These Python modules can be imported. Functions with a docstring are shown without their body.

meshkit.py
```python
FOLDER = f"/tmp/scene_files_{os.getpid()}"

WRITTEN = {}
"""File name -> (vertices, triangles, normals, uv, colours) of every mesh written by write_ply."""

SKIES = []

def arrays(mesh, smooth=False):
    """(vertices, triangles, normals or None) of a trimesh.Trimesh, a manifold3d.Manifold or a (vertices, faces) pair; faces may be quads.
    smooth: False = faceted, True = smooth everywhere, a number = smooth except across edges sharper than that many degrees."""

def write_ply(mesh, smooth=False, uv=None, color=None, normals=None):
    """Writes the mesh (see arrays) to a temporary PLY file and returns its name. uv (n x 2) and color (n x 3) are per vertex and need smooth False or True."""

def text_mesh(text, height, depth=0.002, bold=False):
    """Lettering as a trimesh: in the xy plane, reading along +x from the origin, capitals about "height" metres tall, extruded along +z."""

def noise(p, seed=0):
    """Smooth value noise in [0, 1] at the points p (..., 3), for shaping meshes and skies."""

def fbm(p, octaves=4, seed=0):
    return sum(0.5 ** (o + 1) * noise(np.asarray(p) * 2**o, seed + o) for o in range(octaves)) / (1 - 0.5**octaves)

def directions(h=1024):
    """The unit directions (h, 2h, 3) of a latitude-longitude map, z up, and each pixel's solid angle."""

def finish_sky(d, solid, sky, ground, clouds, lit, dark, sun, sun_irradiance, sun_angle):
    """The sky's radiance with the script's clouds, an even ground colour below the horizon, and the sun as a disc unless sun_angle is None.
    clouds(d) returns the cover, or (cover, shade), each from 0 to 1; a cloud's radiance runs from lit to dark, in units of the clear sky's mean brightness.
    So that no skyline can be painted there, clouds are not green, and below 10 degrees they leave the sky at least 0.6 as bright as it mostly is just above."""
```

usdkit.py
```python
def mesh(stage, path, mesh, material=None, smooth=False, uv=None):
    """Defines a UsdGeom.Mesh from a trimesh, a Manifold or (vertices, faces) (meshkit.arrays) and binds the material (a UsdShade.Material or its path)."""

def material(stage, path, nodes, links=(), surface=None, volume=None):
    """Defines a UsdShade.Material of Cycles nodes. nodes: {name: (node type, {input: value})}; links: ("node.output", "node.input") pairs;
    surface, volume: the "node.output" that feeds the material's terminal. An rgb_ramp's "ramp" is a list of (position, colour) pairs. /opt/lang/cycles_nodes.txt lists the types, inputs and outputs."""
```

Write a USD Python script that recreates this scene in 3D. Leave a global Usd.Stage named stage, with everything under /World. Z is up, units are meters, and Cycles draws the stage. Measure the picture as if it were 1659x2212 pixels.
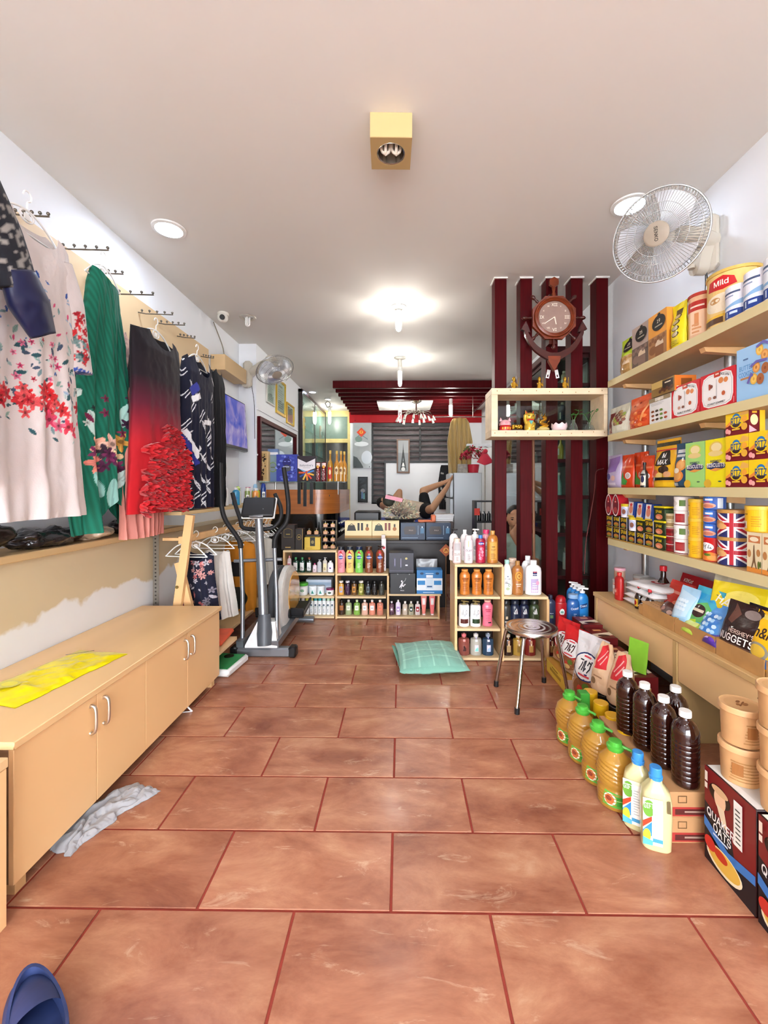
import math, random, numpy as np, trimesh, usdkit, meshkit
from pxr import Usd, UsdGeom, UsdLux, UsdShade, Gf, Sdf, Vt
from shapely.geometry import Polygon, LineString
from scipy.spatial import ConvexHull

stage = Usd.Stage.CreateInMemory()
UsdGeom.SetStageUpAxis(stage, UsdGeom.Tokens.z); UsdGeom.SetStageMetersPerUnit(stage, 1.0)
UsdGeom.Xform.Define(stage, '/World'); UsdGeom.Scope.Define(stage, '/World/Looks')
RNG = np.random.default_rng(7); random.seed(7)
PI = math.pi

# ---------------------------------------------------------------- camera, sky, exposure
F, CX, CY, YAW, EYE = 909.0, 854.0, 1055.0, math.radians(0.75), 1.3
cam = UsdGeom.Camera.Define(stage, '/World/Camera')
cam.AddTranslateOp().Set((0, 0, EYE)); cam.AddRotateXYZOp().Set((90, 0, math.degrees(YAW)))
AP = 36.0
cam.CreateHorizontalApertureAttr(AP); cam.CreateVerticalApertureAttr(AP * 2212 / 1659)
cam.CreateFocalLengthAttr(F * AP / 1659)
cam.CreateHorizontalApertureOffsetAttr(-(CX - 829.5) * AP / 1659)
cam.CreateVerticalApertureOffsetAttr(-(1106 - CY) * AP / 1659)
cam.CreateClippingRangeAttr((0.05, 200))
cam.CreateExposureAttr(1.7)
sky = UsdLux.DomeLight.Define(stage, '/World/Sky')          # overcast daylight through the open shop front
sky.CreateIntensityAttr(1.7); sky.CreateColorAttr((0.92, 0.98, 1.06))
FRONT = 40.0                                               # radiance of the lamps over the shop front
LAMP = 15.0                                                # radiance of the round downlights
BULB = 68.0                                                # radiance of the bare fluorescent bulbs

FW = np.array([-math.sin(YAW), math.cos(YAW), 0]); RT = np.array([math.cos(YAW), math.sin(YAW), 0])
def at(px, py, x=None, y=None, z=None):
    "the place in the room seen at a point of the photograph, on a given plane"
    r = FW + RT * (px - CX) / F + np.array([0, 0, 1.0]) * (CY - py) / F
    t = x / r[0] if x is not None else y / r[1] if y is not None else (z - EYE) / r[2]
    return np.array([0, 0, EYE]) + r * t

# ---------------------------------------------------------------- materials
def lin(c):
    if isinstance(c, str):
        c = [int(c[i:i + 2], 16) / 255 for i in (0, 2, 4)]
        return tuple(x / 12.92 if x <= .04045 else ((x + .055) / 1.055) ** 2.4 for x in c)
    return tuple(c)
_mats = {}
def M(c, rough=.5, metal=0, var=.06, scale=14, bump=0, coat=0, name=None, sheen=0, spec=.5, stretch=None, trans=0, ior=1.45, bscale=None):
    key = (c, rough, metal, var, scale, bump, coat, sheen, spec, stretch, trans)
    if key in _mats: return _mats[key]
    path = '/World/Looks/' + (name or 'paint') + '_%03d' % len(_mats)
    if var <= .05 and not bump:   # even plastics and paint: one colour
        n = {'p': ('principled_bsdf', {'base_color': lin(c), 'roughness': float(rough), 'metallic': float(metal), 'coat_weight': float(coat), 'specular_ior_level': float(spec), 'transmission_weight': float(trans), 'ior': float(ior)})}
        _mats[key] = usdkit.material(stage, path, n, [], surface='p.BSDF'); return _mats[key]
    c0 = np.array(lin(c)); lo, hi = c0 * (1 - var), np.minimum(c0 * (1 + var), 1)
    n = {'tc': ('texture_coordinate', {}), 'mp': ('mapping', {'scale': stretch or (1, 1, 1)}),
         'nz': ('noise_texture', {'scale': float(scale), 'detail': 3.0}),
         'rp': ('rgb_ramp', {'ramp': [(.3, tuple(lo)), (.7, tuple(hi))]}),
         'p': ('principled_bsdf', {'roughness': float(rough), 'metallic': float(metal), 'coat_weight': float(coat), 'sheen_weight': float(sheen), 'specular_ior_level': float(spec), 'transmission_weight': float(trans), 'ior': float(ior)})}
    l = [('tc.object', 'mp.vector'), ('mp.vector', 'nz.vector'), ('nz.fac', 'rp.fac'), ('rp.color', 'p.base_color')]
    if bump:
        n['b'] = ('bump', {'strength': float(bump), 'distance': .004}); l += [('nz.fac', 'b.height'), ('b.normal', 'p.normal')]
        if bscale:
            n['n2'] = ('noise_texture', {'scale': float(bscale), 'detail': 4.0}); l += [('mp.vector', 'n2.vector')]
            l = [x for x in l if x != ('nz.fac', 'b.height')] + [('n2.fac', 'b.height')]
    _mats[key] = usdkit.material(stage, path, n, l, surface='p.BSDF')
    return _mats[key]
def MP(rough=.4, coat=0, sheen=0, bump=0, bscale=60, name='printed', trans=0):
    "colour read from the mesh: printed card, film, cloth"
    key = ('P', rough, coat, sheen, bump, bscale, trans)
    if key in _mats: return _mats[key]
    n = {'a': ('attribute', {'attribute': 'col'}), 'p': ('principled_bsdf', {'roughness': float(rough), 'coat_weight': float(coat), 'sheen_weight': float(sheen), 'specular_ior_level': .3})}
    l = [('a.color', 'p.base_color')]
    if bump:
        n.update({'tc': ('texture_coordinate', {}), 'nz': ('noise_texture', {'scale': float(bscale), 'detail': 3.0}), 'b': ('bump', {'strength': float(bump), 'distance': .004})})
        l += [('tc.object', 'nz.vector'), ('nz.fac', 'b.height'), ('b.normal', 'p.normal')]
    _mats[key] = usdkit.material(stage, '/World/Looks/%s_%03d' % (name, len(_mats)), n, l, surface='p.BSDF')
    return _mats[key]
def EM(c, s, name='glowing'):
    key = ('E', c, s)
    if key not in _mats:
        _mats[key] = usdkit.material(stage, '/World/Looks/%s_%03d' % (name, len(_mats)), {'e': ('emission', {'color': lin(c), 'strength': float(s)})}, [], surface='e.emission')
    return _mats[key]
def GL(c='f4fbf8', rough=0.02, name='pane'):
    "thin glass: clear with a fresnel reflection"
    key = ('G', c, rough)
    if key not in _mats:
        _mats[key] = usdkit.material(stage, '/World/Looks/%s_%03d' % (name, len(_mats)), {'t': ('transparent_bsdf', {'color': lin(c)}), 'g': ('glossy_bsdf', {'color': (1, 1, 1), 'roughness': rough}), 'lw': ('layer_weight', {'blend': .5}), 'pw': ('math', {'math_type': 'power', 'value2': 4.0}), 'f': ('math', {'math_type': 'multiply_add', 'value2': .8, 'value3': .03}), 'm': ('mix_closure', {})},
            [('lw.facing', 'pw.value1'), ('pw.value', 'f.value1'), ('f.value', 'm.fac'), ('t.BSDF', 'm.closure1'), ('g.BSDF', 'm.closure2')], surface='m.closure')
    return _mats[key]
ORD = ('first', 'second', 'third', 'fourth', 'fifth', 'sixth', 'seventh', 'eighth', 'ninth', 'tenth')
PRINT, FILM = MP(.38, 0, 0, 0), MP(.28, .25, 0, .25, 45, 'film')

# ---------------------------------------------------------------- shapes: every one is (vertices, triangles)
def A(v, f): return np.asarray(v, float).reshape(-1, 3), np.asarray(f, int).reshape(-1, 3)
def join(*ms):
    ms = [m for m in (ms[0] if len(ms) == 1 and isinstance(ms[0], list) else ms)]
    vs, fs, n = [], [], 0
    for v, f in ms: vs.append(v); fs.append(f + n); n += len(v)
    return np.vstack(vs), np.vstack(fs)
def mv(m, d=(0, 0, 0), rz=0, rx=0, ry=0, s=1):
    v = m[0] * s
    for a, i, j in ((rx, 1, 2), (ry, 2, 0), (rz, 0, 1)):
        if a:
            c, q = math.cos(a), math.sin(a); w = v.copy()
            w[:, i], w[:, j] = c * v[:, i] - q * v[:, j], q * v[:, i] + c * v[:, j]; v = w
    return v + np.asarray(d, float), m[1]
def hull(pts):
    pts = np.asarray(pts, float); h = ConvexHull(pts); f = h.simplices.copy(); c = pts.mean(0)
    n = np.cross(pts[f[:, 1]] - pts[f[:, 0]], pts[f[:, 2]] - pts[f[:, 0]])
    bad = ((pts[f[:, 0]] - c) * n).sum(1) < 0; f[bad] = f[bad][:, ::-1]
    return pts, f
_BF = np.array([[0,2,3],[0,3,1],[4,5,7],[4,7,6],[0,1,5],[0,5,4],[2,6,7],[2,7,3],[0,4,6],[0,6,2],[1,3,7],[1,7,5]])
def bx(x0, y0, z0, x1, y1, z1, b=0):
    if b:
        P = []
        for x, sx in ((x0, 1), (x1, -1)):
            for y, sy in ((y0, 1), (y1, -1)):
                for z, sz in ((z0, 1), (z1, -1)):
                    P += [(x + sx * b, y + sy * b, z), (x + sx * b, y, z + sz * b), (x, y + sy * b, z + sz * b)]
        return hull(P)
    v = np.array([(x, y, z) for z in (z0, z1) for y in (y0, y1) for x in (x0, x1)], float)
    return v, _BF.copy()
def cb(w, d, h, b=.002, z=0): return bx(-w / 2, -d / 2, z, w / 2, d / 2, z + h, b)
def lathe(prof, n=24, sx=1, sy=1, cap=True):
    prof = np.array(prof, float); a = np.linspace(0, 2 * PI, n, endpoint=False)
    v = np.concatenate([np.stack([r * np.cos(a) * sx, r * np.sin(a) * sy, np.full(n, z)], 1) for r, z in prof])
    f = []
    for k in range(len(prof) - 1):
        i = np.arange(n); j = (i + 1) % n; p, q = k * n, (k + 1) * n
        f += [np.stack([p + i, p + j, q + j], 1), np.stack([p + i, q + j, q + i], 1)]
    if not cap: return v, np.vstack(f)
    v = np.vstack([v, [[0, 0, prof[0, 1]], [0, 0, prof[-1, 1]]]]); i = np.arange(n); j = (i + 1) % n
    f += [np.stack([np.full(n, len(v) - 2), j, i], 1), np.stack([np.full(n, len(v) - 1), (len(prof) - 1) * n + i, (len(prof) - 1) * n + j], 1)]
    return v, np.vstack(f)
def cyl(r, z0, z1, n=20, b=0):
    return lathe([(r - b, z0), (r, z0 + b), (r, z1 - b), (r - b, z1)] if b else [(r, z0), (r, z1)], n)
def tube(P, r, n=10, closed=False):
    P = np.asarray(P, float); k = len(P); rr = np.broadcast_to(np.asarray(r, float), (k,))
    T = np.roll(P, -1, 0) - np.roll(P, 1, 0) if closed else np.gradient(P, axis=0)
    T /= np.linalg.norm(T, axis=1, keepdims=True) + 1e-12
    u = np.cross(T[0], [0, 0, 1.0]); u = np.cross(T[0], [1.0, 0, 0]) if np.linalg.norm(u) < .1 else u
    v = []; a = np.linspace(0, 2 * PI, n, endpoint=False)
    for p, t, q in zip(P, T, rr):
        u = u - t * (u @ t); u /= np.linalg.norm(u) + 1e-12; w = np.cross(t, u)
        v.append(p + q * (np.cos(a)[:, None] * u + np.sin(a)[:, None] * w))
    v = np.concatenate(v); f = []; i = np.arange(n); j = (i + 1) % n
    for s in range(k if closed else k - 1):
        p, q = s * n, ((s + 1) % k) * n
        f += [np.stack([p + i, p + j, q + j], 1), np.stack([p + i, q + j, q + i], 1)]
    if not closed:
        v = np.vstack([v, P[:1], P[-1:]]); e = (k - 1) * n
        f += [np.stack([np.full(n, len(v) - 2), j, i], 1), np.stack([np.full(n, len(v) - 1), e + i, e + j], 1)]
    return v, np.vstack(f)
def smooth_path(P, n=8):
    P = np.asarray(P, float); Q = np.vstack([2 * P[0] - P[1], P, 2 * P[-1] - P[-2]]); out = []
    for k in range(1, len(Q) - 2):
        for t in np.linspace(0, 1, n, endpoint=False):
            a, b, c, d = Q[k - 1:k + 3]
            out.append(.5 * (2 * b + (c - a) * t + (2 * a - 5 * b + 4 * c - d) * t * t + (3 * b - a - 3 * c + d) * t ** 3))
    return np.array(out + [P[-1]])
def bar(p, q, w, h, up=(0, 0, 1)):
    "a squared bar from p to q"
    p, q = np.asarray(p, float), np.asarray(q, float); t = q - p; t /= np.linalg.norm(t)
    s = np.cross(t, up); s /= np.linalg.norm(s); u = np.cross(s, t)
    return hull([e + a * s * w / 2 + b * u * h / 2 for e in (p, q) for a in (-1, 1) for b in (-1, 1)])
def ball(c, r, n=2):
    m = trimesh.creation.icosphere(n, 1.0); return np.array(m.vertices) * r + np.asarray(c, float), np.array(m.faces)
def ext(pts, t, holes=()):
    "a polygon in x,z with thickness t along y, centred"
    p = pts if isinstance(pts, Polygon) else Polygon(pts, holes)
    m = trimesh.creation.extrude_polygon(p, t, engine='earcut'); v = np.array(m.vertices)
    return np.stack([v[:, 0], t / 2 - v[:, 2], v[:, 1]], 1), np.array(m.faces)
def sheet(fn, nu, nv):
    u, v = np.meshgrid(np.linspace(0, 1, nu), np.linspace(0, 1, nv)); P = fn(u.ravel(), v.ravel())
    i = np.arange(nu * nv).reshape(nv, nu); a, b, c, d = i[:-1, :-1].ravel(), i[:-1, 1:].ravel(), i[1:, 1:].ravel(), i[1:, :-1].ravel()
    return P, np.vstack([np.stack([a, b, c], 1), np.stack([a, c, d], 1)])
def lump(m, amp, sc, seed=0):
    v, f = m; n = meshkit.fbm(v * sc + 31.7, 3, seed)[:, None] - .5
    c = v.mean(0); d = v - c; d /= np.linalg.norm(d, axis=1, keepdims=True) + 1e-9
    return v + d * n * 2 * amp, f

# ---------------------------------------------------------------- scene prims
_names = {}
def uniq(parent, name):
    k = _names[(parent, name)] = _names.get((parent, name), -1) + 1
    return parent + '/' + (name if k == 0 else '%s_%03d' % (name, k))
def tag(p, label=None, cat=None, group=None, kind=None):
    p = p.GetPrim() if hasattr(p, 'GetPrim') else p
    for k, v in (('label', label), ('category', cat), ('group', group), ('kind', kind)):
        if v: p.SetCustomDataByKey(k, v)
    return p
def obj(name, m, mat, parent=None, smooth=40, col=None, label=None):
    path = uniq(str(parent.GetPath()) if parent else '/World', name)
    v, f = m
    if col is not None: smooth = True if col.ndim == 2 and len(col) == len(v) and smooth else False
    g = usdkit.mesh(stage, path, (v, f), mat, smooth=smooth)
    if col is not None:
        UsdGeom.PrimvarsAPI(g).CreatePrimvar('col', Sdf.ValueTypeNames.Color3fArray, 'vertex').Set(Vt.Vec3fArray.FromNumpy(np.asarray(col, np.float32)))
    p = g.GetPrim()
    if label: p.SetCustomDataByKey('label', label)
    return p
def thing(name, label, cat, loc=(0, 0, 0), rz=0, group=None, kind=None, rx=0, ry=0):
    x = UsdGeom.Xform.Define(stage, uniq('/World', name))
    x.AddTranslateOp().Set(tuple(map(float, loc)))
    x.AddRotateXYZOp().Set((math.degrees(rx), math.degrees(ry), math.degrees(rz)))
    return tag(x, label, cat, group, kind)
def dup(src, loc, rz=0, label=None, group=None, rx=0, ry=0):
    d = src.GetCustomData(); base = src.GetName().rstrip('0123456789').rstrip('_')
    r = thing(base, label or d['label'], d['category'], loc, rz, group or d.get('group'), None, rx, ry)
    r.GetReferences().AddInternalReference(src.GetPath()); r.SetInstanceable(True)
    return r
def struct(name, m, mat, smooth=False, **k):
    return tag(obj(name, m, mat, None, smooth, **k), kind='structure')

# ---------------------------------------------------------------- print: flat shapes laid on a surface, one mesh coloured by face
_tc = {}
def text2d(s, bold):
    if (s, bold) not in _tc:
        m = meshkit.text_mesh(s, 1.0, .01, bold); f = m.faces[m.face_normals[:, 2] > .5]
        v = np.array(m.vertices)[:, :2]; u, i = np.unique(f, return_inverse=True); v = v[u]
        lo, hi = v.min(0), v.max(0)
        _tc[(s, bold)] = (v - (lo + hi) / 2, i.reshape(-1, 3), hi - lo)
    return _tc[(s, bold)]
def tri(poly):
    v, f = trimesh.creation.triangulate_polygon(poly, engine='earcut'); return np.array(v), np.array(f)
def layer(L, W, H):
    k, c = L[0], L[-1]
    S = np.array([W, H])
    if k == 'R':
        x0, y0, x1, y1 = L[1:5]; return np.array([(x0, y0), (x1, y0), (x1, y1), (x0, y1)]) * S, np.array([[0, 1, 2], [0, 2, 3]]), c
    if k == 'E':
        a = np.linspace(0, 2 * PI, 22, endpoint=False); cx, cy, rx, ry = L[1:5]
        v = np.vstack([[(cx, cy)], np.stack([cx + rx * np.cos(a), cy + ry * np.sin(a)], 1)]); i = np.arange(22)
        return v * S, np.stack([0 * i, 1 + i, 1 + (i + 1) % 22], 1), c
    if k == 'P':
        v, f = tri(Polygon(np.array(L[1]) * S)); return v, f, c
    if k == 'L':
        g = LineString(np.array(L[1]) * S).buffer(L[2] * W / 2, cap_style=2)
        if g.geom_type != 'Polygon': g = max(g.geoms, key=lambda q: q.area)
        v, f = tri(g); return v, f, c
    s, cx, cy, h = L[1:5]; o = L[5] if isinstance(L[5], dict) else {}
    v, f, wh = text2d(s, o.get('b', True)); sc = h * H; kx = min(1, o.get('w', .95) * (H if abs(o.get('r', 0)) == 90 else W) / (wh[0] * sc))
    v = v * [sc * kx, sc]; r = math.radians(o.get('r', 0))
    if o.get('arc'): a = v[:, 0] / (o['arc'] * W); R = o['arc'] * W + v[:, 1]; v = np.stack([R * np.sin(a), R * np.cos(a) - o['arc'] * W], 1)
    v = np.stack([v[:, 0] * math.cos(r) - v[:, 1] * math.sin(r), v[:, 0] * math.sin(r) + v[:, 1] * math.cos(r)], 1)
    return v + np.array([cx, cy]) * S, f, c
def put_print(parent, layers, W, H, fn, name='printed_label', mat=None, size=None, eps=.00025):
    "fn(x, z, off) -> points; x runs over [-W/2, W/2], z over [0, H]"
    V, Fc, C, n = [], [], [], 0
    for k, L in enumerate(layers):
        v, f, c = layer(L, W, H)
        v = np.column_stack([v[:, 0] - W / 2, v[:, 1], np.zeros(len(v))])
        if size and L[0] != 'T': v, f = trimesh.remesh.subdivide_to_size(v, f, size)
        q = v[f].reshape(-1, 3)
        V.append(fn(q[:, 0], q[:, 1], eps * (k + 1))); C.append(np.tile(lin(c), (len(q), 1))); Fc.append(np.arange(len(q)).reshape(-1, 3) + n); n += len(q)
    return obj(name, (np.vstack(V), np.vstack(Fc)), mat or PRINT, parent, False, np.vstack(C))
def flat(y0=0, z0=0, x0=0): return lambda x, z, o: np.stack([x + x0, np.full_like(x, y0) - o, z + z0], 1)
def sideR(x0, z0=0, y0=0): return lambda x, z, o: np.stack([np.full_like(x, x0) + o, x + y0, z + z0], 1)
def sideL(x0, z0=0, y0=0): return lambda x, z, o: np.stack([np.full_like(x, x0) - o, -x + y0, z + z0], 1)
def topF(z0, y0=0, x0=0): return lambda x, z, o: np.stack([x + x0, z + y0, np.full_like(x, z0) + o], 1)
def around(prof, z0, sx=1, sy=1):
    P = np.array(prof, float)
    def fn(x, z, o):
        R = np.interp(z + z0, P[:, 1], P[:, 0]); r0 = R.max() if len(R) else 1; a = x / r0
        return np.stack([(R + o + .0002) * np.sin(a) * sx, -(R + o + .0002) * np.cos(a) * sy, z + z0], 1)
    return fn
# ================================================================ the room
CEIL, WL, WLO, WR, WPIL, YB, YF = 3.05, -1.96, -1.75, 1.80, 5.07, 9.45, -3.2
WALLM = M('edf0f5', .75, var=.025, scale=3, name='wall_paint')
CEILM = M('e2dfda', .8, var=.02, scale=2, name='ceiling_paint')
RED = M('48060c', .45, var=.18, spec=.12, scale=6, stretch=(9, 9, .7), name='dark_red_wood')
# floor: grout bed, then every tile on it a piece of its own
fl = struct('floor', bx(-2.4, YF, -.06, 2.4, 10.5, -.004), M('963a2c', .8, var=.1, scale=30, name='grout'))
TILE = usdkit.material(stage, '/World/Looks/floor_tile', {
    'g': ('geometry', {}), 'oi': ('object_info', {}), 'mp': ('mapping', {'scale': (1.0, 2.2, 1), 'rotation': (0, 0, .45)}), 'add': ('mix', {'mix_type': 'add', 'fac': 1.0}), 'sc': ('mix', {'mix_type': 'multiply', 'fac': 1.0, 'color2': (9.0, 9.0, 9.0)}),
    'nz': ('noise_texture', {'scale': 3.0, 'detail': 6.0, 'roughness': .68, 'distortion': .35}),
    'rp': ('rgb_ramp', {'ramp': [(.25, lin('804a38')), (.40, lin('9c6249')), (.52, lin('ae7458')), (.64, lin('be8868')), (.8, lin('d4ac8c'))]}),
    'mp2': ('mapping', {'scale': (1.2, 4.0, 1), 'rotation': (0, 0, .5)}), 'nv': ('noise_texture', {'scale': 4.0, 'detail': 6.0, 'roughness': .7, 'distortion': .8}), 'rv': ('rgb_ramp', {'ramp': [(.60, (0, 0, 0)), (.72, (.75, .75, .75))]}), 'mx': ('mix', {'color2': lin('d4b294')}),
    'n3': ('noise_texture', {'scale': 5.0, 'detail': 2.0}), 'rr': ('map_range', {'from_min': .3, 'from_max': .7, 'to_min': .22, 'to_max': .38}),
    'hv': ('hsv', {'value': 1.0}), 'vr': ('map_range', {'to_min': .92, 'to_max': 1.05}), 'p': ('principled_bsdf', {'specular_ior_level': .5})},
    [('oi.random', 'sc.color1'), ('g.position', 'add.color1'), ('sc.color', 'add.color2'), ('add.color', 'mp.vector'), ('mp.vector', 'nz.vector'), ('nz.fac', 'rp.fac'), ('add.color', 'mp2.vector'), ('mp2.vector', 'nv.vector'), ('nv.fac', 'rv.fac'), ('rp.color', 'mx.color1'), ('rv.color', 'mx.fac'), ('mx.color', 'hv.color'), ('oi.random', 'vr.value'), ('vr.result', 'hv.value'), ('hv.color', 'p.base_color'),
     ('g.position', 'n3.vector'), ('n3.fac', 'rr.value'), ('rr.result', 'p.roughness')], surface='p.BSDF')
GR = .0042
far_tiles = []
for k in range(-14, 28):
    y0 = 1.2915 + .3005 * k; off = -.031 if k % 2 == 0 else -.328
    for i in range(-4, 5):
        x0, x1 = max(off + .6 * i + GR, -2.0), min(off + .6 * (i + 1) - GR, 1.95)
        if x1 - x0 < .04: continue
        m = bx(x0, y0 + GR, -.0045, x1, y0 + .3005 - GR, 0, .0012)
        if -1 <= k <= 15: obj('tile', m, TILE, fl, False)
        else: far_tiles.append(m)
tag(obj('far_tiles', join(far_tiles), TILE, fl, False), kind='stuff')
struct('ceiling', bx(-2.4, YF, CEIL, 2.4, 10.5, CEIL + .12), CEILM)
# left wall: recessed above a ledge up to the pilaster, flush beyond it
lw = join(bx(WL - .2, YF, .97, WL, WPIL, CEIL), bx(WL - .2, WPIL, -.05, WLO, YB + .3, CEIL))
struct('wall_left', lw, WALLM)
PATCH = usdkit.material(stage, '/World/Looks/patched_plaster', {
    'g': ('geometry', {}), 's': ('separate_xyz', {}), 'nz': ('noise_texture', {'scale': 2.6, 'detail': 5.0}), 'ma': ('math', {'math_type': 'multiply_add', 'value2': .55, 'value3': 0.0}), 'rs': ('math', {'math_type': 'multiply', 'value2': .5}),
    'rp': ('rgb_ramp', {'ramp': [(.0, lin('e6e6e8')), (.478, lin('dfddda')), (.49, lin('c9b592')), (1, lin('cdbb9b'))]}),
    'p': ('principled_bsdf', {'roughness': .8}), 'n2': ('noise_texture', {'scale': 25.0, 'detail': 4.0}), 'b': ('bump', {'strength': .25, 'distance': .004})},
    [('g.position', 'nz.vector'), ('g.position', 's.vector'), ('nz.fac', 'ma.value1'), ('s.z', 'ma.value3'), ('ma.value', 'rs.value1'), ('rs.value', 'rp.fac'), ('g.position', 'n2.vector'), ('n2.fac', 'b.height'), ('b.normal', 'p.normal'), ('rp.color', 'p.base_color')], surface='p.BSDF')
struct('wall_left', bx(WL - .2, YF, -.05, WLO, WPIL, .97), PATCH)
struct('wall_right', bx(WR, YF, -.05, WR + .2, YB + .3, CEIL), WALLM)
struct('trim', bx(WL, 1.0, .97, WLO + .035, 3.35, 1.005, .004), M('c9a878', .55, var=.1, scale=4, stretch=(1, .1, 1), name='pale_wood'))
# shop front behind the viewer: a lintel over the opening
struct('wall_front', join(bx(-2.4, YF - .2, 2.55, 2.4, YF, CEIL), bx(-2.4, YF - .2, -.05, -1.75, YF, 2.55), bx(1.6, YF - .2, -.05, 2.4, YF, 2.55)), WALLM)
# back wall pieces: red beam, white pier, panel
struct('wall_back', join(bx(-1.14, YB, -.05, -.66, YB + .2, 2.8), bx(-.66, YB, -.05, -.335, YB + .2, .98), bx(-.335, YB - .03, -.05, 1.3, YB + .2, 1.9), bx(1.25, YB, -.05, WR, YB + .2, 2.8)), WALLM)
struct('trim', bx(-1.15, YB - .05, 2.77, WR, YB + .2, CEIL), M('a30d18', .55, name='red_beam', spec=.3))
struct('wall_back', bx(WLO, 13.0, -.05, WR, 13.1, CEIL), M('9a9d9c', .8, name='rear_room_wall'))
struct('wall_left', bx(WLO - .1, YB + .3, -.05, WLO, 13, CEIL), M('a4a6a4', .8, name='rear_room_wall'))
struct('wall_right', bx(WR, YB + .3, -.05, WR + .1, 13, CEIL), M('a4a6a4', .8, name='rear_room_wall'))
struct('floor', bx(-2.4, 10.5, -.06, 2.4, 13.2, -.004), M('8a6a58', .6)); struct('ceiling', bx(-2.4, 10.5, CEIL, 2.4, 13.2, CEIL + .1), CEILM)
# yellow framed glass opening at the back left
w = thing('window', None, None, kind='structure'); YEL = M('e3d08a', .5, name='yellow_frame')
for a in (bx(WLO, YB + .02, 2.92, -1.14, YB + .1, 3.05), bx(WLO, YB + .02, 2.33, -1.14, YB + .1, 2.42), bx(-1.2, YB + .0, 0, -1.14, YB + .12, 2.92), bx(WLO, YB + .02, 0, -1.70, YB + .1, 2.92)): obj('window_frame', a, YEL, w)
obj('pane', bx(-1.7, YB + .05, 2.42, -1.2, YB + .06, 2.92), M('748a80', .3, name='frosted_glass'), w)
# louvre window with steel bars
w = thing('window', None, None, kind='structure'); BLK = M('17181a', .4, name='black_steel'); DGL = M('8c8284', .15, var=.3, scale=3, name='dark_louvre_glass')
for a in (bx(-.66, YB + .02, 2.70, 1.25, YB + .07, 2.77), bx(-.66, YB + .02, .98, -.62, YB + .07, 2.72), bx(-.37, YB - .04, .98, -.335, YB + .05, 1.93), bx(-.37, YB - .05, 1.87, 1.25, YB + .05, 1.92), bx(-.66, YB + .0, .95, -.335, YB + .07, 1.0), bx(1.2, YB, 1.9, 1.25, YB + .07, 2.7), bx(.41, YB, 1.9, .45, YB + .07, 2.7)): obj('window_frame', a, BLK, w)
for k in range(14):
    z = 1.02 + .124 * k; x1 = 1.22 if z > 1.85 else -.35
    obj('slat', mv(bx(-.64, -.07, -.004, x1, .07, .004), (0, YB + .1, z + .07), rx=.7), DGL, w)
    obj('bar', bx(-.66, YB + .0, z - .012, x1, YB + .025, z + .012), BLK, w)
# slatted red canopy on the ceiling at the back
t = thing('ceiling_canopy', 'dark red slatted timber canopy fixed below the ceiling at the rear', 'canopy')
for k in range(9):
    y = 6.78 + .3 * k
    obj('slat', bx(-1.1, y, CEIL - .13, 1.53, y + .07, CEIL - .012, .004), RED, t)
obj('edge_board', bx(1.53, 6.78, CEIL - .13, 1.57, 9.3, CEIL - .001, .003), RED, t)
obj('white_panel', bx(-.45, 7.86, CEIL - .135, .60, 8.72, CEIL - .001, .003), M('eeeeea', .6, name='white_panel'), t)
# pilaster trims on left wall
struct('trim', join(bx(WLO - .001, WPIL + .02, 2.26, WLO + .012, 7.1, 2.285), bx(WLO - .001, WPIL + .02, 1.70, WLO + .012, 7.1, 1.72)), WALLM)
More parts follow.
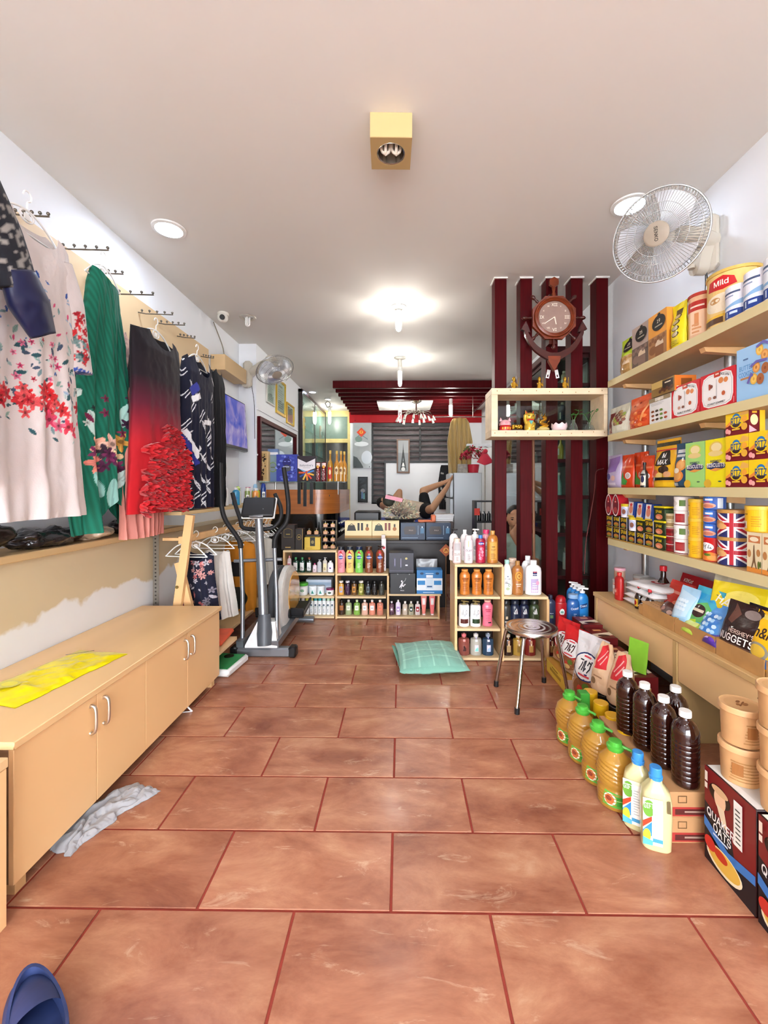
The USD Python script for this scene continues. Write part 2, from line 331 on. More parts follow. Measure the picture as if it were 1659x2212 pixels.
# pavement outside
struct('ground', bx(-12, -16, -.12, 12, YF, -.06), M('c9c4bc', .9, name='pavement'))
# ================================================================ kinds of goods
WOOD = M('e6c08c', .42, var=.07, scale=5, stretch=(1, .12, 1), name='beech_laminate')
WOODV = M('e6bd86', .42, var=.06, scale=5, stretch=(1, 1, .12), name='beech_laminate')
PALE = M('e0c597', .5, var=.06, scale=6, stretch=(.15, 1, 1), name='pale_board')
PINE = M('e2b57e', .5, var=.1, scale=7, stretch=(1, 1, .15), name='pine')
EDGE = M('cdb98a', .5, var=.05, scale=6, name='edge_band')
STEEL = M('c9c6c0', .22, 1, var=.03, name='steel')
BLACKP = M('18181a', .38, name='black_plastic')
WHITEP = M('eeeeec', .35, name='white_plastic')
GREY = M('8d9094', .35, .6, name='grey_metal')
SHAPES = {
    'lotion': [(.88, 0), (1, .02), (1, .66), (.93, .76), (.7, .83), (.36, .86), (.36, .88)],
    'slim': [(.9, 0), (1, .02), (1, .72), (.75, .8), (.4, .84), (.4, .86)],
    'curvy': [(.86, 0), (.95, .03), (.86, .3), (1, .62), (.98, .74), (.6, .85), (.38, .88)],
    'square': [(.95, 0), (1, .02), (1, .62), (.9, .7), (.4, .74), (.36, .8)],
    'oval': [(.8, 0), (.9, .03), (1, .3), (.9, .6), (.55, .85), (.3, .93)],
    'spray': [(.95, 0), (1, .01), (1, .74), (.86, .78), (.84, .8)],
    'wine': [(.95, 0), (1, .02), (1, .52), (.85, .62), (.36, .74), (.3, .95)],
    'jar': [(.92, 0), (1, .05), (1, .72), (.9, .76)],
    'tube': [(.55, 0), (.6, .12), (.8, .5), (1, .98), (1, 1)],
    'soy': [(.95, 0), (1, .03), (1, .5), (.6, .66), (.33, .74), (.3, .9)]}
CAPS = {'pump': None, 'cap': [(.42, 0), (.42, .1), (.38, .115)], 'dome': [(.85, 0), (.85, .08), (.7, .16), (.4, .2)], 'disc': [(.6, 0), (.62, .06), (.58, .07)], 'lid': [(1.04, 0), (1.06, .02), (1.06, .2), (1.0, .22)], 'wide': [(.75, 0), (.75, .1), (.7, .12)]}
def cap_mesh(kind, r, h, z, sx):
    if kind == 'pump':
        return join(mv(cyl(r * .42, 0, h * .05, 14), (0, 0, z)), mv(cyl(r * .16, 0, h * .12, 10), (0, 0, z)), mv(bx(-r * .55, -r * .2, h * .1, r * .95, r * .2, h * .145, .002), (0, 0, z), rz=-.6))
    return mv(lathe([(a * r * (sx if kind in ('lid',) else 1), b * h) for a, b in CAPS[kind]], 18), (0, 0, z))
def shp(kind, r, h): return [(a * r, b * h) for a, b in SHAPES[kind]]
def bottle(label, loc, r, h, kind='lotion', body='eeeeee', cap='cap', capc='eeeeee', lab=None, labz=(.12, .6), rz=0, sy=.75, group=None, name='bottle', cat='bottle', rough=.3, clear=False, wide=1.5, coat=.3):
    t = thing(name, label, cat, loc, rz, group); P = shp(kind, r, h)
    bm = (M(body, .12, coat=.5, var=.03, name='tinted_bottle') if clear else M(body, rough, coat=coat, var=.02, name='bottle_plastic')) if isinstance(body, str) else body
    m = lathe(P, 20, 1, sy)
    if kind == 'tube': m[0][:, 1] *= np.interp(m[0][:, 2], [0, h], [1, .12])
    obj('body', m, bm, t)
    if cap: obj('cap', cap_mesh(cap, r, h, P[-1][1] - .002 if kind != 'tube' else -.0, 1), M(capc, .3, var=.02, name='cap_plastic') if isinstance(capc, str) else capc, t)
    if lab: put_print(t, lab, r * wide, h * (labz[1] - labz[0]), around(P, h * labz[0], 1, sy), size=r * .3)
    return t
def can(label, loc, r, h, lab, metal='c9c6bd', lid=None, rz=0, group=None, name='tin', cat='tin', arc=2.6, body=None, sx=1, sy=1, seam=True, z0=.04, z1=.96):
    t = thing(name, label, cat, loc, rz, group)
    P = [(r * .96, 0), (r, .003), (r, .006), (r * .985, .009), (r * .985, h - .009), (r, h - .006), (r, h - .003), (r * .95, h)]
    obj('body', lathe(P, 32, sx, sy), M(body, .35, coat=.2, name='tin_paint') if body else M(metal, .3, 1, var=.03, name='tinplate'), t)
    if lid: obj('lid', mv(lathe([(r * 1.0, -.012), (r * 1.03, -.01), (r * 1.03, .004), (r * .98, .006)], 32, sx, sy), (0, 0, h)), M(lid, .35, name='lid_plastic'), t)
    put_print(t, lab, r * arc, h * (z1 - z0), around([(r * .986, 0), (r * .986, h)], h * z0, sx, sy), size=r * .25)
    return t
def carton(label, loc, W, D, H, col, front, rz=0, side=None, top=None, group=None, name='box', cat='box', left=None, b=.0015, rx=0, ry=0, rough=.4):
    t = thing(name, label, cat, loc, rz, group, None, rx, ry)
    obj('body', cb(W, D, H, b), M(col, rough, var=.02, name='card'), t)
    if front: put_print(t, front, W, H, flat(-D / 2), 'printed_front')
    if side: put_print(t, side, D, H, sideR(W / 2), 'printed_side')
    if left: put_print(t, left, D, H, sideL(-W / 2), 'printed_side')
    if top: put_print(t, top, W, D, topF(H, -D / 2), 'printed_top')
    return t
def pouch_fn(W, H, D, flatb=.0, crimp=.06):
    def th(x, z):
        u, v = np.clip(np.abs(2 * x / W), 0, 1), np.clip(z / H, 0, 1)
        e = np.clip((1 - v - crimp) / (.55), 0, 1); e = e * e * (3 - 2 * e); lo = np.clip(v / .12, 0, 1) ** .5 * (1 - flatb) + flatb
        return D / 2 * (1 - u ** 2.4) ** .55 * np.maximum(e, 0) * lo + .0015
    return th
def pouch(label, loc, W, H, D, col, front, rz=0, rx=0, ry=0, group=None, name='bag', cat='bag', flatb=.6, seed=0, mat=None, wr=.0035, taper=0):
    "a filled bag with a flat crimped top"
    t = thing(name, label, cat, loc, rz, group, None, rx, ry); th = pouch_fn(W, H, D, flatb)
    def wob(x, z): return (meshkit.fbm(np.stack([x * 22 + seed * 3.1, z * 22, np.full_like(x, seed)], 1), 2, seed) - .5) * 2 * wr
    def face(sg, o=0):
        def fn(u, v):
            x, z = (u - .5) * W, v * H; return np.stack([x * (1 - taper * v ** 2), -sg * (th(x, z) + o) - wob(x, z), z], 1)
        return fn
    f = sheet(face(1), 17, 17); b = sheet(face(-1), 17, 17)
    obj('body', join(f, (b[0], b[1][:, ::-1])), mat or M(col, .3, coat=.2, name='film_plain'), t, 60)
    if front: put_print(t, front, W, H, lambda x, z, o: np.stack([x * (1 - taper * np.clip(z / H, 0, 1) ** 2), -(th(x, z) + o + .0008) - wob(x, z), z], 1), 'printed_front', FILM, size=min(W, H) / 11, eps=.0004)
    return t
def lines(x0, x1, y0, y1, n, c, t=.5):
    "rows of print too small to read"
    r = random.Random(int(1e4 * (x0 + y0 + x1))); h = (y1 - y0) / n
    return [('R', x0 + (x1 - x0) * .06 * r.random(), y0 + k * h, x1 - (x1 - x0) * .35 * r.random(), y0 + k * h + h * t, c) for k in range(n)]
def on_shelf(pxa, pxb, x):
    "distances along the right wall between two points of the photograph"
    a, b = at(pxa, CY, x=x)[1], at(pxb, CY, x=x)[1]
    return (a + b) / 2, abs(a - b)
# ================================================================ left side: cabinet
CABF = M('f0c48c', .38, var=.05, scale=4, stretch=(1, 1, .1), name='cabinet_front')
t = thing('cabinet', 'low beech cabinet with four doors and a long top along the left wall', 'cabinet', (-1.48, 2.05, 0))
obj('body', bx(-.262, -.74, .05, .245, .75, .482), M('8a6c4e', .6, name='cabinet_side'), t)
obj('top_board', bx(-.266, -.758, .484, .278, .765, .51, .003), M('e8c08a', .35, var=.06, scale=4, stretch=(1, .1, 1), name='cabinet_top'), t)
for k, (a, b) in enumerate(((-.745, -.385), (-.382, -.062), (-.059, .33), (.333, .752))):
    d = obj('door', bx(.247, a, .052, .265, b, .48, .0015), CABF, t)
    y = (b - .035) if k % 2 == 0 else (a + .035)
    obj('handle', tube(smooth_path([(.264, y, .345), (.272, y, .34), (.286, y, .352), (.289, y, .395), (.286, y, .438), (.272, y, .45), (.264, y, .445)], 4), .006, 8), M('cfc3b2', .3, .9, name='handle_metal'), d)
for y in (-.7, .7):
    for x in (-.22, .225): obj('leg', bx(x - .02, y - .02, 0, x + .02, y + .02, .05), PINE, t)
t = thing('cabinet', 'edge of a second pale wooden cabinet at the left border of the picture', 'cabinet', (-1.46, .42, 0))
obj('body', bx(-.28, -.8, 0, .29, .815, .47, .002), CABF, t); obj('top_board', bx(-.283, -.8, .471, .292, .818, .5, .002), WOOD, t)
# yellow plastic bag lying on the cabinet
def bagtop(u, v):
    x, y = (u - .5), (v - .5); n = meshkit.fbm(np.stack([u * 5, v * 9, 0 * u], 1), 3, 3) - .5
    e = np.clip(1 - np.abs(2 * x) ** 6, 0, 1) * np.clip(1 - np.abs(2 * y) ** 4, 0, 1)
    return np.stack([x * .27 + .02 * n, y * .50 + .02 * n, .012 * e + .02 * n * e + .002], 1)
s = sheet(bagtop, 34, 50); bot = s[0].copy(); bot[:, 2] = 0
bl = thing('plastic_bag', 'crumpled yellow plastic bag lying flat on the low cabinet', 'plastic bag', (-1.475, 1.76, .5105), -.16)
obj('body', join(s, (bot, s[1][:, ::-1])), M('f2e000', .25, coat=.4, var=.05, name='yellow_film'), bl, 60)
put_print(bl, [('L', [(.1, .82), (.45, .97)], .03, '5a5618'), ('E', .3, .2, .2, .07, 'd9d24e'), ('E', .32, .21, .12, .045, 'f0e838'), ('P', [(.05, 0), (.6, .0), (.4, .05), (.1, .06)], 'd8d2b0')], .24, .46,
          lambda x, z, o: np.stack([x, z - .23, np.full_like(x, .021) + o], 1), 'printed_front', FILM)
# rag and hanger on the floor below
def rag(u, v):
    x, y = u - .5, v - .5; p = np.stack([u * 4.2, v * 7, 0 * u], 1); n = meshkit.fbm(p, 4, 5); r = np.abs(np.sin(9 * x + 7 * meshkit.fbm(p * .8, 2, 9) + 4 * y))
    e = np.clip(1 - np.abs(2 * x) ** 3, 0, 1) ** .6 * np.clip(1 - np.abs(2 * y) ** 5, 0, 1) ** .6
    return np.stack([x * .17 * (.7 + .6 * n) + .1 * y * y, y * .44 + .05 * (n - .5), e * (.018 + .045 * n * r) + .002], 1)
s = sheet(rag, 70, 130); bot = s[0].copy(); bot[:, 2] = .0005
tag(obj('rag', mv(join(s, (bot, s[1][:, ::-1])), (-1.185, 1.66, 0), rz=-.38, s=.8), M('a2a2a4', .9, var=.1, scale=20, sheen=.3, name='grey_cotton'), None, 70), 'crumpled light grey rag on the tiles half under the low cabinet', 'rag')
def hanger(label, loc, rz=0, w=.2, c='f2f2f0', group=None, rx=0, drop=.075, ring=True):
    t = thing('clothes_hanger', label, 'clothes hanger', loc, rz, group, None, rx)
    m = M(c, .35, name='hanger_plastic')
    obj('frame', join(tube(smooth_path([(-w, 0, -drop - .05), (-w * .5, 0, -.055), (0, 0, -.03), (w * .5, 0, -.055), (w, 0, -drop - .05)], 5), .0045, 8), tube([(-w, 0, -drop - .05), (0, 0, -drop - .052), (w, 0, -drop - .05)], .0038, 8)), m, t)
    if ring: obj('ring', join(tube([(.032 * math.cos(a), 0, -.055 + .024 * math.sin(a)) for a in np.linspace(0, 2 * PI, 20, False)], .004, 8, True), bx(-.012, -.003, -.07, .012, .003, -.045)), m, t)
    obj('hook', tube(smooth_path([(-.018, 0, .028), (-.01, 0, .045), (.008, 0, .05), (.021, 0, .036), (.017, 0, .016), (.002, 0, .002), (0, 0, -.032)], 5), .0032, 8), m, t)
    return t
hanger('white plastic clothes hanger lying on the floor under the low cabinet', (-1.33, 2.40, .125), .2, .12, rx=.1)

# ---------------------------------------------------------------- hook rail on the left wall
t = thing('hook_board', 'long pale wooden board with rows of metal hook arms high on the left wall', 'hook rail')
obj('board', bx(WL + .002, 1.2, 2.32, WL + .022, 4.22, 2.70, .002), M('dcbf95', .5, var=.05, scale=5, stretch=(1, .1, 1), name='pale_board'), t)
HK = M('77736c', .35, .9, name='hook_metal')
for y, z, L, dz in ((1.72, 2.67, .22, .03), (2.06, 2.665, .20, .02), (2.355, 2.665, .29, .02), (2.60, 2.655, .21, .02), (2.72, 2.58, .33, .02), (3.08, 2.60, .26, .02), (3.33, 2.62, .22, .02), (3.62, 2.62, .16, .02), (4.05, 2.58, .13, .02)):
    P = [(WL + .02, y, z), (WL + .08, y, z - .012), (WL + .02 + L, y, z - dz)]
    a = obj('hook_arm', tube(P, .0045, 8), HK, t)
    obj('hook_balls', join([join(ball((WL + .05 + (L - .035) * q, y, z - dz * q + .014), .0085, 1), tube([(WL + .05 + (L - .035) * q, y, z - dz * q), (WL + .05 + (L - .035) * q, y, z - dz * q + .014)], .003, 6)) for q in np.linspace(0, 1, 5)]), HK, a)

# ---------------------------------------------------------------- garments
def garment(label, cat, loc, rz, rows, ztf, ztb, zb, col, nu=90, nv=150, folds=(.012, 5, 0), mat=None, name='dress', back=.6, arm=None):
    """rows: (z, halfwidth, thickness). ztf/ztb(u): neckline front/back; zb(u): hem; col(x, z, front) -> colours"""
    R = np.array(sorted(rows)); t = thing(name, label, cat, loc, rz)
    def fn(q, v):
        fr = q <= .8; c = np.where(fr, 1 - 2 * q / .8, -1 + 2 * (q - .8) / .2); z0 = np.where(fr, ztf(c), ztb(c)); z = z0 + (zb(c) - z0) * v; sn = np.sqrt(np.clip(1 - c * c, 0, 1))
        w, th = np.interp(z, R[:, 0], R[:, 1]), np.interp(z, R[:, 0], R[:, 2]); x = w * c
        k = np.clip((z0 - z) / (np.ptp(R[:, 0]) + 1e-9), 0, 1)
        fo = folds[0] * k * np.sin(folds[1] * PI * c + folds[2] + 2.2 * np.sin(2.5 * z + c)) + .5 * folds[0] * k * np.sin(2.3 * folds[1] * PI * c + 5 * z)
        wr = (meshkit.fbm(np.stack([x * 14, z * 9, fr * 3.0], 1), 3, 2) - .5) * .016
        return np.stack([x + .06 * fo * np.sqrt(sn), np.where(fr, -1, back) * sn * th - np.where(fr, fo + wr, .4 * fo), z], 1)
    m = sheet(fn, nu, nv); q, v = np.meshgrid(np.linspace(0, 1, nu), np.linspace(0, 1, nv)); fr = q.ravel() <= .8
    c = np.clip(col(m[0][:, 0], m[0][:, 2], fr), 0, 1)
    obj('cloth', m, mat or MP(.8, 0, .06, .15, 160, 'cloth_print'), t, True, c)
    return t
def sleeve(t, P, r, col, mat=None, n=26, flatk=.6, nm='sleeve', k=12):
    Q = smooth_path(P, k); rr = np.interp(np.linspace(0, 1, len(Q)), np.linspace(0, 1, len(r)), r); m = tube(Q, rr, n)
    v = m[0]; v[:, 1] = (v[:, 1] - Q[:, 1].mean()) * flatk + Q[:, 1].mean(); v = v + (meshkit.fbm(v * 18, 2, 4)[:, None] - .5) * .012
    obj(nm, (v, m[1]), mat or MP(.8, 0, .06, .15, 160, 'cloth_print'), t, True, np.clip(col(v[:, 0], v[:, 2], np.ones(len(v), bool)), 0, 1))
def flowers(base, blooms):
    def col(x, z, fr):
        c = np.tile(np.array(lin(base)), (len(x), 1)) if isinstance(base, str) else base(x, z, fr)
        for cx, cz, r, cc, pet, ph in blooms:
            d = np.hypot(x - cx, z - cz); k = d < r * 1.3
            if not k.any(): continue
            th = np.arctan2(z[k] - cz, x[k] - cx); e = d[k] / r; q = np.array(lin(cc))
            if pet < 0:   # a leaf: an ellipse at angle ph
                xx, zz = (x[k] - cx) * math.cos(ph) + (z[k] - cz) * math.sin(ph), -(x[k] - cx) * math.sin(ph) + (z[k] - cz) * math.cos(ph)
                ins = (np.abs(xx) / r) ** 1.6 + (np.abs(zz) / (r * .42)) ** 1.6 < 1; sh = np.where(np.abs(zz) < r * .05, .7, 1)
            else:
                rad = .72 + .28 * np.cos(pet * th + ph); ins = e < rad; sh = .55 + .6 * e + .12 * np.sin(pet * 3 * th); sh = np.where(e < .2, .25, sh)
            idx = np.nonzero(k)[0][ins & fr[k]]; c[idx] = np.clip(q * sh[ins & fr[k]][:, None], 0, 1)
        return c
    return col
def scoop(w, depth, zt, slope, hw):   # neckline: shoulders slope down to +-hw, scoop in the middle
    return lambda c: zt - slope * np.clip(np.abs(c) - w, 0, 1) - depth * np.sqrt(np.clip(1 - (c / w) ** 2, 0, 1))
g = random.Random(3); bl = []
for k in range(150): bl.append((g.uniform(-.24, .3), g.gauss(.62, .12), g.uniform(.008, .022), g.choice(['9fb8b8', '7d9aa0', '2f5a62', '8fb0a6', 'c3d3cf', '44566f']), -1, g.uniform(0, 3)))
for k in range(50): bl.append((g.uniform(-.2, .22), g.gauss(.9, .12), g.uniform(.006, .016), g.choice(['2d57a8', '4f74b8', '9db6cf', 'd8507c', '7fa0a0']), -1, g.uniform(0, 3)))
for k in range(34): bl.append((g.gauss(-.02, .12), g.gauss(.50, .045), g.uniform(.018, .036), g.choice(['d8222a', 'e0343a', 'c81d30', 'ee5a5e']), 5, g.uniform(0, 6)))
for k in range(6): bl.append((g.gauss(.12, .06), g.gauss(.41, .025), g.uniform(.03, .045), g.choice(['ee4a72', 'f0708e', 'e8445a']), 5, g.uniform(0, 6)))
for k in range(20): bl.append((g.uniform(-.2, .26), g.uniform(.55, .78), g.uniform(.01, .02), g.choice(['d84a78', 'c8304a', 'e87a9a']), 5, g.uniform(0, 6)))
for k in range(9): bl.append((g.gauss(-.1, .04), g.gauss(.93, .05), g.uniform(.014, .026), g.choice(['2450b0', '3f70c8']), 5, g.uniform(0, 6)))
wd = flowers('ddd3d0', bl)
t = garment('white dress with red and blue flower print hanging at the left end', 'dress', (-1.56, 1.74, 1.17), PI / 2, [(0, .33, .05), (.5, .27, .06), (.85, .225, .07), (1.1, .215, .065), (1.25, .2, .04)], scoop(.55, .09, 1.24, .1, 1), scoop(.55, .02, 1.25, .1, 1), lambda c: 0 * c, wd, 220, 330, (.014, 3, .5))
sb = [(g.gauss(.23, .03), g.uniform(.72, .95), g.uniform(.012, .03), g.choice(['c8202c', 'b01828', '7a9a9a', 'e0343a', '2f5a62']), g.choice([5, -1]), g.uniform(0, 6)) for k in range(40)] + [(.25 + .02 * k, .68, .018, '3a5ab0', -1, 1) for k in range(-3, 4)]
sleeve(t, [(.15, -.01, 1.15), (.2, -.02, 1.0), (.23, -.02, .84), (.25, -.02, .68)], [.06, .068, .066, .075], flowers('ddd3d0', sb), n=60, k=30)
hanger('white plastic hanger holding the white flowered dress', (-1.56, 1.735, 2.49), PI / 2, .17)
def lace(x, z, fr):
    n = meshkit.noise(np.stack([x * 90, z * 60, 0 * x], 1), 3); k = (n > .62)[:, None]
    return np.where(k, np.array(lin('8a8580')), np.array(lin('16171f')))
t = garment('dark navy lace dress cut off by the left border of the picture', 'dress', (-1.46, 1.30, 1.30), PI / 2, [(0, .2, .05), (.5, .19, .06), (1.1, .18, .06), (1.2, .14, .04)], scoop(.5, .1, 1.19, .14, 1), scoop(.5, .02, 1.19, .14, 1), lambda c: 0 * c, lace, 140, 260)
sleeve(t, [(.10, -.02, 1.1), (.19, -.03, .92), (.25, -.04, .74)], [.06, .075, .08], lace, n=40, k=24)
sleeve(t, [(.235, -.04, .80), (.28, -.05, .70), (.335, -.06, .60)], [.07, .085, .055], lambda x, z, f: np.tile(np.array(lin('14173a')), (len(x), 1)), MP(.45, 0, .08, .2, 30, 'satin'), nm='satin_cuff')
# green pleated shawl dress with flowers
bl = []
for cx, cz, c in ((-.1, .42, 'f0b49a'), (.02, .38, 'f5d9a8'), (-.12, .34, 'e88a7a'), (.05, .46, 'd9a84c'), (-.03, .44, 'f3c8b4')): bl.append((cx, cz, .055, c, 5, g.uniform(0, 6)))
for k in range(12): bl.append((g.gauss(-.02, .1), g.gauss(.34, .06), g.uniform(.025, .04), g.choice(['5a1d48', '3c2a3a', '7d2a58']), 5, g.uniform(0, 6)))
for cx, cz, a in ((-.1, .24, -1), (.05, .26, 1), (-.02, .2, 1.6), (.12, .3, .6), (-.13, .52, 1.9), (.08, .6, 1.3), (.15, .24, -1)): bl.append((cx, cz, .07, g.choice(['a9d6cc', '8fc6bc', 'c4e2da']), -1, a))
for k in range(16): bl.append((g.uniform(-.2, .2), g.uniform(.5, .8), g.uniform(.012, .03), g.choice(['3a1838', 'c9d8d0', '20302c', '7a2248']), g.choice([5, -1]), g.uniform(0, 6)))
def green0(x, z, fr):
    s = .5 + .5 * np.sin(330 * (x + .22 * z)); a, b = np.array(lin('0c5c47')), np.array(lin('11705a')); return a + (b - a) * s[:, None]
t = garment('green pleated shawl dress with peach and purple flowers, pointed hem', 'dress', (-1.68, 2.345, 1.048), PI / 2, [(0, .216, .048), (.24, .252, .066), (.6, .222, .072), (1.08, .156, .07), (1.37, .114, .06), (1.464, .084, .048)], lambda c: 1.464 - .06 * (1 - np.abs(c)) - .072 * np.clip(c, 0, 1), lambda c: 1.464 - .072 * np.clip(c, 0, 1), lambda c: .024 + .2 * (1 - np.clip(np.abs(c + .55) * 2.2, 0, 1)) * 0 + .19 * np.clip(1 - np.abs(c - .1) * 1.6, 0, 1) + .02 * c, flowers(green0, [(a * 1.13, b_ * 1.13, r_ * 1.13, *q_) for a, b_, r_, *q_ in bl]), 210, 300, (.03, 3, 1.2))
hanger('white plastic hanger holding the green pleated dress', (-1.68, 2.355, 2.585), PI / 2, .14)
# melange garment behind, floral top
def mel(x, z, fr):
    n = meshkit.noise(np.stack([x * 160, z * 40, 0 * x], 1), 5)[:, None]; return np.array(lin('23252a')) * (1 - n) + np.array(lin('7c8088')) * n
bl = [(g.uniform(-.1, .1), g.uniform(.55, .9), g.uniform(.012, .03), g.choice(['8fb6a8', '4a2a44', 'c9d8d0', '2d4a44']), g.choice([5, -1]), g.uniform(0, 6)) for k in range(40)]
garment('grey melange dress with a dark flowered top half hidden behind the green one', 'dress', (-1.87, 2.36, 1.3), PI / 2, [(0, .16, .04), (.6, .15, .05), (1.1, .13, .04)], scoop(.5, .08, 1.1, .1, 1), scoop(.5, .02, 1.1, .1, 1), lambda c: 0 * c, flowers(mel, bl), 60, 140)
# black fuzzy cardigan, beige lace blouse, salmon pleated skirt
bm = M('0a0a0c', 1, var=.3, scale=80, sheen=.2, bump=1, bscale=90, name='black_fur')
t = thing('cardigan', 'black fluffy cardigan hanging between the green and the red dress', 'cardigan', (-1.72, 2.78, 1.57))
obj('cloth', lump(mv(lathe([(.03, 0), (.1, .02), (.12, .2), (.13, .45), (.09, .62), (.03, .66)], 40, .6, 1)), .012, 60, 2), bm, t, 60)
obj('sleeve', lump(tube([(.02, -.08, .58), (.05, -.13, .4), (.06, -.16, .2), (.06, -.15, .1)], [.05, .06, .06, .05], 30), .012, 60, 3), bm, t, 60)
lc = lambda x, z, f: np.where((meshkit.noise(np.stack([x * 70, z * 70, 0 * x], 1), 8) > .5)[:, None], np.array(lin('d9b3a4')), np.array(lin('a98a80')))
garment('beige pink lace blouse with one red stripe behind the black cardigan', 'blouse', (-1.83, 2.82, 1.78), PI / 2, [(0, .2, .04), (.4, .19, .05), (.55, .15, .03)], scoop(.5, .08, .55, .1, 1), scoop(.5, .02, .55, .1, 1), lambda c: 0 * c, lc, 50, 90, name='blouse')
sal = lambda x, z, f: np.array(lin('dd8d80')) * (.85 + .15 * np.sin(95 * x))[:, None]
garment('salmon pink pleated skirt hanging below the red ruffled dress', 'skirt', (-1.63, 2.62, 1.0), PI / 2, [(0, .2, .05), (.5, .2, .05), (.9, .16, .04)], lambda c: .9 + 0 * c, lambda c: .9 + 0 * c, lambda c: 0 * c, sal, 150, 60, (.022, 7, 0), name='skirt')
# ombre dress with ruffles
def omb(x, z, fr):
    s = [(0, 'c41822'), (.42, 'b81a26'), (.55, '8d1a2c'), (.66, '5a182c'), (.82, '1e161f'), (1.2, '121117')]
    zs = [a for a, _ in s]; C = np.array([lin(c) for _, c in s]); return np.stack([np.interp(z, zs, C[:, k]) for k in range(3)], 1)
t = garment('sleeveless dress fading from black to red with ruffles on the skirt', 'dress', (-1.56, 2.66, 1.15), PI / 2, [(0, .30, .06), (.45, .26, .08), (.8, .25, .08), (1.0, .26, .07), (1.12, .26, .04)], scoop(.45, .09, 1.12, .06, 1), scoop(.5, .015, 1.13, .06, 1), lambda c: .0 * c, omb, 100, 160, (.006, 3, .3))
def ruffles(n, box, sz, seed, cc, sx=1):
    r = np.random.default_rng(seed); ms, cs = [], []
    for k in range(n):
        x, z = r.uniform(*box[:2]), r.uniform(*box[2:]); a0, L, R = r.uniform(0, 6.28), r.uniform(2.2, 4.6), r.uniform(.6, 1.2) * sz
        a = np.linspace(0, L, 9); w = np.array([0, 1.0]); A_, W_ = np.meshgrid(a, w)
        rad = R * (1 - .45 * W_) + .25 * R * np.sin(3 * A_) * (1 - W_); y = -.075 - .045 * (1 - W_) * (1 + .4 * np.sin(5 * A_ + a0)) + .09 * (x / .3) ** 2 * .5
        P = np.stack([x + rad * np.cos(A_ + a0), y, z + rad * np.sin(A_ + a0)], -1).reshape(-1, 3); i = np.arange(8)
        ms.append((P, np.vstack([np.stack([i, i + 1, i + 10], 1), np.stack([i, i + 10, i + 9], 1)]))); cs.append(np.tile(np.array(lin(cc)) * r.uniform(.75, 1.15), (18, 1)))
    return join(ms), np.vstack(cs)
m, c = ruffles(210, (-.23, .27, .02, .40), .032, 5, 'cf1a24'); m2, c2 = ruffles(34, (-.06, .1, .40, .52), .034, 6, 'b5161f')
obj('ruffles', join(m, m2), MP(.6, 0, .3, 0, 60, 'cloth_print'), t, True, np.vstack([c, c2]))
hanger('white plastic hanger holding the black and red dress', (-1.56, 2.66, 2.335), PI / 2, .19)
# navy dress with white stroke print
r = random.Random(11); st = []
for k in range(46):
    x, z, a = r.uniform(-.27, .27), r.uniform(.02, 1.1), r.choice([.9, 2.2, 1.0, 2.1]); st += [(x, z, r.uniform(.03, .06), a), (x + .018, z - .01, r.uniform(.03, .06), a)]
def navy(x, z, fr):
    c = np.tile(np.array(lin('10132a')), (len(x), 1)); 
    for px, pz, L, a in st:
        u, v = (x - px) * math.cos(a) + (z - pz) * math.sin(a), -(x - px) * math.sin(a) + (z - pz) * math.cos(a); c[(np.abs(u) < L) & (np.abs(v) < .0032)] = lin('e3e6ea')
    for px, pz, a, w, L, q in ((-.16, .48, -.9, .022, .11, 'eceef2'), (-.10, .40, .9, .018, .08, 'eceef2'), (-.18, .43, -.9, .02, .13, '2c3690'), (-.12, .82, .5, .022, .05, 'eceef2'), (-.14, .88, .7, .03, .05, '333c96'), (.05, .66, .1, .018, .07, 'eceef2')):
        u, v = (x - px) * math.cos(a) + (z - pz) * math.sin(a), -(x - px) * math.sin(a) + (z - pz) * math.cos(a); c[(np.abs(u) < L) & (np.abs(v) < w)] = lin(q)
    return c
t = garment('navy dress with white stroke pattern hanging right of the red dress', 'dress', (-1.56, 3.20, 1.15), PI / 2, [(0, .26, .05), (.5, .25, .06), (1.0, .24, .07), (1.15, .2, .04)], scoop(.5, .14, 1.14, .12, 1), scoop(.5, .02, 1.15, .12, 1), lambda c: .0 * c, navy, 180, 260)
hanger('white plastic hanger holding the navy patterned dress', (-1.56, 3.2, 2.35), PI / 2, .17)
blk = lambda x, z, f: np.tile(np.array(lin('0e0f14')), (len(x), 1))
garment('plain black jacket hanging at the right end of the left wall rail', 'jacket', (-1.62, 3.66, 1.14), PI / 2, [(0, .12, .06), (.6, .13, .07), (1.05, .12, .06), (1.2, .08, .03)], scoop(.5, .05, 1.2, .1, 1), scoop(.5, .02, 1.2, .1, 1), lambda c: .0 * c, blk, 50, 60, name='jacket')
# bagged clothes lying on the ledge
for k, (y, z, s, c, lab) in enumerate(((1.55, 1.09, (.10, .34, .10), '2a231f', 'heap of dark clothes in clear plastic on the ledge below the white dress'), (2.1, 1.05, (.09, .22, .05), '17161a', 'black folded garment in plastic on the ledge below the green dress'), (2.42, 1.04, (.08, .13, .045), 'b9a48a', 'small clear plastic bag with beige cloth on the ledge edge'), (2.85, 1.06, (.1, .25, .06), '201d1f', 'dark folded cloth in plastic on the ledge left of the wooden rack'))):
    b = ball((0, 0, 0), 1, 4); v = b[0] * np.array(s); v = v + (meshkit.fbm(v * 16 + k * 9, 4, k)[:, None] - .5) * .11 * (b[0] * np.array([1, 1, .7])); v[:, 2] = np.maximum(v[:, 2], 1.007 - z)
    tag(obj('bagged_clothes', mv((v, b[1]), (-1.80, y, z)), M(c, .22, coat=.6, var=.35, scale=9, bump=.6, bscale=22, name='cloth_in_film'), None, 70), lab, 'bagged clothes')
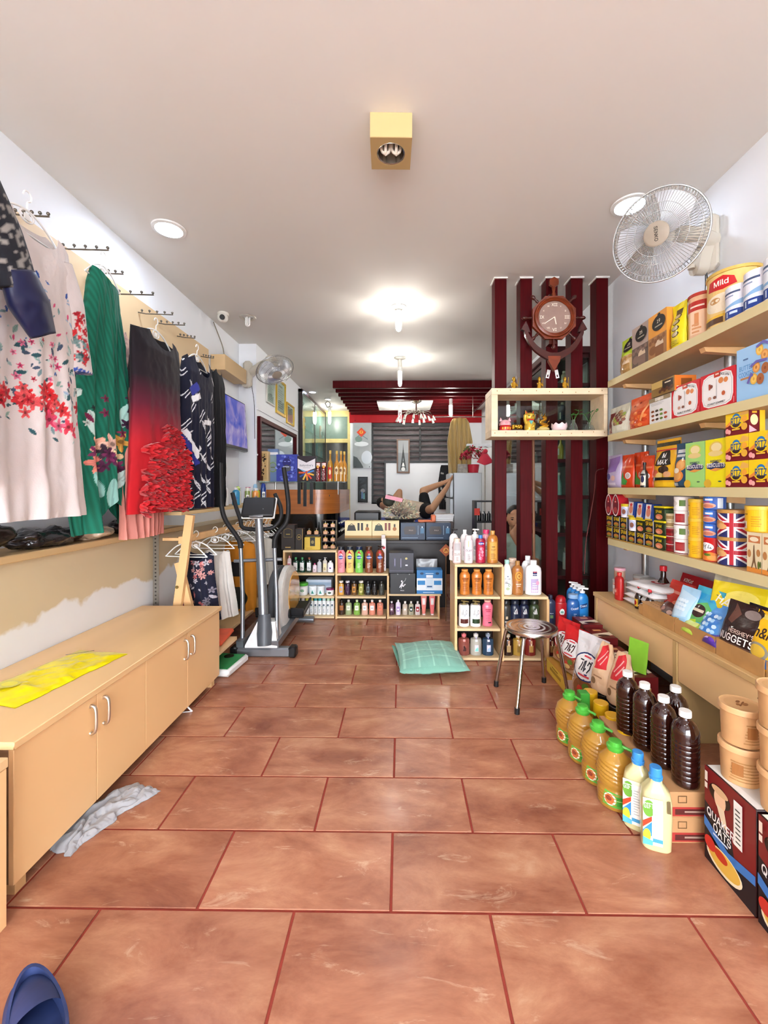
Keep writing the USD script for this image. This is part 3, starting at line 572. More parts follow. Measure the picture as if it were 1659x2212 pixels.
# angle post and rack with a top board
t = thing('angle_post', 'perforated steel angle post on the left wall beside the wooden rack', 'post', (-1.70, 2.9, 0))
obj('flange', join(bx(-.02, -.001, .2, .02, .001, 1.1), bx(-.022, 0, .2, -.019, .03, 1.1)), M('8f8a82', .4, .8, name='angle_steel'), t)
put_print(t, [('E', .5, q, .16, .006, '3a352f') for q in np.linspace(.02, .98, 34)], .04, .9, flat(-.0012, .2), 'slot_holes')
t = thing('clothes_rack', 'pine clothes rack with crossed legs, hanging rail and a top board', 'clothes rack')
obj('top_board', bx(WLO + .002, 2.86, 1.115, -1.50, 5.04, 1.14, .002), M('d8bd8c', .5, var=.08, scale=5, stretch=(1, .12, 1), name='pale_board'), t)
for y in (2.9, 4.7):
    obj('leg', bar((-1.46, y, 1.115), (-1.615, y, 0), .055, .03, (0, 1, 0)), PINE, t); obj('leg', bar((-1.56, y + .035, .78), (-1.37, y + .035, 0.), .05, .03, (0, 1, 0)), PINE, t)
    obj('cross_bar', bar((-1.66, y + .035, .945), (-1.46, y + .035, .945), .05, .02), PINE, t)
    obj('bolt', mv(cyl(.011, -.004, 0, 12), (-1.54, y - .0285, .62), rx=PI / 2), M('8a7a4a', .4, .9), t)
obj('rail', bx(-1.545, 2.9, .915, -1.515, 4.75, .965, .002), PINE, t)
obj('low_shelf', bx(WLO + .003, 2.82, .155, -1.24, 3.17, .18, .002), WOOD, t); obj('low_shelf', bx(WLO + .003, 3.172, .155, -1.36, 4.3, .18, .002), WOOD, t)
def gcol(c, v=.06): return lambda x, z, f: np.array(lin(c)) * (1 - v + 2 * v * meshkit.noise(np.stack([x * 25, z * 25, 0 * x], 1), 4))[:, None]
bl = [(g.uniform(-.13, .13), g.uniform(.0, .48), g.uniform(.012, .03), g.choice(['d89a94', 'c46a6a', '8a8490', 'b9b4bc']), g.choice([5, 7, -1]), g.uniform(0, 6)) for k in range(60)]
garment('navy top with pink flower and paisley print on the pine rack', 'top', (-1.50, 3.10, .33), -.1, [(0, .17, .04), (.3, .13, .05), (.5, .12, .04)], scoop(.6, .06, .5, .06, 1), scoop(.6, .02, .5, .06, 1), lambda c: 0 * c, flowers('15182c', bl), 130, 160, name='top')
garment('white draped blouse hanging on the pine rack', 'blouse', (-1.50, 3.42, .2), -.15, [(0, .2, .06), (.3, .15, .07), (.6, .11, .05)], scoop(.7, .05, .6, .05, 1), scoop(.7, .02, .6, .05, 1), lambda c: .03 + .05 * c, gcol('e9e4da', .04), 90, 90, (.02, 4, 1), name='blouse')
t = garment('mustard orange shirt with a black patch hanging on the pine rack', 'shirt', (-1.50, 3.9, .12), -.12, [(0, .16, .06), (.4, .16, .07), (.62, .15, .06), (.7, .13, .04)], scoop(.5, .05, .7, .07, 1), scoop(.5, .02, .7, .07, 1), lambda c: .02 + .02 * c, gcol('c47a1c'), 60, 70, (.02, 3, .4), name='shirt')
obj('patch', bx(-.03, -.095, .38, .08, -.085, .51), M('15151a', .7, name='black_cloth'), t)
garment('cream cloth top hanging at the far end of the pine rack', 'top', (-1.50, 4.4, .3), -.12, [(0, .2, .04), (.3, .17, .05), (.5, .15, .04)], scoop(.5, .05, .5, .06, 1), scoop(.5, .02, .5, .06, 1), lambda c: .0 * c, gcol('d8d4c8'), 40, 40, name='top')
for k, (y, dx, lab) in enumerate(((3.0, -.02, 'foremost white hanger on the pine rack'), (3.1, 0, 'white hanger with the navy flowered top'), (3.42, 0, 'white hanger with the white blouse'), (3.62, .0, 'empty white hanger between white blouse and mustard shirt'), (3.9, 0, 'white hanger with the mustard shirt'))):
    hanger(lab, (-1.52 + dx, y, .935), -.15 + .05 * k, .165)
for k in range(7): hanger('empty white hanger in the row at the rear of the pine rack', (-1.52 + .012 * k, 4.05 + .09 * k, .935), .25 - .06 * k, .16, group='empty hangers at the rear of the rack', c='e4e4e2')
tag(obj('folded_cloth', lump(mv(cb(.2, .3, .035, .012), (-1.38, 3.1, .1805), rz=.1), .006, 20), M('e8603c', .6, name='orange_cloth'), None, 60), 'flat orange packet on the low shelf of the pine rack', 'packet')
tag(obj('cushion_bag', mv((lambda b: (b[0] * np.array([.14, .3, .11]), b[1]))(ball((0, 0, 0), 1, 3)), (-1.54, 3.85, .295)), M('1c221c', .8, name='dark_cloth'), None, 60), 'dark rounded bundle on the low shelf behind the trainer mast', 'bundle')
t = thing('bathroom_scale', 'white and green bathroom scale on the floor below the rack shelf', 'scale', (-1.28, 3.02, 0), -.1)
obj('body', cb(.24, .3, .05, .012, .004), M('e9e8e4', .4, name='white_plastic'), t); obj('mat', cb(.2, .26, .004, .001, .054), M('2f8a4a', .6, name='green_rubber'), t)
obj('dial', mv(cyl(.035, .0, .003, 24), (0, .08, .058)), M('16221a', .2), t)
# bottles on the top board of the rack
Z = 1.1405; BD = [('e46a8c', 'jar'), ('d8d4cc', 'lotion'), ('2a2424', 'slim'), ('b5601f', 'jar'), ('f2f2f0', 'lotion')]
for k, (y, kind, r, h, b, cp, cc, lab) in enumerate((
    (3.02, 'jar', .035, .08, 'e46a8c', 'lid', 'e46a8c', 'pink jar on the rack board next to the red dress hem'), (3.14, 'jar', .035, .08, 'dfdcd6', 'lid', 'b9b7b3', 'pale grey jar second on the rack board'), (3.26, 'slim', .03, .10, '2a2424', 'cap', '111111', 'black bottle on the rack board below the navy dress'),
    (3.38, 'jar', .04, .085, 'b5601f', 'lid', '8f4a18', 'amber jar on the rack board below the navy dress'), (3.5, 'jar', .04, .085, '7a2a22', 'lid', '5a1f1a', 'dark red jar on the rack board below the black jacket'),
    (3.86, 'lotion', .045, .20, 'f2f4f6', 'cap', '6aa8d8', 'big white lotion bottle with blue print on the rack board'), (4.0, 'lotion', .035, .17, '3a94c0', 'cap', 'e8e8e8', 'blue lotion bottle behind the white one on the rack board'), (4.10, 'slim', .04, .17, 'dfe6d8', 'pump', 'e6e2c0', 'pale green pump bottle on the rack board'),
    (4.2, 'spray', .026, .18, '5ab84a', 'dome', 'a8d84a', 'green spray can with lime cap on the rack board'), (4.3, 'spray', .026, .17, '8a9a58', 'dome', 'eef0e0', 'olive spray can with white cap on the rack board'), (4.38, 'lotion', .035, .17, 'f0dfe6', 'pump', 'd86a98', 'white and pink pump bottle on the rack board'), (4.46, 'spray', .026, .17, 'efe4ee', 'dome', 'c9a4d0', 'white spray can with lilac cap on the rack board'),
    (4.54, 'slim', .035, .16, 'e9a050', 'pump', 'f0f0f0', 'orange pump bottle on the rack board'), (4.62, 'spray', .027, .21, 'cfe2f0', 'dome', '9cc8e6', 'tall pale blue spray can on the rack board'), (4.72, 'lotion', .045, .17, 'b4d81e', 'cap', '2848a0', 'lime green bottle with blue cap on the rack board'), (4.80, 'spray', .03, .22, '20408e', 'dome', '1c3a90', 'dark blue spray can near the far end of the rack board'), (4.90, 'spray', .03, .22, 'ece0e8', 'dome', 'e8c8d4', 'white and pink spray can at the far end of the rack board'))):
    lb = [('R', .1, .1, .9, .9, 'f4f4f4' if k % 2 else b), ('E', .5, .6, .3, .16, '3a78b8' if k in (5, 6) else '8a8a8a')] + lines(.2, .8, .12, .45, 4, '6a7a8a')
    if k == 5: lb = [('E', .5, .62, .32, .16, '2a5aa0'), ('E', .5, .62, .2, .1, 'f4f4f4'), ('T', 'NIVEA', .5, .85, .08, '2a4a8a')] + lines(.2, .8, .08, .4, 4, '7aa0c8')
    bottle(lab, (-1.575 - .03 * (k % 3), y, Z), r, h, kind, b, cp, cc, lb, rz=.5)

# ---------------------------------------------------------------- elliptical trainer
t = thing('elliptical_trainer', 'grey elliptical cross trainer with black handlebars beside the rack', 'exercise machine'); yt = 3.25
DG = M('4f5358', .4, name='charcoal_plastic'); RUB = M('131315', .6, name='black_foam'); SIL = M('8d9298', .32, .7, var=.03, name='silver_paint')
obj('front_foot', mv(bx(-.22, -.035, 0.0, .2, .035, .07, .012), (-1.05, yt, .002)), SIL, t)
for s in (-1, 1): obj('foot_cap', mv(bx(-.03, -.042, 0, .03, .042, .082, .012), (-1.06 + s * .225, yt, 0)), BLACKP, t)
obj('base_cover', hull([(-1.20, yt - .03, .09), (-.95, yt - .03, .09), (-1.20, yt - .03, .074), (-.95, yt - .03, .074), (-1.12, yt + .02, .26), (-.98, yt + .02, .26), (-1.12, yt + .12, .26), (-.98, yt + .12, .26), (-1.15, yt + .12, .08), (-.95, yt + .12, .08)]), M('e4e2de', .35, name='white_plastic'), t)
obj('mast_boot', tube([(-1.048, yt - .02, .09), (-1.055, yt, .18), (-1.066, yt + .02, .32)], [.055, .06, .045], 18), DG, t)
obj('mast', tube([(-1.06, yt + .0, .2), (-1.10, yt + .06, .66), (-1.135, yt + .09, 1.09)], [.036, .034, .03], 18), SIL, t)
c = obj('console', mv(bx(-.125, -.02, -.085, .125, .02, .085, .01), (-1.125, yt + .07, 1.15), rx=-.55, rz=.06), BLACKP, t)
obj('console_rim', mv(join(bx(-.13, .0, .078, .13, .026, .092, .004), bx(.119, 0, -.088, .131, .026, .09, .004), bx(-.13, .018, -.088, .13, .03, .09, .004)), (-1.125, yt + .07, 1.15), rx=-.55, rz=.06), WHITEP, c)
obj('console_bracket', mv(bx(-.055, -.03, -.04, .055, .0, .035, .004), (-1.13, yt + .055, 1.10), rx=-.5), GREY, t)
U = [at(502, 1065, y=3.45), at(510, 1095, y=3.42), at(519, 1121, y=3.4), at(523, 1138, y=3.38), at(540, 1143, y=3.37), at(572, 1143, y=3.37), at(592, 1138, y=3.38), at(606, 1119, y=3.4), at(606, 1095, y=3.42), at(594, 1067, y=3.45)]
obj('fixed_handlebar', tube(smooth_path(U, 6), .0165, 12), RUB, t)
for P, f in (([(476, 1000), (477, 1050), (479, 1095), (488, 1125), (507, 1152), (518, 1170), (520, 1184)], 524), ([(613, 1010), (620, 1060), (623, 1095), (619, 1128), (601, 1150), (594, 1165), (593, 1184)], 599)):
    Q = [at(a, b, y=3.42 - .012 * k) for k, (a, b) in enumerate(P)]; e = at(f, 1388, y=3.28)
    arm = obj('moving_arm', tube([Q[-1], (Q[-1] + e) / 2 + (0, .02, 0), e], .0165, 12), SIL, t)
    obj('grip', tube(smooth_path(Q, 6), [.0185] * 30 + [.021] * 7, 12), RUB, arm)
    rl = obj('foot_rail', bar((e[0], e[1] - .06, .10), (e[0] + .03, 3.98, .17), .055, .05), SIL, t)
    obj('pedal', mv(join(bx(-.075, -.17, 0, .075, .17, .025, .008), bx(-.075, .1, .02, -.055, .17, .07, .005), bx(.055, -.17, .02, .075, .17, .06, .005), bx(-.075, -.17, .02, .075, -.15, .09, .006)), (e[0] + .045, 3.82, .19), rx=.12), BLACKP, rl)
obj('cross_bar', tube([at(506, 1212, y=3.36), at(609, 1208, y=3.36)], .014, 12), SIL, t)
for s, (X, mt) in enumerate(((-1.075, DG), (-1.0, M('dedcd6', .3, name='white_plastic')))):
    wv = lathe([(.02, -.035), (.25, -.035), (.28, -.02), (.28, .02), (.25, .035), (.02, .035)], 40); obj('flywheel_cover', mv(mv(wv, ry=PI / 2), (X, 3.70, .34)), mt, t)
obj('flywheel_window', mv(mv(lathe([(.05, 0), (.19, 0), (.19, .004), (.05, .004)], 40), ry=PI / 2), (-.964, 3.79, .36)), M('e0a040', .15, coat=.5, name='amber_plastic'), t)
obj('hub', mv(mv(cyl(.04, 0, .012, 20), ry=PI / 2), (-.964, 3.62, .22)), BLACKP, t)
obj('rear_foot', mv(tube([(-1.25, 4.06, .035), (-.84, 4.06, .035)], .03, 14), (0, 0, 0)), SIL, t)
obj('rear_beam', bar((-1.04, 3.3, .06), (-1.04, 4.06, .06), .07, .05), SIL, t)

# ---------------------------------------------------------------- television, shelf box, camera, fan, pictures, mirror
t = thing('television', 'flat television on the left wall showing a purple picture', 'television', (WL + .09, 4.52, 2.02), PI / 2, None, None, 0, 0)
obj('case', mv(cb(.98, .05, .58, .008, -.29), rx=-.06), M('0f0f11', .25, name='black_gloss'), t)
SCR = usdkit.material(stage, '/World/Looks/tv_screen', {'tc': ('texture_coordinate', {}), 'nz': ('noise_texture', {'scale': 3.2, 'detail': 5.0, 'distortion': 1.2}),
    'rp': ('rgb_ramp', {'ramp': [(.3, lin('3d55c8')), (.45, lin('7d7fd8')), (.55, lin('a89ade')), (.66, lin('cdbfe8')), (.8, lin('6d5a9a'))]}), 'e': ('emission', {'strength': .2})}, [('tc.object', 'nz.vector'), ('nz.fac', 'rp.fac'), ('rp.color', 'e.color')], surface='e.emission')
obj('screen', mv(bx(-.475, -.0275, -.25, .475, -.026, .275), rx=-.06), SCR, t)
obj('wall_bracket', mv(bx(-.1, .0, -.1, .1, .085, .1), (0, 0, 0)), BLACKP, t)
tag(obj('shelf_box', mv(bx(-.02, -.3, 0, .13, .3, .16, .003), (WL + .024, 4.6, 2.52)), M('d9b98a', .5, var=.08, scale=5, stretch=(1, .1, 1), name='pale_board'), None, False), 'pale wooden box beam on the left wall above the television', 'shelf box')
t = thing('security_camera', 'white dome security camera in the ceiling corner above the television', 'security camera', at(482, 676, z=CEIL))
obj('base', cyl(.055, -.03, 0, 24, .004), M('e2dfd6', .35, name='white_plastic'), t); obj('dome', mv(ball((0, 0, 0), .05, 3), (.005, -.02, -.055)), M('e2dfd6', .35, name='white_plastic'), t)
obj('lens', mv(cyl(.026, 0, .014, 20, .003), (.02, -.062, -.068), rx=1.75), M('101012', .1, coat=1), t)
t = thing('cable', 'thin cable drooping down the left wall below the camera', 'cable'); obj('wire', tube(smooth_path([(WL + .012, 4.35, 3.03), (WL + .02, 4.55, 2.85), (WL + .05, 4.53, 2.72), (WL + .09, 4.5, 2.69)], 8), .006, 6), M('8e887c', .6), t)
def frame(label, y0, y1, z0, z1, fc, pic, fw=.02, group=None, nm='picture_frame'):
    t = thing(nm, label, 'picture frame', (WLO, (y0 + y1) / 2, z0), PI / 2, group); W, H = y1 - y0, z1 - z0
    obj('frame', join(bx(-W / 2, -.022, 0, W / 2, -.002, fw), bx(-W / 2, -.022, H - fw, W / 2, -.002, H), bx(-W / 2, -.022, fw, -W / 2 + fw, -.002, H - fw), bx(W / 2 - fw, -.022, fw, W / 2, -.002, H - fw)), fc, t)
    obj('backing', bx(-W / 2 + fw, -.006, fw, W / 2 - fw, -.003, H - fw), M('ededea', .6), t)
    if pic: put_print(t, pic, W - 2 * fw, H - 2 * fw, flat(-.0065, fw), 'printed_picture')
    obj('pane', bx(-W / 2 + fw, -.012, fw, W / 2 - fw, -.0105, H - fw), GL(), t)
doc = lambda: [('R', 0, 0, 1, 1, 'dfe0de')] + lines(.2, .9, .15, .8, 9, '8f9296', .3) + [('R', .3, .85, .7, .9, '6f7276')]
GOLD = M('d8b23c', .35, .6, name='gilt'); 
frame('pale framed certificate nearest the left wall fan', 5.42, 5.78, 2.42, 2.76, M('c9c9c4', .5), doc())
frame('gold framed certificate in the middle of the three on the left wall', 5.84, 6.32, 2.36, 2.86, GOLD, doc(), .035)
frame('small gold framed certificate right of the two larger ones', 6.38, 6.82, 2.30, 2.62, GOLD, doc(), .025)
t = thing('mirror', 'wide mirror in a dark wooden frame on the left wall behind the gift boxes', 'mirror', (WLO, 6.0, 1.40), PI / 2)
for a in (bx(-.9, -.04, 0, -.85, -.001, .78), bx(.85, -.04, 0, .9, -.001, .78), bx(-.85, -.04, .73, .85, -.001, .78), bx(-.85, -.04, 0, .85, -.001, .05)): obj('frame', a, RED, t)
obj('mirror_glass', bx(-.85, -.012, .05, .85, -.008, .73), usdkit.material(stage, '/World/Looks/mirror_silver', {'m': ('metallic_bsdf', {'color': (.86, .88, .87), 'roughness': .03})}, [], surface='m.BSDF'), t)
# wall fans
def fan(label, mount, hub, axis, mount_rz, text=None, light='c9c2b4'):
    "cage centre at hub, its front along axis"
    t = thing('wall_fan', label, 'wall fan'); BG = M(light, .35, var=.03, name='beige_plastic'); hub, mount = np.array(hub, float), np.array(mount, float)
    n = np.array(axis, float); n /= np.linalg.norm(n); u = np.cross([0, 0, 1.0], n); u /= np.linalg.norm(u); w = np.cross(n, u); R3 = np.stack([u, w, n], 1)
    L = lambda m: (m[0] @ R3.T + hub, m[1])
    obj('wall_plate', mv(bx(-.055, -.075, -.17, .055, .0, .15, .03), mount, rz=mount_rz), BG, t)
    pl = obj('control_box', mv(hull(np.vstack([mv(cyl(.045, -.03, .03, 14), (0, -.10, -.14), rx=PI / 2)[0], mv(cyl(.05, -.03, .03, 14), (0, -.08, -.03), rx=PI / 2)[0]])), mount, rz=mount_rz), BG, t)
    obj('knob', mv(cyl(.018, .0, .02, 14), mount + np.array([0, 0, -.15]) + np.array([-.145 * -math.sin(mount_rz), -.145 * math.cos(mount_rz), 0]) , rx=0), BG, pl)
    back = hub - n * .13
    obj('arm', tube(smooth_path([mount + (back - mount) * .1, mount + (back - mount) * .55 + (0, 0, .03), back], 6), [.05] * 4 + [.045] * 5 + [.04] * 4, 16), BG, t)
    obj('motor', L(lathe([(.03, -.2), (.06, -.19), (.075, -.14), (.075, -.07), (.05, -.055)], 24)), BG, t)
    W_ = M('b9bab8', .25, .8, name='cage_wire'); rg = []
    for k in range(84):
        a = 2 * PI * k / 84; c, s = math.cos(a), math.sin(a)
        rg.append(tube([(r * c, r * s, z) for r, z in ((.055, .075), (.14, .07), (.19, .045), (.218, .0))], .0011, 4))
        rg.append(tube([(r * c, r * s, z) for r, z in ((.06, -.06), (.15, -.055), (.2, -.035), (.218, .0))], .0011, 4))
    cage = obj('cage', L(join(rg)), W_, t)
    obj('cage_rings', L(join([tube([(r * math.cos(a), r * math.sin(a), z) for a in np.linspace(0, 2 * PI, 48, False)], q, 6, True) for r, z, q in ((.218, 0, .005), (.19, .046, .0015), (.14, .07, .0015), (.1, .074, .0015), (.19, -.04, .0015))])), W_, cage)
    cp = obj('cage_badge', L(lathe([(.055, .066), (.058, .076), (.05, .082)], 28)), M('a09484', .4, name='badge_plastic'), t)
    if text:
        v = text2d(text, True); put_print(t, [('T', text, .5, .5, .3, {'w': .9}, '2a2620')], .09, .05, lambda x, z, o: (np.stack([z - .025, -x, np.full_like(x, .0825) + o], 1) @ R3.T + hub), 'badge_lettering')
    BLD = M('c8ccd2', .2, coat=.3, name='fan_blade'); 
    for k in range(3):
        def bf(uu, vv):
            r = .035 + .16 * vv; a = (uu - .5) * (1.35 - .35 * vv) + .5 * vv; return np.stack([r * np.cos(a), r * np.sin(a), .012 + .05 * (uu - .5) * (1 - .3 * vv)], 1)
        s = sheet(bf, 10, 10); b2 = s[0] + np.array([0, 0, -.003]); obj('blade', L(mv(join(s, (b2, s[1][:, ::-1])), rz=2 * PI * k / 3 + .6)), BLD, t)
    obj('spinner', L(lathe([(.04, -.02), (.042, .03), (.03, .045), (.005, .05)], 24)), BLD, t)
    return t
fan('large beige wall fan on the right wall above the shelves', (WR, 2.42, 2.70), at(1424, 509, y=2.2), (-.62, -.70, -.30), -PI / 2, 'SENKO')
fan('beige wall fan on the left pilaster above the mirror', (-1.84, WPIL, 2.68), at(594, 800, y=4.85), (.42, -.35, -.80), 0)
t = thing('cable', 'two thin cords hanging from the right wall fan', 'cable'); obj('wire', join(tube(smooth_path([(WR - .06, 2.42, 2.55), (WR - .03, 2.46, 2.4), (WR - .04, 2.6, 2.0785)], 8), .004, 6), tube(smooth_path([(WR - .05, 2.44, 2.55), (WR - .02, 2.5, 2.4), (WR - .03, 2.64, 2.0785)], 8), .0025, 6)), M('4a4c4e', .5), t)
t = thing('cable', 'thin cord hanging down below the left wall fan', 'cable'); obj('wire', tube(smooth_path([(-1.80, WPIL - .02, 2.55), (-1.77, WPIL - .01, 2.3), (-1.765, WPIL - .01, 1.9)], 6), .004, 6), M('5a5c5e', .5), t)
# clog in the foreground
def clog(u, v):
    a = 2 * PI * u; L = np.where(np.sin(a) > 0, .125, .15); r = .055 + .012 * np.sin(a)
    return None
sole = lambda z, g: [(.053 * g * math.cos(a) * (1 + .12 * math.sin(a)), .135 * g * math.sin(a), z) for a in np.linspace(0, 2 * PI, 40, False)]
t = thing('clog', 'dark blue rubber clog at the lower left corner', 'shoe', (-.85, .97, 0), -2.3); BLU = M('2c3a66', .55, var=.1, scale=30, bump=.2, name='blue_rubber')
obj('sole', hull(sole(0, .97) + sole(.012, 1.06) + sole(.028, 1.05)), BLU, t)
rim = np.array(sole(.03, 1.0)); h = np.interp(rim[:, 1], [-.14, -.05, .0, .06, .14], [.055, .035, .03, .035, .045]); 
V = np.vstack([rim * [1.06, 1.05, 1], rim * [1.02, 1.01, 0] + np.stack([0 * h, 0 * h, .03 + h], 1), rim * [.9, .93, 0] + np.stack([0 * h, 0 * h, .03 + h], 1), rim * [.86, .9, 1]]); i = np.arange(40); j = (i + 1) % 40; fs = []
for k in range(3): fs += [np.stack([k * 40 + i, k * 40 + j, k * 40 + 40 + j], 1), np.stack([k * 40 + i, k * 40 + 40 + j, k * 40 + 40 + i], 1)]
obj('heel_rim', (V, np.vstack(fs)), BLU, t, 60)
top = sheet(lambda u, v: np.stack([.056 * np.cos(PI * u) * (1 - .35 * v ** 3), -.01 - .13 * v, .03 + .055 * np.sin(PI * u) * (1 - .5 * v ** 2)], 1), 20, 14)
obj('upper', mv(top, (0, 0, 0)), BLU, t, 60)
# ================================================================ stepped shelf units
def unit(name, label, x0, d0, depth, cols, tiers, loc_y):
    "cols: x borders; tiers: per column the list of board heights (tops), highest last"
    t = thing(name, label, 'shelf unit', (0, loc_y, 0)); T = .02
    for k in range(len(cols) - 1):
        a, b = cols[k], cols[k + 1]
        for z in tiers[k]: obj('shelf', bx(a + (.001 if k == 0 else T * .5), 0, z - T, b + (.012 if z == tiers[k][-1] else -T * .5), depth, z, .0015), PALE, t)
        obj('upright', bx(a, .002, .0, a + T, depth, tiers[k][-1] - T if k == 0 else max(tiers[k][-1], tiers[k - 1][-1]) - T, .0015), WOODV, t)
        if k == len(cols) - 2: obj('upright', bx(b - T, .002, 0, b, depth, tiers[k][-1] - T, .0015), WOODV, t)
        obj('back_panel', bx(a + T, depth - .006, .0, b - T * .5, depth, tiers[k][-1] - T), M('201c1a', .7, name='dark_panel'), t)
    return t
BC, BY = (-1.177, -.653, -.138, .386), 4.18
unit('shelf_unit', 'low stepped pale wood shelf unit full of bottles at the rear of the shop', 0, 0, .28, BC, ((.025, .225, .452, .682), (.025, .225, .452), (.025, .252)), BY)
RC, RY = (.405, .757, 1.095, 1.435), 3.17
unit('shelf_unit', 'stepped pale wood shelf unit with shower bottles behind the steel stool', 0, 0, .30, RC, ((.027, .247, .487, .728), (.027, .247, .487), (.027, .247)), RY)
def row(items, y, z, depth=0):
    "items: (px, label, kwargs) placed at distance y on height z"
    for px, lab, kw in items:
        x = at(px, CY, y=y)[0]; bottle(lab, (x, y, z), **kw)
def LB(c, c2=None, txt=None, tc='333333', n=4):
    L = [('R', .05, 0, .95, 1, c)]
    if c2: L.append(('R', .05, .62, .95, .85, c2))
    if txt: L.append(('T', txt, .5, .74, .13, tc))
    return L + lines(.2, .8, .1, .5, n, tc, .4)
B = dict
# rear unit, left column
y = BY + .07
row([(625, 'pink and white slim bottle leftmost on the top shelf row of the rear unit', B(r=.022, h=.17, kind='slim', body='ead9dc', capc='d98a94', lab=LB('f4e6ea', 'd88a98'))),
     (639, 'dark green bottle with white label, left of three alike in the rear unit', B(r=.031, h=.165, kind='square', body='1f4a38', capc='3f9a5a', lab=LB('eef0ee'), clear=True)), (653, 'dark green bottle with white label, middle of three in the rear unit', B(r=.031, h=.165, kind='square', body='1f4a38', capc='3f9a5a', lab=LB('eef0ee'), clear=True)),
     (668, 'dark green bottle with brown cap, right of three in the rear unit', B(r=.031, h=.165, kind='square', body='2b3c30', capc='8a4a32', lab=LB('eef0ee'), clear=True)),
     (680, 'short clear bottle with magenta cap in the rear unit', B(r=.022, h=.10, kind='square', body='d8c4cc', capc='d03a78', lab=LB('f2dfe6'), clear=True)), (690, 'clear bottle with grey pump in the rear unit', B(r=.023, h=.13, kind='slim', body='b9bcc0', cap='pump', capc='c9ccd0', clear=True)),
     (702, 'clear bottle with tall white pump in the rear unit', B(r=.023, h=.15, kind='slim', body='cfc8bc', cap='pump', capc='f0f0ee', lab=LB('e8d8a8'), clear=True)), (714, 'white rounded bottle with purple emblem in the rear unit', B(r=.03, h=.12, kind='lotion', body='f2f2f4', capc='f2f2f4', lab=[('E', .5, .5, .2, .15, '6a3a8a')]))], y, .453)
bottle('white tub with bright green lid in the left middle row of the rear unit', (at(655, CY, y=y)[0], y, .226), .048, .125, 'jar', 'f2f2ee', 'lid', '58b83c', [('R', 0, 0, 1, 1, 'f4f4f0'), ('E', .5, .55, .3, .2, '2f8a4a'), ('T', 'Cetaphil', .5, .55, .16, 'f4f4f0')] , name='tub', cat='tub', sy=1)
for px, lab in ((676, 'white square tub left of its twin in the rear unit middle row'), (693, 'white square tub right of its twin in the rear unit middle row')):
    bottle(lab, (at(px, CY, y=y)[0], y, .226), .038, .095, 'jar', 'eef2f2', 'lid', 'e6eef0', [('R', 0, 0, 1, 1, 'dfeeee'), ('P', [(.3, .1), (.5, .9), (.8, .1)], '2f8a7a')], name='tub', cat='tub', sy=1)
bottle('white tub with purple topped lid at the right of the rear unit middle row', (at(713, CY, y=y)[0], y, .226), .038, .07, 'jar', 'f2f2f0', 'lid', '8a2a5a', [('E', .5, .5, .3, .3, '3a5a4a')], name='tub', cat='tub', sy=1)
carton('grey blue packet lying behind the white tubs in the rear unit', (at(690, CY, y=4.34)[0], 4.36, .226), .26, .12, .14, 'b9c6d2', [('R', 0, .55, 1, .8, '8aa0b4')])
for k, (px, c) in enumerate(((645, 'e9e9e6'), (654.5, 'e9e9e6'), (663.5, 'e3d850'), (673, 'd8cc58'), (682, '2fa3a0'), (691, '35b0b0'), (700, 'b8dcd8'), (709, 'b4d8b4'), (718, 'a8d0b0'))):
    nm = ('white', 'white', 'yellow', 'mustard', 'teal', 'turquoise', 'pale blue', 'pale green', 'sage green')[k]
    bottle('white spray can with %s cap, %s from the left in the rear unit' % (nm, ORD[k]), (at(px, CY, y=y)[0], y, .026), .0205, .178, 'spray', 'eef0ef', 'dome', c, [('R', 0, .45, 1, .5, 'c9ccce'), ('E', .5, .72, .3, .1, '5a6a78')] + lines(.2, .8, .05, .4, 4, '9aa2aa'), (.1, .72), sy=1, name='spray_can', cat='spray can')
obj_ = tag(obj('clear_tray', bx(at(640, CY, y=BY)[0], BY + .01, .12, at(723, CY, y=BY)[0], BY + .013, .125), GL('eef4f4'), None, False), 'clear plastic rail in front of the white spray cans', 'rail')
# middle column
for px, c, cc, nm, k in ((737, 'e596a4', '1f2430', 'pink', 0), (756, 'e9cf78', '2a2f3a', 'yellow', 0), (776, '7fcf58', '1d2a4a', 'green', 0), (797, '8a4a2a', '4a2a1c', 'brown', 0), (821, '86442a', '3a2018', 'dark brown', 1)):
    bottle('%s lotion bottle with blue emblem on top of the middle of the rear unit' % nm, (at(px, CY, y=y)[0], y, .453), .043, .262, 'curvy', c, 'pump' if k else 'wide', cc, [('E', .5, .63, .36, .085, '1f3f8a'), ('E', .5, .63, .3, .06, '2f62b8'), ('T', 'Vaseline', .5, .63, .055, 'ffffff'), ('P', [(.15, .8), (.5, .95), (.9, .74), (.5, .82)], 'c8323a')] + lines(.25, .75, .15, .42, 4, 'f6e8d8' if c[0] != 'e' else 'a8524a', .35), (.06, .9))
carton('tall slim white and pink box standing behind the brown lotion bottles', (at(829, CY, y=4.33)[0], 4.34, .453), .045, .04, .33, 'f0e2e2', [('E', .5, .72, .35, .04, 'c82a3a')] + lines(.2, .8, .1, .6, 5, 'c8a0a0'))
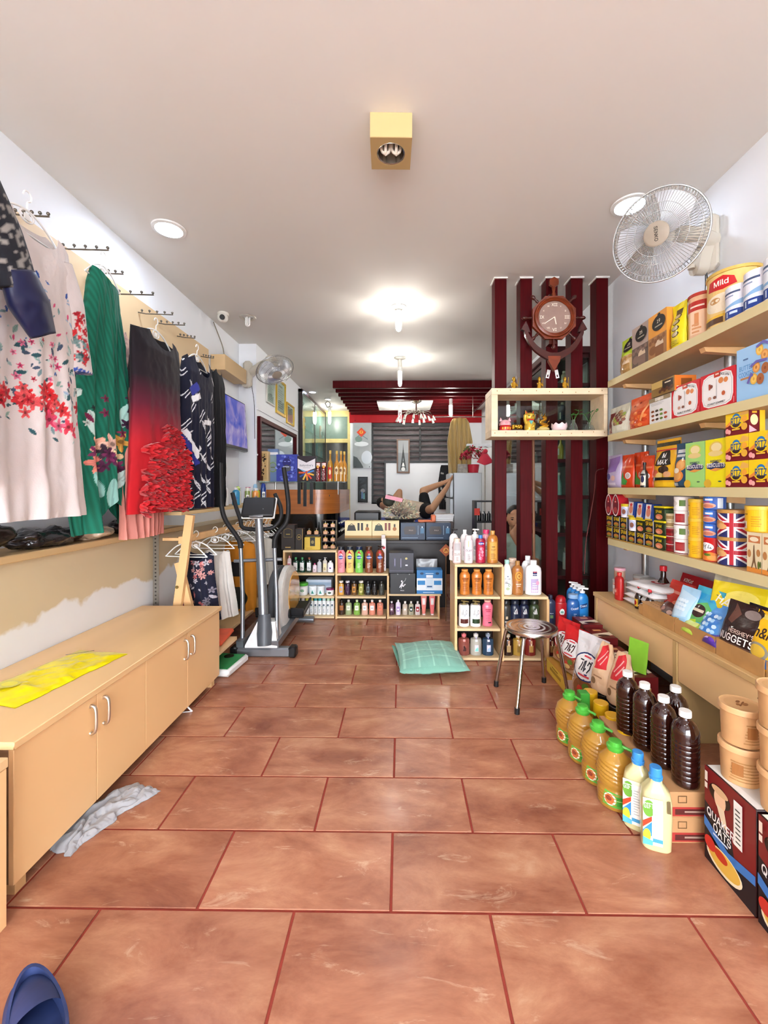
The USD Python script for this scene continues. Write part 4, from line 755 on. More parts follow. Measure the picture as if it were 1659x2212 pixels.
for k, (px, c, cc, lc) in enumerate(((737, 'd9a04a', 'e8e2d8', 'a8b4dc'), (751, '3a2238', 'd8d4dc', '5a3a58'), (765, '6a4a2a', '3a3a3a', 'd89a4a'), (780, '8a8a3a', 'e8e4d8', 'd8d088'), (795, '2a2a2c', '1a1a1a', '6a7a80'), (809, '1c1a1a', '141414', '3a3634'), (824, '3a3a34', '161616', '4a4a44'))):
    bottle('%s fragrance bottle, %s from the left, middle row of the rear unit' % (('amber', 'plum', 'brown orange', 'olive', 'black grey', 'black', 'smoky grey')[k], ORD[k]), (at(px, CY, y=y)[0], y, .226), .029, .155, 'square', c, 'wide', cc, [('R', .15, .1, .85, .9, lc), ('E', .5, .5, .2, .25, c)], clear=True, sy=.7)
for k, (px, c, cc, lc) in enumerate(((738, '3a2418', '2a1a12', 'a8683a'), (753, '9aa87a', 'd8d4c8', 'dfe4d0'), (771, '7fae4a', 'c8d8a8', 'e8f0d8'), (788, 'dcae9a', 'ece4e0', 'f4efe8'), (804, 'd98a72', 'efe8e2', 'f6efe8'), (821, 'c8806a', 'efe8e2', 'e88a6a'))):
    bottle('%s body mist bottle, %s from the left, bottom row of the rear unit' % (('dark amber', 'sage', 'lime green', 'pale peach', 'coral', 'salmon')[k], ORD[k]), (at(px, CY, y=y)[0], y, .026), .033, .165, 'square', c, 'cap', cc, [('R', .1, .05, .9, .95, lc), ('R', .1, .05, .9, .35, c), ('R', .3, .62, .7, .68, '6a6a6a')], clear=True, sy=.75)
# right column
for k, (px, c, cc, kind, lc) in enumerate(((846, '5a3a4a', 'e6e0e6', 'square', '8a6a7a'), (860, 'e6dcec', 'eeeeee', 'lotion', 'a88ac8'), (875, 'c8b8a8', 'f0ece6', 'square', 'd8c8b0'), (888, 'b8b49a', 'efeee8', 'square', '1f3a34'), (902, 'e4d4d0', 'f0eeea', 'square', 'a82a34'), (915.5, 'ef8a80', 'f4d8d4', 'tube', 'f6e4e0'), (933.5, 'ef7a7a', 'f4d8d4', 'tube', 'f4e4e0'))):
    bottle('%s, %s from the left, right end of the rear unit' % (('mauve bottle', 'lilac lotion bottle', 'beige bottle', 'clear bottle with dark green label', 'clear bottle with red label', 'pink tube', 'coral pink tube')[k], ORD[k]), (at(px, CY, y=y)[0], y, .026), .026 if kind != 'tube' else .03, .15 if kind != 'tube' else .19, kind, c, 'cap' if kind != 'tube' else 'disc', cc, [('R', .1, .2, .9, .9, lc), ('E', .5, .5, .25, .15, 'f2f0ee')], (.15, .6) if kind != 'tube' else (.45, .95), sy=.7, cat='bottle' if kind != 'tube' else 'tube')
POLO = [('E', .46, .62, .035, .045, 'd8d8da'), ('P', [(.40, .42), (.47, .58), (.52, .57), (.5, .44), (.56, .4), (.53, .34), (.47, .38), (.44, .26), (.42, .26), (.43, .36), (.38, .3), (.36, .31), (.39, .4)], 'd8d8da'), ('L', [(.48, .55), (.60, .66), (.62, .78)], .012, 'd8d8da'), ('P', [(.53, .44), (.60, .50), (.62, .46), (.56, .4)], 'd8d8da')]
carton('large black gift box with white rider emblem in the right part of the rear unit', (at(870, CY, y=4.24)[0], 4.27, .253), .25, .2, .205, '1b1b1d', POLO + [('T', 'POLO', .48, .17, .05, 'c8c8ca')] + [('E', q, .96, .02, .02, 'b8b8b8') for q in (.3, .76)], group=None)
carton('slim dark gift box with grooming tools printed on it, on the black gift box', (at(867, CY, y=4.25)[0], 4.27, .4585), .245, .17, .20, '2b2a36', [('R', .2, .3, .27, .75, '4a4860'), ('R', .46, .28, .5, .72, '8a88a0'), ('E', .7, .72, .05, .06, 'c8b878'), ('R', .66, .35, .76, .42, 'd8d8e4'), ('R', .22, .36, .25, .7, '9a98b0'), ('R', 0, .1, 1, .13, '5a586a')])
carton('blue and white gift set box at the right end of the rear unit', (at(927, CY, y=4.24)[0], 4.26, .253), .255, .16, .235, '2f7ab8', [('R', 0, .15, 1, .66, 'e8eef2'), ('R', .04, .38, .33, .56, '3a8ac8'), ('R', .36, .22, .64, .62, 'cfdfea'), ('R', .40, .28, .6, .34, '2a5a8a'), ('R', .67, .38, .96, .56, '3a8ac8'), ('R', .37, .68, .63, .8, 'e8eef2'), ('R', .34, .84, .66, .88, 'a8cce6'), ('E', .2, .86, .07, .05, '1c3a5a'), ('E', .8, .86, .07, .05, '1c3a5a')] + lines(.24, .8, .05, .11, 1, 'bcd8ec'))
pouch('crumpled white plastic bag behind the blue and white gift set', (at(922, CY, y=4.40)[0], 4.41, .253), .22, .31, .05, 'a4a5a5', None, seed=4, wr=.01)
# on top of the left column
Z = .683
carton('large dark gift box with gold line label, leftmost on top of the rear unit', (at(625, CY, y=4.27)[0], 4.28, Z), .135, .12, .25, '2a211d', [('L', [(.2, .5), (.2, .8), (.5, .86), (.8, .8), (.8, .5), (.2, .5)], .02, 'a08a4a'), ('R', .35, .6, .65, .64, 'a08a4a'), ('R', .3, .08, .7, .11, 'c8a85a')])
carton('smaller dark gift box with gold crest on top of the rear unit', (at(648, CY, y=4.27)[0], 4.28, Z), .078, .1, .21, '241d19', [('E', .5, .6, .3, .14, '8a7440'), ('E', .5, .6, .24, .11, '241d19'), ('R', .35, .57, .65, .63, 'a08a4a'), ('R', .92, 0, .98, 1, 'b89a5a')])
carton('yellow gift box with a dark window on top of the rear unit', (at(676, CY, y=4.25)[0], 4.25, Z), .158, .07, .125, 'cfae3c', [('R', .36, .3, .68, 1, '2c2a22'), ('E', .52, .62, .1, .14, '8a7a4a'), ('R', .1, .12, .5, .15, '8a7428')])
def flask(label, x, y, z, liquid='c89a7a', group=None):
    t = thing('perfume_bottle', label, 'perfume bottle', (x, y, z), 0, group)
    obj('body', cb(.045, .03, .038, .006), M(liquid, .12, coat=.8, name='perfume_glass'), t); obj('cap', mv(cyl(.017, 0, .026, 16, .003), (0, 0, .039)), M('141414', .2, coat=.5), t)
    obj('collar', mv(cyl(.0175, 0, .006, 16), (0, 0, .0385)), M('c9a24a', .3, .9), t); return t
f0 = None
for c, px in enumerate((703, 719)):
    for k in range(4):
        x = at(px, CY, y=4.27)[0]; lab = 'small square perfume bottle, %s column, %s of the black display on the rear unit' % (('left', 'right')[c], ('bottom row', 'second row', 'third row', 'top row')[k])
        if f0 is None: f0 = flask(lab, x, 4.27, Z + .004 + .0725 * k, group='perfume display bottles')
        else: dup(f0, (x, 4.27, Z + .004 + .0725 * k), 0, lab)
for c, px in enumerate((668, 684)):
    dup(f0, (at(px, CY, y=4.31)[0], 4.305, Z + .1445), 0, 'small square perfume bottle, %s one above the yellow gift box' % ('left', 'right')[c])
t = thing('display_rack', 'black display rack holding eight small square perfume bottles', 'display rack', (at(711, CY, y=4.28)[0], 4.28, Z))
for k in range(5): obj('tray', bx(-.072, -.03, .0725 * k, .072, .045, .0725 * k + .003), M('16140f', .3, name='black_tray'), t)
for x in (-.074, .072): obj('side', bx(x, -.03, 0, x + .003, .045, .293), M('16140f', .3, name='black_tray'), t)
t = thing('display_rack', 'low black riser carrying two perfume bottles behind the yellow gift box', 'display rack', (at(676, CY, y=4.315)[0], 4.32, Z)); obj('tray', bx(-.072, -.025, 0, .072, .03, .14), M('16140f', .3, name='black_tray'), t)

# ---------------------------------------------------------------- dark counter behind, gift boxes, bouquet
DK = M('241a18', .4, var=.15, name='dark_veneer')
t = thing('counter', 'dark brown counter behind the rear shelf unit', 'counter'); obj('top_board', bx(-.72, 4.56, .70, .52, 5.3, .735, .003), DK, t); obj('front_panel', bx(-.70, 4.6, 0, .50, 4.63, .70), DK, t); obj('side_panel', bx(-.70, 4.63, 0, -.67, 5.25, .7), DK, t); obj('side_panel', bx(.47, 4.63, 0, .50, 5.25, .7), DK, t)
def gset(c1, c2): return [('R', 0, 0, 1, .22, 'a87a3a'), ('R', 0, 0, 1, .1, '6a5a30'), ('P', [(.08, .48), (.13, .78), (.36, .78), (.42, .48)], c1), ('L', [(.17, .78), (.25, .86), (.33, .78)], .02, '2a2418'), ('R', .47, .5, .545, .9, c2), ('R', .6, .5, .675, .9, c2), ('E', .83, .58, .07, .1, 'a8642a'), ('R', .8, .68, .86, .84, '3a2a18')]
Zc = .7355; yb = 4.62
for px, lay, c, lab in ((774, gset('1e1c18', '1c1c1e'), 'ead6a0', 'cream gift set box with black pouch and tubes, left end of the dark counter'), (833, gset('26382c', '7a2a22'), 'ead6a0', 'cream gift set box with green pouch and red tubes, second on the dark counter')):
    carton(lab, (at(px, CY, y=yb)[0], yb + .07, Zc), .298, .14, .205, c, lay)
for px, lab in ((892, 'navy gift set box with brown pouch, left of two on the dark counter'), (947, 'navy gift set box with brown pouch, right of two on the dark counter')):
    carton(lab, (at(px, CY, y=yb)[0], yb + .07, Zc), .27, .14, .185, '1c3450', [('P', [(.16, .32), (.12, .62), (.2, .8), (.58, .8), (.64, .5), (.6, .32)], '4a4444'), ('R', .7, .3, .72, .85, '9ab0c4'), ('R', .8, .38, .95, .7, '5a86a8'), ('R', .85, .7, .9, .8, 'c8d4dc'), ('R', .05, .1, .7, .14, '8aa0b8'), ('T', 'POLO', .42, .56, .07, 'a89a90')])
carton('slim white bottle box with a red oval in front of the second cream gift box', (at(828, CY, y=4.52)[0], 4.53, .70), .04, .035, .10, 'efe4e2', [('E', .5, .4, .4, .18, 'c8323a')])
bq = thing('bouquet', 'bouquet of folded pale banknote flowers in dark wrapping on the counter', 'bouquet', (at(866, 1112, y=4.95)[0], 4.95, 1.02)); r = np.random.default_rng(5)
cone = lathe([(.03, -.28), (.10, -.16), (.17, -.09), (.2, -.07)], 24); obj('wrapping', lump(cone, .02, 14, 2), M('2a2624', .7, name='dark_paper'), bq, 60)
PET, PC = [], []
for k in range(420):
    d = r.normal(size=3); d[1] = -abs(d[1]); d /= np.linalg.norm(d); p = d * np.array([.185, .15, .125]) * r.uniform(.8, 1); s = r.uniform(.016, .028); u = np.cross(d, r.normal(size=3)); u /= np.linalg.norm(u); w = np.cross(d, u)
    PET.append(np.array([p, p + u * s * .5 + d * s, p + d * s * 1.9, p - u * s * .5 + d * s, p + u * s * .5 + d * s, p + w * s * .3 + d * s * 1.2])); PC.append(np.tile(np.array(lin(['d4c8a4', 'b4b49a', 'e4dcc2', '9aa090', 'd4b498'][k % 5])), (6, 1)))
obj('petals', (np.vstack(PET), np.vstack([np.array([[0, 1, 5], [1, 2, 5], [2, 3, 5], [3, 0, 5]]) + 6 * k for k in range(420)])), MP(.7), bq, False, np.vstack(PC)); tag(stage.GetPrimAtPath(str(bq.GetPath()) + '/petals'), kind='stuff')
obj('ribbon_tag', mv(bx(-.1, -.002, -.022, .1, .002, .022), (-.08, -.13, .165), ry=.22), M('e8a0b0', .6, name='pink_paper'), bq)
obj('leaf_wrap', lump(mv(ball((0, 0, 0), .07, 3), (-.14, -.06, .14)), .01, 20), M('2e3028', .7, name='dark_paper'), bq)
tag(obj('orange_case', join(mv(bx(-.10, -.06, 0, .10, .06, .02, .006), (at(922, CY, y=4.76)[0], 4.80, .92)), mv(bx(.05, -.06, -.0, .10, .06, .08, .008), (at(922, CY, y=4.76)[0], 4.80, .92))), M('e0703a', .4, name='orange_plastic'), None), 'orange plastic carry case behind the navy gift boxes', 'case')
for k in range(4): carton('white printed magazine, %s in the pile beside the fridge' % ('lowest', 'second', 'third', 'topmost')[k], (at(958, CY, y=4.85)[0] + .005 * k, 4.95, .9205 + .02 * k), .22, .16, .019, 'dcdadb', None, name='magazine', cat='magazine', top=[('R', .05, .05, .95, .95, 'c8b0a8'), ('P', [(.1, .2), (.5, .9), (.9, .3)], '4a3a38'), ('R', .5, .1, .9, .3, 'f0f0f0')])
t = thing('storage_box', 'grey brown low box on the counter under the magazines and the orange case', 'box', (at(945, CY, y=4.9)[0], 4.92, Zc)); obj('body', cb(.34, .3, .184, .004), M('4a3a36', .5), t)
t = thing('dark_chest', 'black office printer at the left behind the cream gift boxes', 'printer', (at(795, CY, y=5.0)[0], 5.0, Zc)); obj('body', cb(.3, .3, .30, .02), BLACKP, t); obj('tray', mv(bx(-.1, -.2, 0, .1, -.15, .02), (0, 0, .04)), M('5a2a22', .3), t); obj('paper_slot', bx(-.09, -.157, .1, .09, -.15, .11), M('d8d8d8', .5), t)

# ---------------------------------------------------------------- curved reception desk with a glass shelf
yd = 5.15; xa, xb = -1.74, at(728, CY, y=yd)[0]
arc = [(xa, yd), (xb - .28, yd)] + [(xb - .28 + .28 * math.sin(a), yd + .28 - .28 * math.cos(a)) for a in np.linspace(.1, PI / 2, 12)] + [(xb, 6.4)]
def wall_along(P, th, z0, z1):
    P = np.array(P); d = np.gradient(P, axis=0); d /= np.linalg.norm(d, axis=1, keepdims=True); n = np.stack([-d[:, 1], d[:, 0]], 1); Q = P + n * th; k = len(P)
    V = np.vstack([np.c_[P, np.full(k, z0)], np.c_[P, np.full(k, z1)], np.c_[Q, np.full(k, z0)], np.c_[Q, np.full(k, z1)]]); i = np.arange(k - 1); f = []
    for a, b in ((0, 1), (3, 2), (1, 3), (2, 0)): f += [np.stack([a * k + i, a * k + i + 1, b * k + i + 1], 1), np.stack([a * k + i, b * k + i + 1, b * k + i], 1)]
    return V, np.vstack(f)
t = thing('reception_desk', 'curved reception desk with orange brown wood band over a black dotted front', 'desk')
obj('wood_band', wall_along(arc, .03, .985, 1.285), M('a8622c', .3, var=.12, scale=5, stretch=(.3, .3, 9), coat=.3, name='orange_wood'), t)
obj('lower_front', wall_along([(x + (.0 if k < 2 else .0), y + .03) for k, (x, y) in enumerate(arc)], .02, 0, .985), M('0d0d0e', .15, coat=.6, name='black_gloss'), t)
dots = []
for zz in np.arange(.12, .95, .105):
    for q in np.linspace(.56, .97, 10):
        s = np.array(arc); L = np.r_[0, np.cumsum(np.linalg.norm(np.diff(s, axis=0), axis=1))]; l = q * 1.5; x = np.interp(l, L, s[:, 0]); yy = np.interp(l, L, s[:, 1])
        dots.append(mv(ball((0, 0, 0), .011, 1), (x + .012 * (q > .7), yy + .028, zz)))
obj('dots', join(dots), M('f0efe8', .4, name='white_stud'), t); tag(stage.GetPrimAtPath(str(t.GetPath()) + '/dots'), kind='stuff')
for k, px in enumerate((646.5, 659, 673)): obj('black_strip', bx(at(px, CY, y=yd)[0] - .019, yd - .012, 1.10 + (.01 if k != 1 else -.02), at(px, CY, y=yd)[0] + .019, yd - .001, 1.375), M('101011', .3), t)
obj('inner_shelf', bx(xa, yd + .06, 1.2, xb - .1, 5.6, 1.22), DK, t)
xg = at(742, CY, y=5.3)[0]; t = thing('glass_shelf', 'glass shelf with steel posts carrying gift boxes above the curved desk', 'glass shelf')
obj('glass_plate', bx(-1.74, yd - .0, 1.376, xg, yd + .34, 1.386), M('b9d4cc', .06, trans=.85, ior=1.5, name='green_glass'), t)
for x in (-1.6, -1.15, -.80): obj('post', mv(cyl(.012, 1.221, 1.376, 12), (x, yd + .2, 0)), STEEL, t)
ys = yd + .1; Z = 1.3865
def gx(px): return at(px, CY, y=ys)[0]
LAT = []
r = random.Random(8)
for k in range(70): LAT.append(('E', r.uniform(.12, .88), r.uniform(.08, .95), r.uniform(.02, .06), r.uniform(.012, .03), '2a2018'))
carton('pale wooden gift box with cut lattice and a red mark, leftmost on the glass shelf', (gx(562), ys, Z), .235, .10, .375, 'd8b884', [('R', .08, .06, .92, .95, 'c9a670')] + LAT + [('E', .5, .54, .33, .2, 'd8b884'), ('L', [(.36, .62), (.66, .66)], .05, 'b8321f'), ('L', [(.42, .66), (.40, .46), (.5, .42)], .05, 'b8321f'), ('L', [(.55, .64), (.6, .5), (.7, .54)], .05, 'b8321f'), ('L', [(.38, .56), (.7, .58)], .035, 'b8321f')], b=.004)
carton('grey blue gift bag with a green ring behind the wooden gift box', (gx(588), ys + .06, Z), .13, .07, .41, '6f88b4', [('R', .0, .82, 1, .9, 'e8e8ec'), ('R', .1, .3, .9, .8, '8aa0a8'), ('E', .5, .44, .4, .16, '7a9a60'), ('E', .5, .44, .33, .13, '8a9aa0'), ('R', .3, .42, .7, .45, '6a7a50')])
FACE = [('R', 0, 0, 1, 1, '3a44a0')]
for k in range(46): a = r.uniform(0, 6.28); q = r.uniform(.25, .5); FACE.append(('E', .5 + q * math.cos(a), .5 + .95 * q * math.sin(a), r.uniform(.03, .09), r.uniform(.02, .05), r.choice(['6f7fd0', '2c2f78', '8a9ae0', '4a55b8', '5868c0'])))
FACE += [('E', .5, .7, .2, .16, '2a2a70'), ('E', .42, .74, .06, .015, '8a96e0'), ('E', .6, .74, .06, .015, '8a96e0'), ('P', [(.3, .55), (.5, .62), (.7, .55), (.66, .4), (.5, .36), (.36, .4)], '4c5058'), ('R', .32, .52, .62, .56, 'a8b0d0')]
carton('blue gift bag with a swirling animal pattern on the glass shelf', (gx(622), ys, Z), .262, .09, .335, '3a44a0', FACE)
BAL = [('R', 0, 0, 1, 1, '2a1c22')]
for k in range(12): a = PI * .08 + k * PI * .076 * 2.4; L = .34; BAL.append(('L', [(.5, .34), (.5 + L * 1.25 * math.cos(a), .34 + L * .9 * math.sin(a))], .09, ['e8862a', 'd83a2a', 'f0b83a', '2f7ac0', '6aa8d8', 'e05a2a', '1f4a90', 'f0c860'][k % 8]))
BAL += [('P', [(.02, .52), (.02, .9), (.5, .74), (.98, .9), (.98, .52), (.5, .40)], 'e6dfe2'), ('T', "Ballantine's", .5, .63, .075, {'b': False, 'w': .72}, '2a3a4a'), ('R', .3, .53, .7, .545, 'b0a8ac'), ('E', .5, .36, .06, .05, 'c8402a')]
carton('dark gift box with a white chevron label and colourful ribbons on the glass shelf', (gx(664), ys, Z), .228, .10, .315, '241a20', BAL)
for k, px in enumerate((687.5, 700)):
    can('red drink bottle box with white vertical lettering, %s of two on the glass shelf' % ('left', 'right')[k], (gx(px), ys, Z), .031, .24, [('R', 0, 0, 1, 1, '6a1420'), ('R', 0, .8, 1, 1, 'f0d8d0'), ('E', .5, .78, .28, .09, 'e8a83a'), ('T', 'CHOYA', .38, .36, .17, {'r': 90, 'w': .6}, 'f4ece4')] + lines(.62, .9, .1, .6, 5, 'b04a4a'), body='6a1420', name='bottle_box', cat='drink tube', arc=1.9)
for k, (px, c, lc) in enumerate(((714, 'b8862a', 'c83226'), (728, 'c98a34', 'e8d0a0'), (736, 'c98a34', 'e8d0a0'), (742, 'c98a34', 'e8d0a0'))):
    bottle(('slender gold bottle with a red lower label on the glass shelf', 'amber liquor bottle, left of three alike on the glass shelf', 'amber liquor bottle, middle of three on the glass shelf', 'amber liquor bottle, right of three on the glass shelf')[k], (gx(px), ys - .02 + .05 * (k - 1 if k else 0), Z), .036, .36 if k else .365, 'wine', c, 'cap', 'd8b45a', [('R', .05, .1, .95, .95, lc), ('E', .5, .6, .25, .2, '8a5a2a' if k else 'f0d8a0')], (.04, .5) if not k else (.22, .5), clear=True, sy=1)

# ---------------------------------------------------------------- tall glass cabinet on the left, rear column, mirror panel
t = thing('glass_cabinet', 'tall glass fronted display cabinet with dark frame on the left wall', 'display cabinet'); x0, x1 = WLO + .003, WLO + .05
obj('back_panel', bx(x0, 7.15, .02, x0 + .01, 9.4, 2.98), M('a9b8b4', .5, name='pale_green_panel'), t)
for yy in (7.15, 8.2, 9.36): obj('frame_post', bx(x0, yy, 0, x1 + .02, yy + .05, 3.0, .003), M('2c2322', .4), t)
for z in (0, 2.95): obj('frame_rail', bx(x0, 7.15, z, x1 + .02, 9.41, z + .05), M('3a2422', .4), t)
for z in (.6, 1.1, 1.55, 1.95, 2.35): obj('shelf', bx(x0 + .01, 7.2, z, x1, 9.36, z + .012), M('a8c4bc', .1, trans=.6, name='green_glass'), t)
for k, (a, b) in enumerate(((7.2, 8.2), (8.25, 9.36))): obj('pane', bx(x1 + .012, a, .05, x1 + .016, b, 2.95), GL('e6f2ee'), t)
r = random.Random(4)
for k in range(16):
    z = r.choice([1.562, 1.962, 2.362]); yy = 7.35 + .125 * k; carton('small %s packet on the shelves of the tall glass cabinet' % ('white', 'orange', 'pale blue', 'dark')[k % 4], (x0 + .028, yy, z), .09, .03, r.uniform(.12, .28), ('e8e8e4', 'e07a3a', 'a8d0e0', '3a4440')[k % 4], [('R', .1, .3, .9, .6, 'f4f4f0')], rz=PI / 2, group='%s packets in the tall glass cabinet' % ('white', 'orange', 'pale blue', 'dark')[k % 4])
t = thing('etched_mirror', 'etched glass panel on the white pier left of the louvre window', 'panel', (at(783, CY, y=YB)[0], YB - .03, at(800, 1000, y=YB)[2] - .12)); H = at(800, 912, y=YB)[2] - at(800, 1016, y=YB)[2]
obj('panel', bx(-.205, -.01, 0, .205, .0, H), M('a9afb2', .12, var=.12, scale=3, name='grey_mirror'), t)
put_print(t, [('P', [(0, 0), (0, .25), (.2, .22), (.4, .12), (.55, .02), (.55, 0)], '4a5254'), ('E', .75, .22, .3, .14, 'd8e0ea'), ('E', .45, .5, .4, .05, 'dfe4e8'), ('L', [(.1, .62), (.4, .7), (.8, .6)], .04, '6f8084'), ('E', .3, .6, .2, .06, '7a9088')], .40, H - .01, flat(-.0105, .005), 'etched_picture')
for z in (.02, H - .03): obj('clip', join(bx(-.17, -.02, z, -.15, .0, z + .02), bx(.15, -.02, z, .17, 0, z + .02)), BLACKP, t)
t = thing('paper_charm', 'red and gold diamond paper charm on the glass panel', 'paper charm', (at(781, CY, y=YB)[0], YB - .05, at(781, 934, y=YB)[2] - .11)); obj('paper', mv(bx(-.075, -.003, -.075, .075, .003, .075), (0, 0, .105), ry=PI / 4), M('d8431f', .5, name='red_paper'), t)
put_print(t, [('E', .5, .52, .2, .2, 'f0b83a'), ('L', [(.36, .6), (.64, .62)], .05, 'c83a1c'), ('L', [(.5, .7), (.48, .36)], .05, 'c83a1c'), ('L', [(.38, .46), (.62, .44)], .05, 'c83a1c')], .2, .2, flat(-.0035, .005), 'printed_sign')
t = thing('wall_niche', 'narrow black framed niche window in the white pier behind the desk', 'niche', (at(784, CY, y=YB)[0], YB - .012, at(784, 1085, y=YB)[2])); H = at(784, 1030, y=YB)[2] - at(784, 1085, y=YB)[2]
for a in (bx(-.11, -.02, 0, -.085, .01, H), bx(.085, -.02, 0, .11, .01, H), bx(-.085, -.02, 0, .085, .01, .03), bx(-.085, -.02, H - .03, .085, .01, H)): obj('frame', a, BLK, t)
obj('pane', bx(-.085, -.004, .03, .085, .008, H - .03), M('4a4e52', .1, var=.5, scale=9, name='dark_glass'), t)
put_print(t, [('P', [(0, .6), (1, .8), (1, .9), (0, .72)], '2a2c2e'), ('E', .5, .45, .3, .09, '9a9aa0'), ('R', .3, .1, .5, .4, '6a8ab8'), ('R', .55, .08, .75, .34, '7ab8c0')], .17, H - .06, flat(-.0045, .03), 'things_behind')
t = thing('framed_picture', 'tall narrow framed picture of an iron tower on the white back wall', 'picture frame', (at(871, CY, y=YB)[0], YB - .055, at(871, 1022, y=YB)[2])); W, H = .29, at(871, 949, y=YB)[2] - at(871, 1022, y=YB)[2]
for a in (bx(-W / 2, -.02, 0, W / 2, .015, .03), bx(-W / 2, -.02, H - .03, W / 2, .015, H), bx(-W / 2, -.02, .03, -W / 2 + .03, .015, H - .03), bx(W / 2 - .03, -.02, .03, W / 2, .015, H - .03)): obj('frame', a, M('6a4426', .4, name='brown_frame'), t)
obj('backing', bx(-W / 2 + .03, -.005, .03, W / 2 - .03, .01, H - .03), M('8a8e92', .5), t)
put_print(t, [('R', 0, 0, 1, 1, '8f9496'), ('R', 0, .6, 1, 1, 'a4a8aa'), ('P', [(.2, .05), (.46, .7), (.5, .95), (.54, .7), (.8, .05), (.66, .05), (.5, .45), (.34, .05)], '2f3230'), ('R', .36, .3, .64, .33, '2f3230'), ('P', [(.36, .18), (.45, .28), (.55, .28), (.64, .18)], 'f0f0ee'), ('E', .5, .08, .2, .06, 'e8e8e6')], W - .06, H - .06, flat(-.0055, .03), 'printed_picture')

# ---------------------------------------------------------------- fridge, flowers, bed, hanging clothes
yf = 6.9; xf0, xf1 = at(971, CY, y=yf)[0], at(1041, CY, y=yf)[0]; zf = at(1000, 1021, y=yf)[2]
FR = M('b4b7ba', .35, .3, var=.02, name='fridge_grey'); t = thing('refrigerator', 'light grey two door refrigerator seen from its side at the rear', 'refrigerator')
obj('body', bx(xf0 + .07, yf, .03, xf1, yf + .55, zf, .008), FR, t); obj('door', bx(xf0, yf + .0, .05, xf0 + .066, yf + .55, at(1000, 1077, y=yf)[2], .012), FR, t); obj('door', bx(xf0, yf, at(1000, 1075, y=yf)[2], xf0 + .066, yf + .55, zf - .005, .012), FR, t); obj('foot', bx(xf0 + .1, yf + .02, 0, xf1 - .02, yf + .5, .03), BLACKP, t)
def flowers3d(name, label, loc, r0, n, pots, seed, cols):
    t = thing(name, label, 'flowers', loc); r = np.random.default_rng(seed); pm, cm = [], []
    obj('pot', lathe(pots, 20), M(cols[0], .4, name='pot'), t)
    for k in range(n):
        d = r.normal(size=3); d[2] = abs(d[2]) * .8; d /= np.linalg.norm(d); p = np.array([0, 0, pots[-1][1] + r0 * .55]) + d * r0 * r.uniform(.5, 1); s = r.uniform(.02, .045); u = np.cross(d, r.normal(size=3)); u /= np.linalg.norm(u)
        pm.append(np.array([p, p + u * s + d * s * .6, p + d * s * 1.3 - [0, 0, .01], p - u * s + d * s * .6])); cm.append(np.tile(np.array(lin(cols[1 + k % (len(cols) - 1)])), (4, 1)))
    obj('petals', (np.vstack(pm), np.vstack([np.array([[0, 1, 2], [0, 2, 3]]) + 4 * k for k in range(n)])), MP(.6), t, False, np.vstack(cm)); tag(stage.GetPrimAtPath(str(t.GetPath()) + '/petals'), kind='stuff')
    return t
flowers3d('flower_basket', 'red artificial flower basket on top of the refrigerator', (at(1022, CY, y=7.1)[0], 7.08, zf + .001), .20, 300, [(.08, 0), (.1, .14)], 2, ['b81f34', 'c82a44', 'd84a64', '8f1a2a', '5a6a3a', 'e0708a'])
t = thing('red_bow', 'large red ribbon bow standing right of the flower basket', 'ribbon bow', (at(1048, CY, y=6.7)[0], 6.72, at(1040, 1005, y=6.7)[2])); rb = M('c81f3c', .5, sheen=.3, name='red_ribbon')
obj('ribbon', hull([(-.13, 0, .05), (.14, 0, .05), (0, .03, .26), (0, -.03, .2), (-.02, -.05, .0), (.02, .05, .0)]), rb, t); obj('knot', ball((0, -.03, .22), .04, 2), rb, t); obj('stand', cyl(.012, -at(1040, 1005, y=6.7)[2] + .0, .02, 10), M('b0aca4', .4), t)
t = thing('photo_box', 'small grey patterned box on the refrigerator left of the red flowers', 'box', (at(999, CY, y=7.1)[0], 7.1, zf + .001)); obj('body', cb(.16, .1, .15, .003), M('9a948c', .5, var=.3, scale=20), t)
t = thing('plant_shelf', 'white wall shelf with scalloped front above the refrigerator flowers', 'wall shelf', (at(1036, CY, y=7.3)[0], 7.3, at(1036, 963, y=7.3)[2])); obj('plate', ext(Polygon([(-.22, .03), (.22, .03), (.22, -.02)] + [(.2 - .055 * k, -.035 if k % 2 else -.015) for k in range(8)] + [(-.22, -.02)]), .12), M('e6edf2', .4), t)
# coat of gold cloth on a rail
zr = at(1000, 892, y=7.2)[2]; t = thing('curtain_rail', 'thin steel clothes rail below the ceiling at the rear right', 'rail'); obj('bar', mv(mv(cyl(.01, 0, 1.0, 10), ry=PI / 2), (at(940, CY, y=7.2)[0], 7.6, zr)), STEEL, t); obj('hanger_rod', mv(cyl(.006, zr, CEIL, 8), (at(1030, CY, y=7.2)[0], 7.6, 0)), STEEL, t)
gold = lambda x, z, f: np.array(lin('b89a5c')) * (.75 + .35 * np.sin(38 * x + 2) ** 2)[:, None]
garment('long gold satin curtain cloth hanging from the rear rail', 'curtain', (at(993, CY, y=7.6)[0], 7.6, at(990, 1025, y=7.2)[2]), 0, [(0, .20, .06), (.6, .23, .07), (.95, .17, .05), (1.06, .10, .03)], lambda c: zr - at(990, 1025, y=7.2)[2] - .02 - .02 * np.abs(c), lambda c: zr - at(990, 1025, y=7.2)[2] - .02 + 0 * c, lambda c: .02 * c, gold, 90, 70, (.035, 4, .6), MP(.3, 0, .4, .1, 40, 'satin'), name='curtain')
fl2 = [(g.uniform(-.1, .1), g.uniform(0, .8), g.uniform(.015, .03), 'd0d0cc', 5, g.uniform(0, 6)) for k in range(26)]
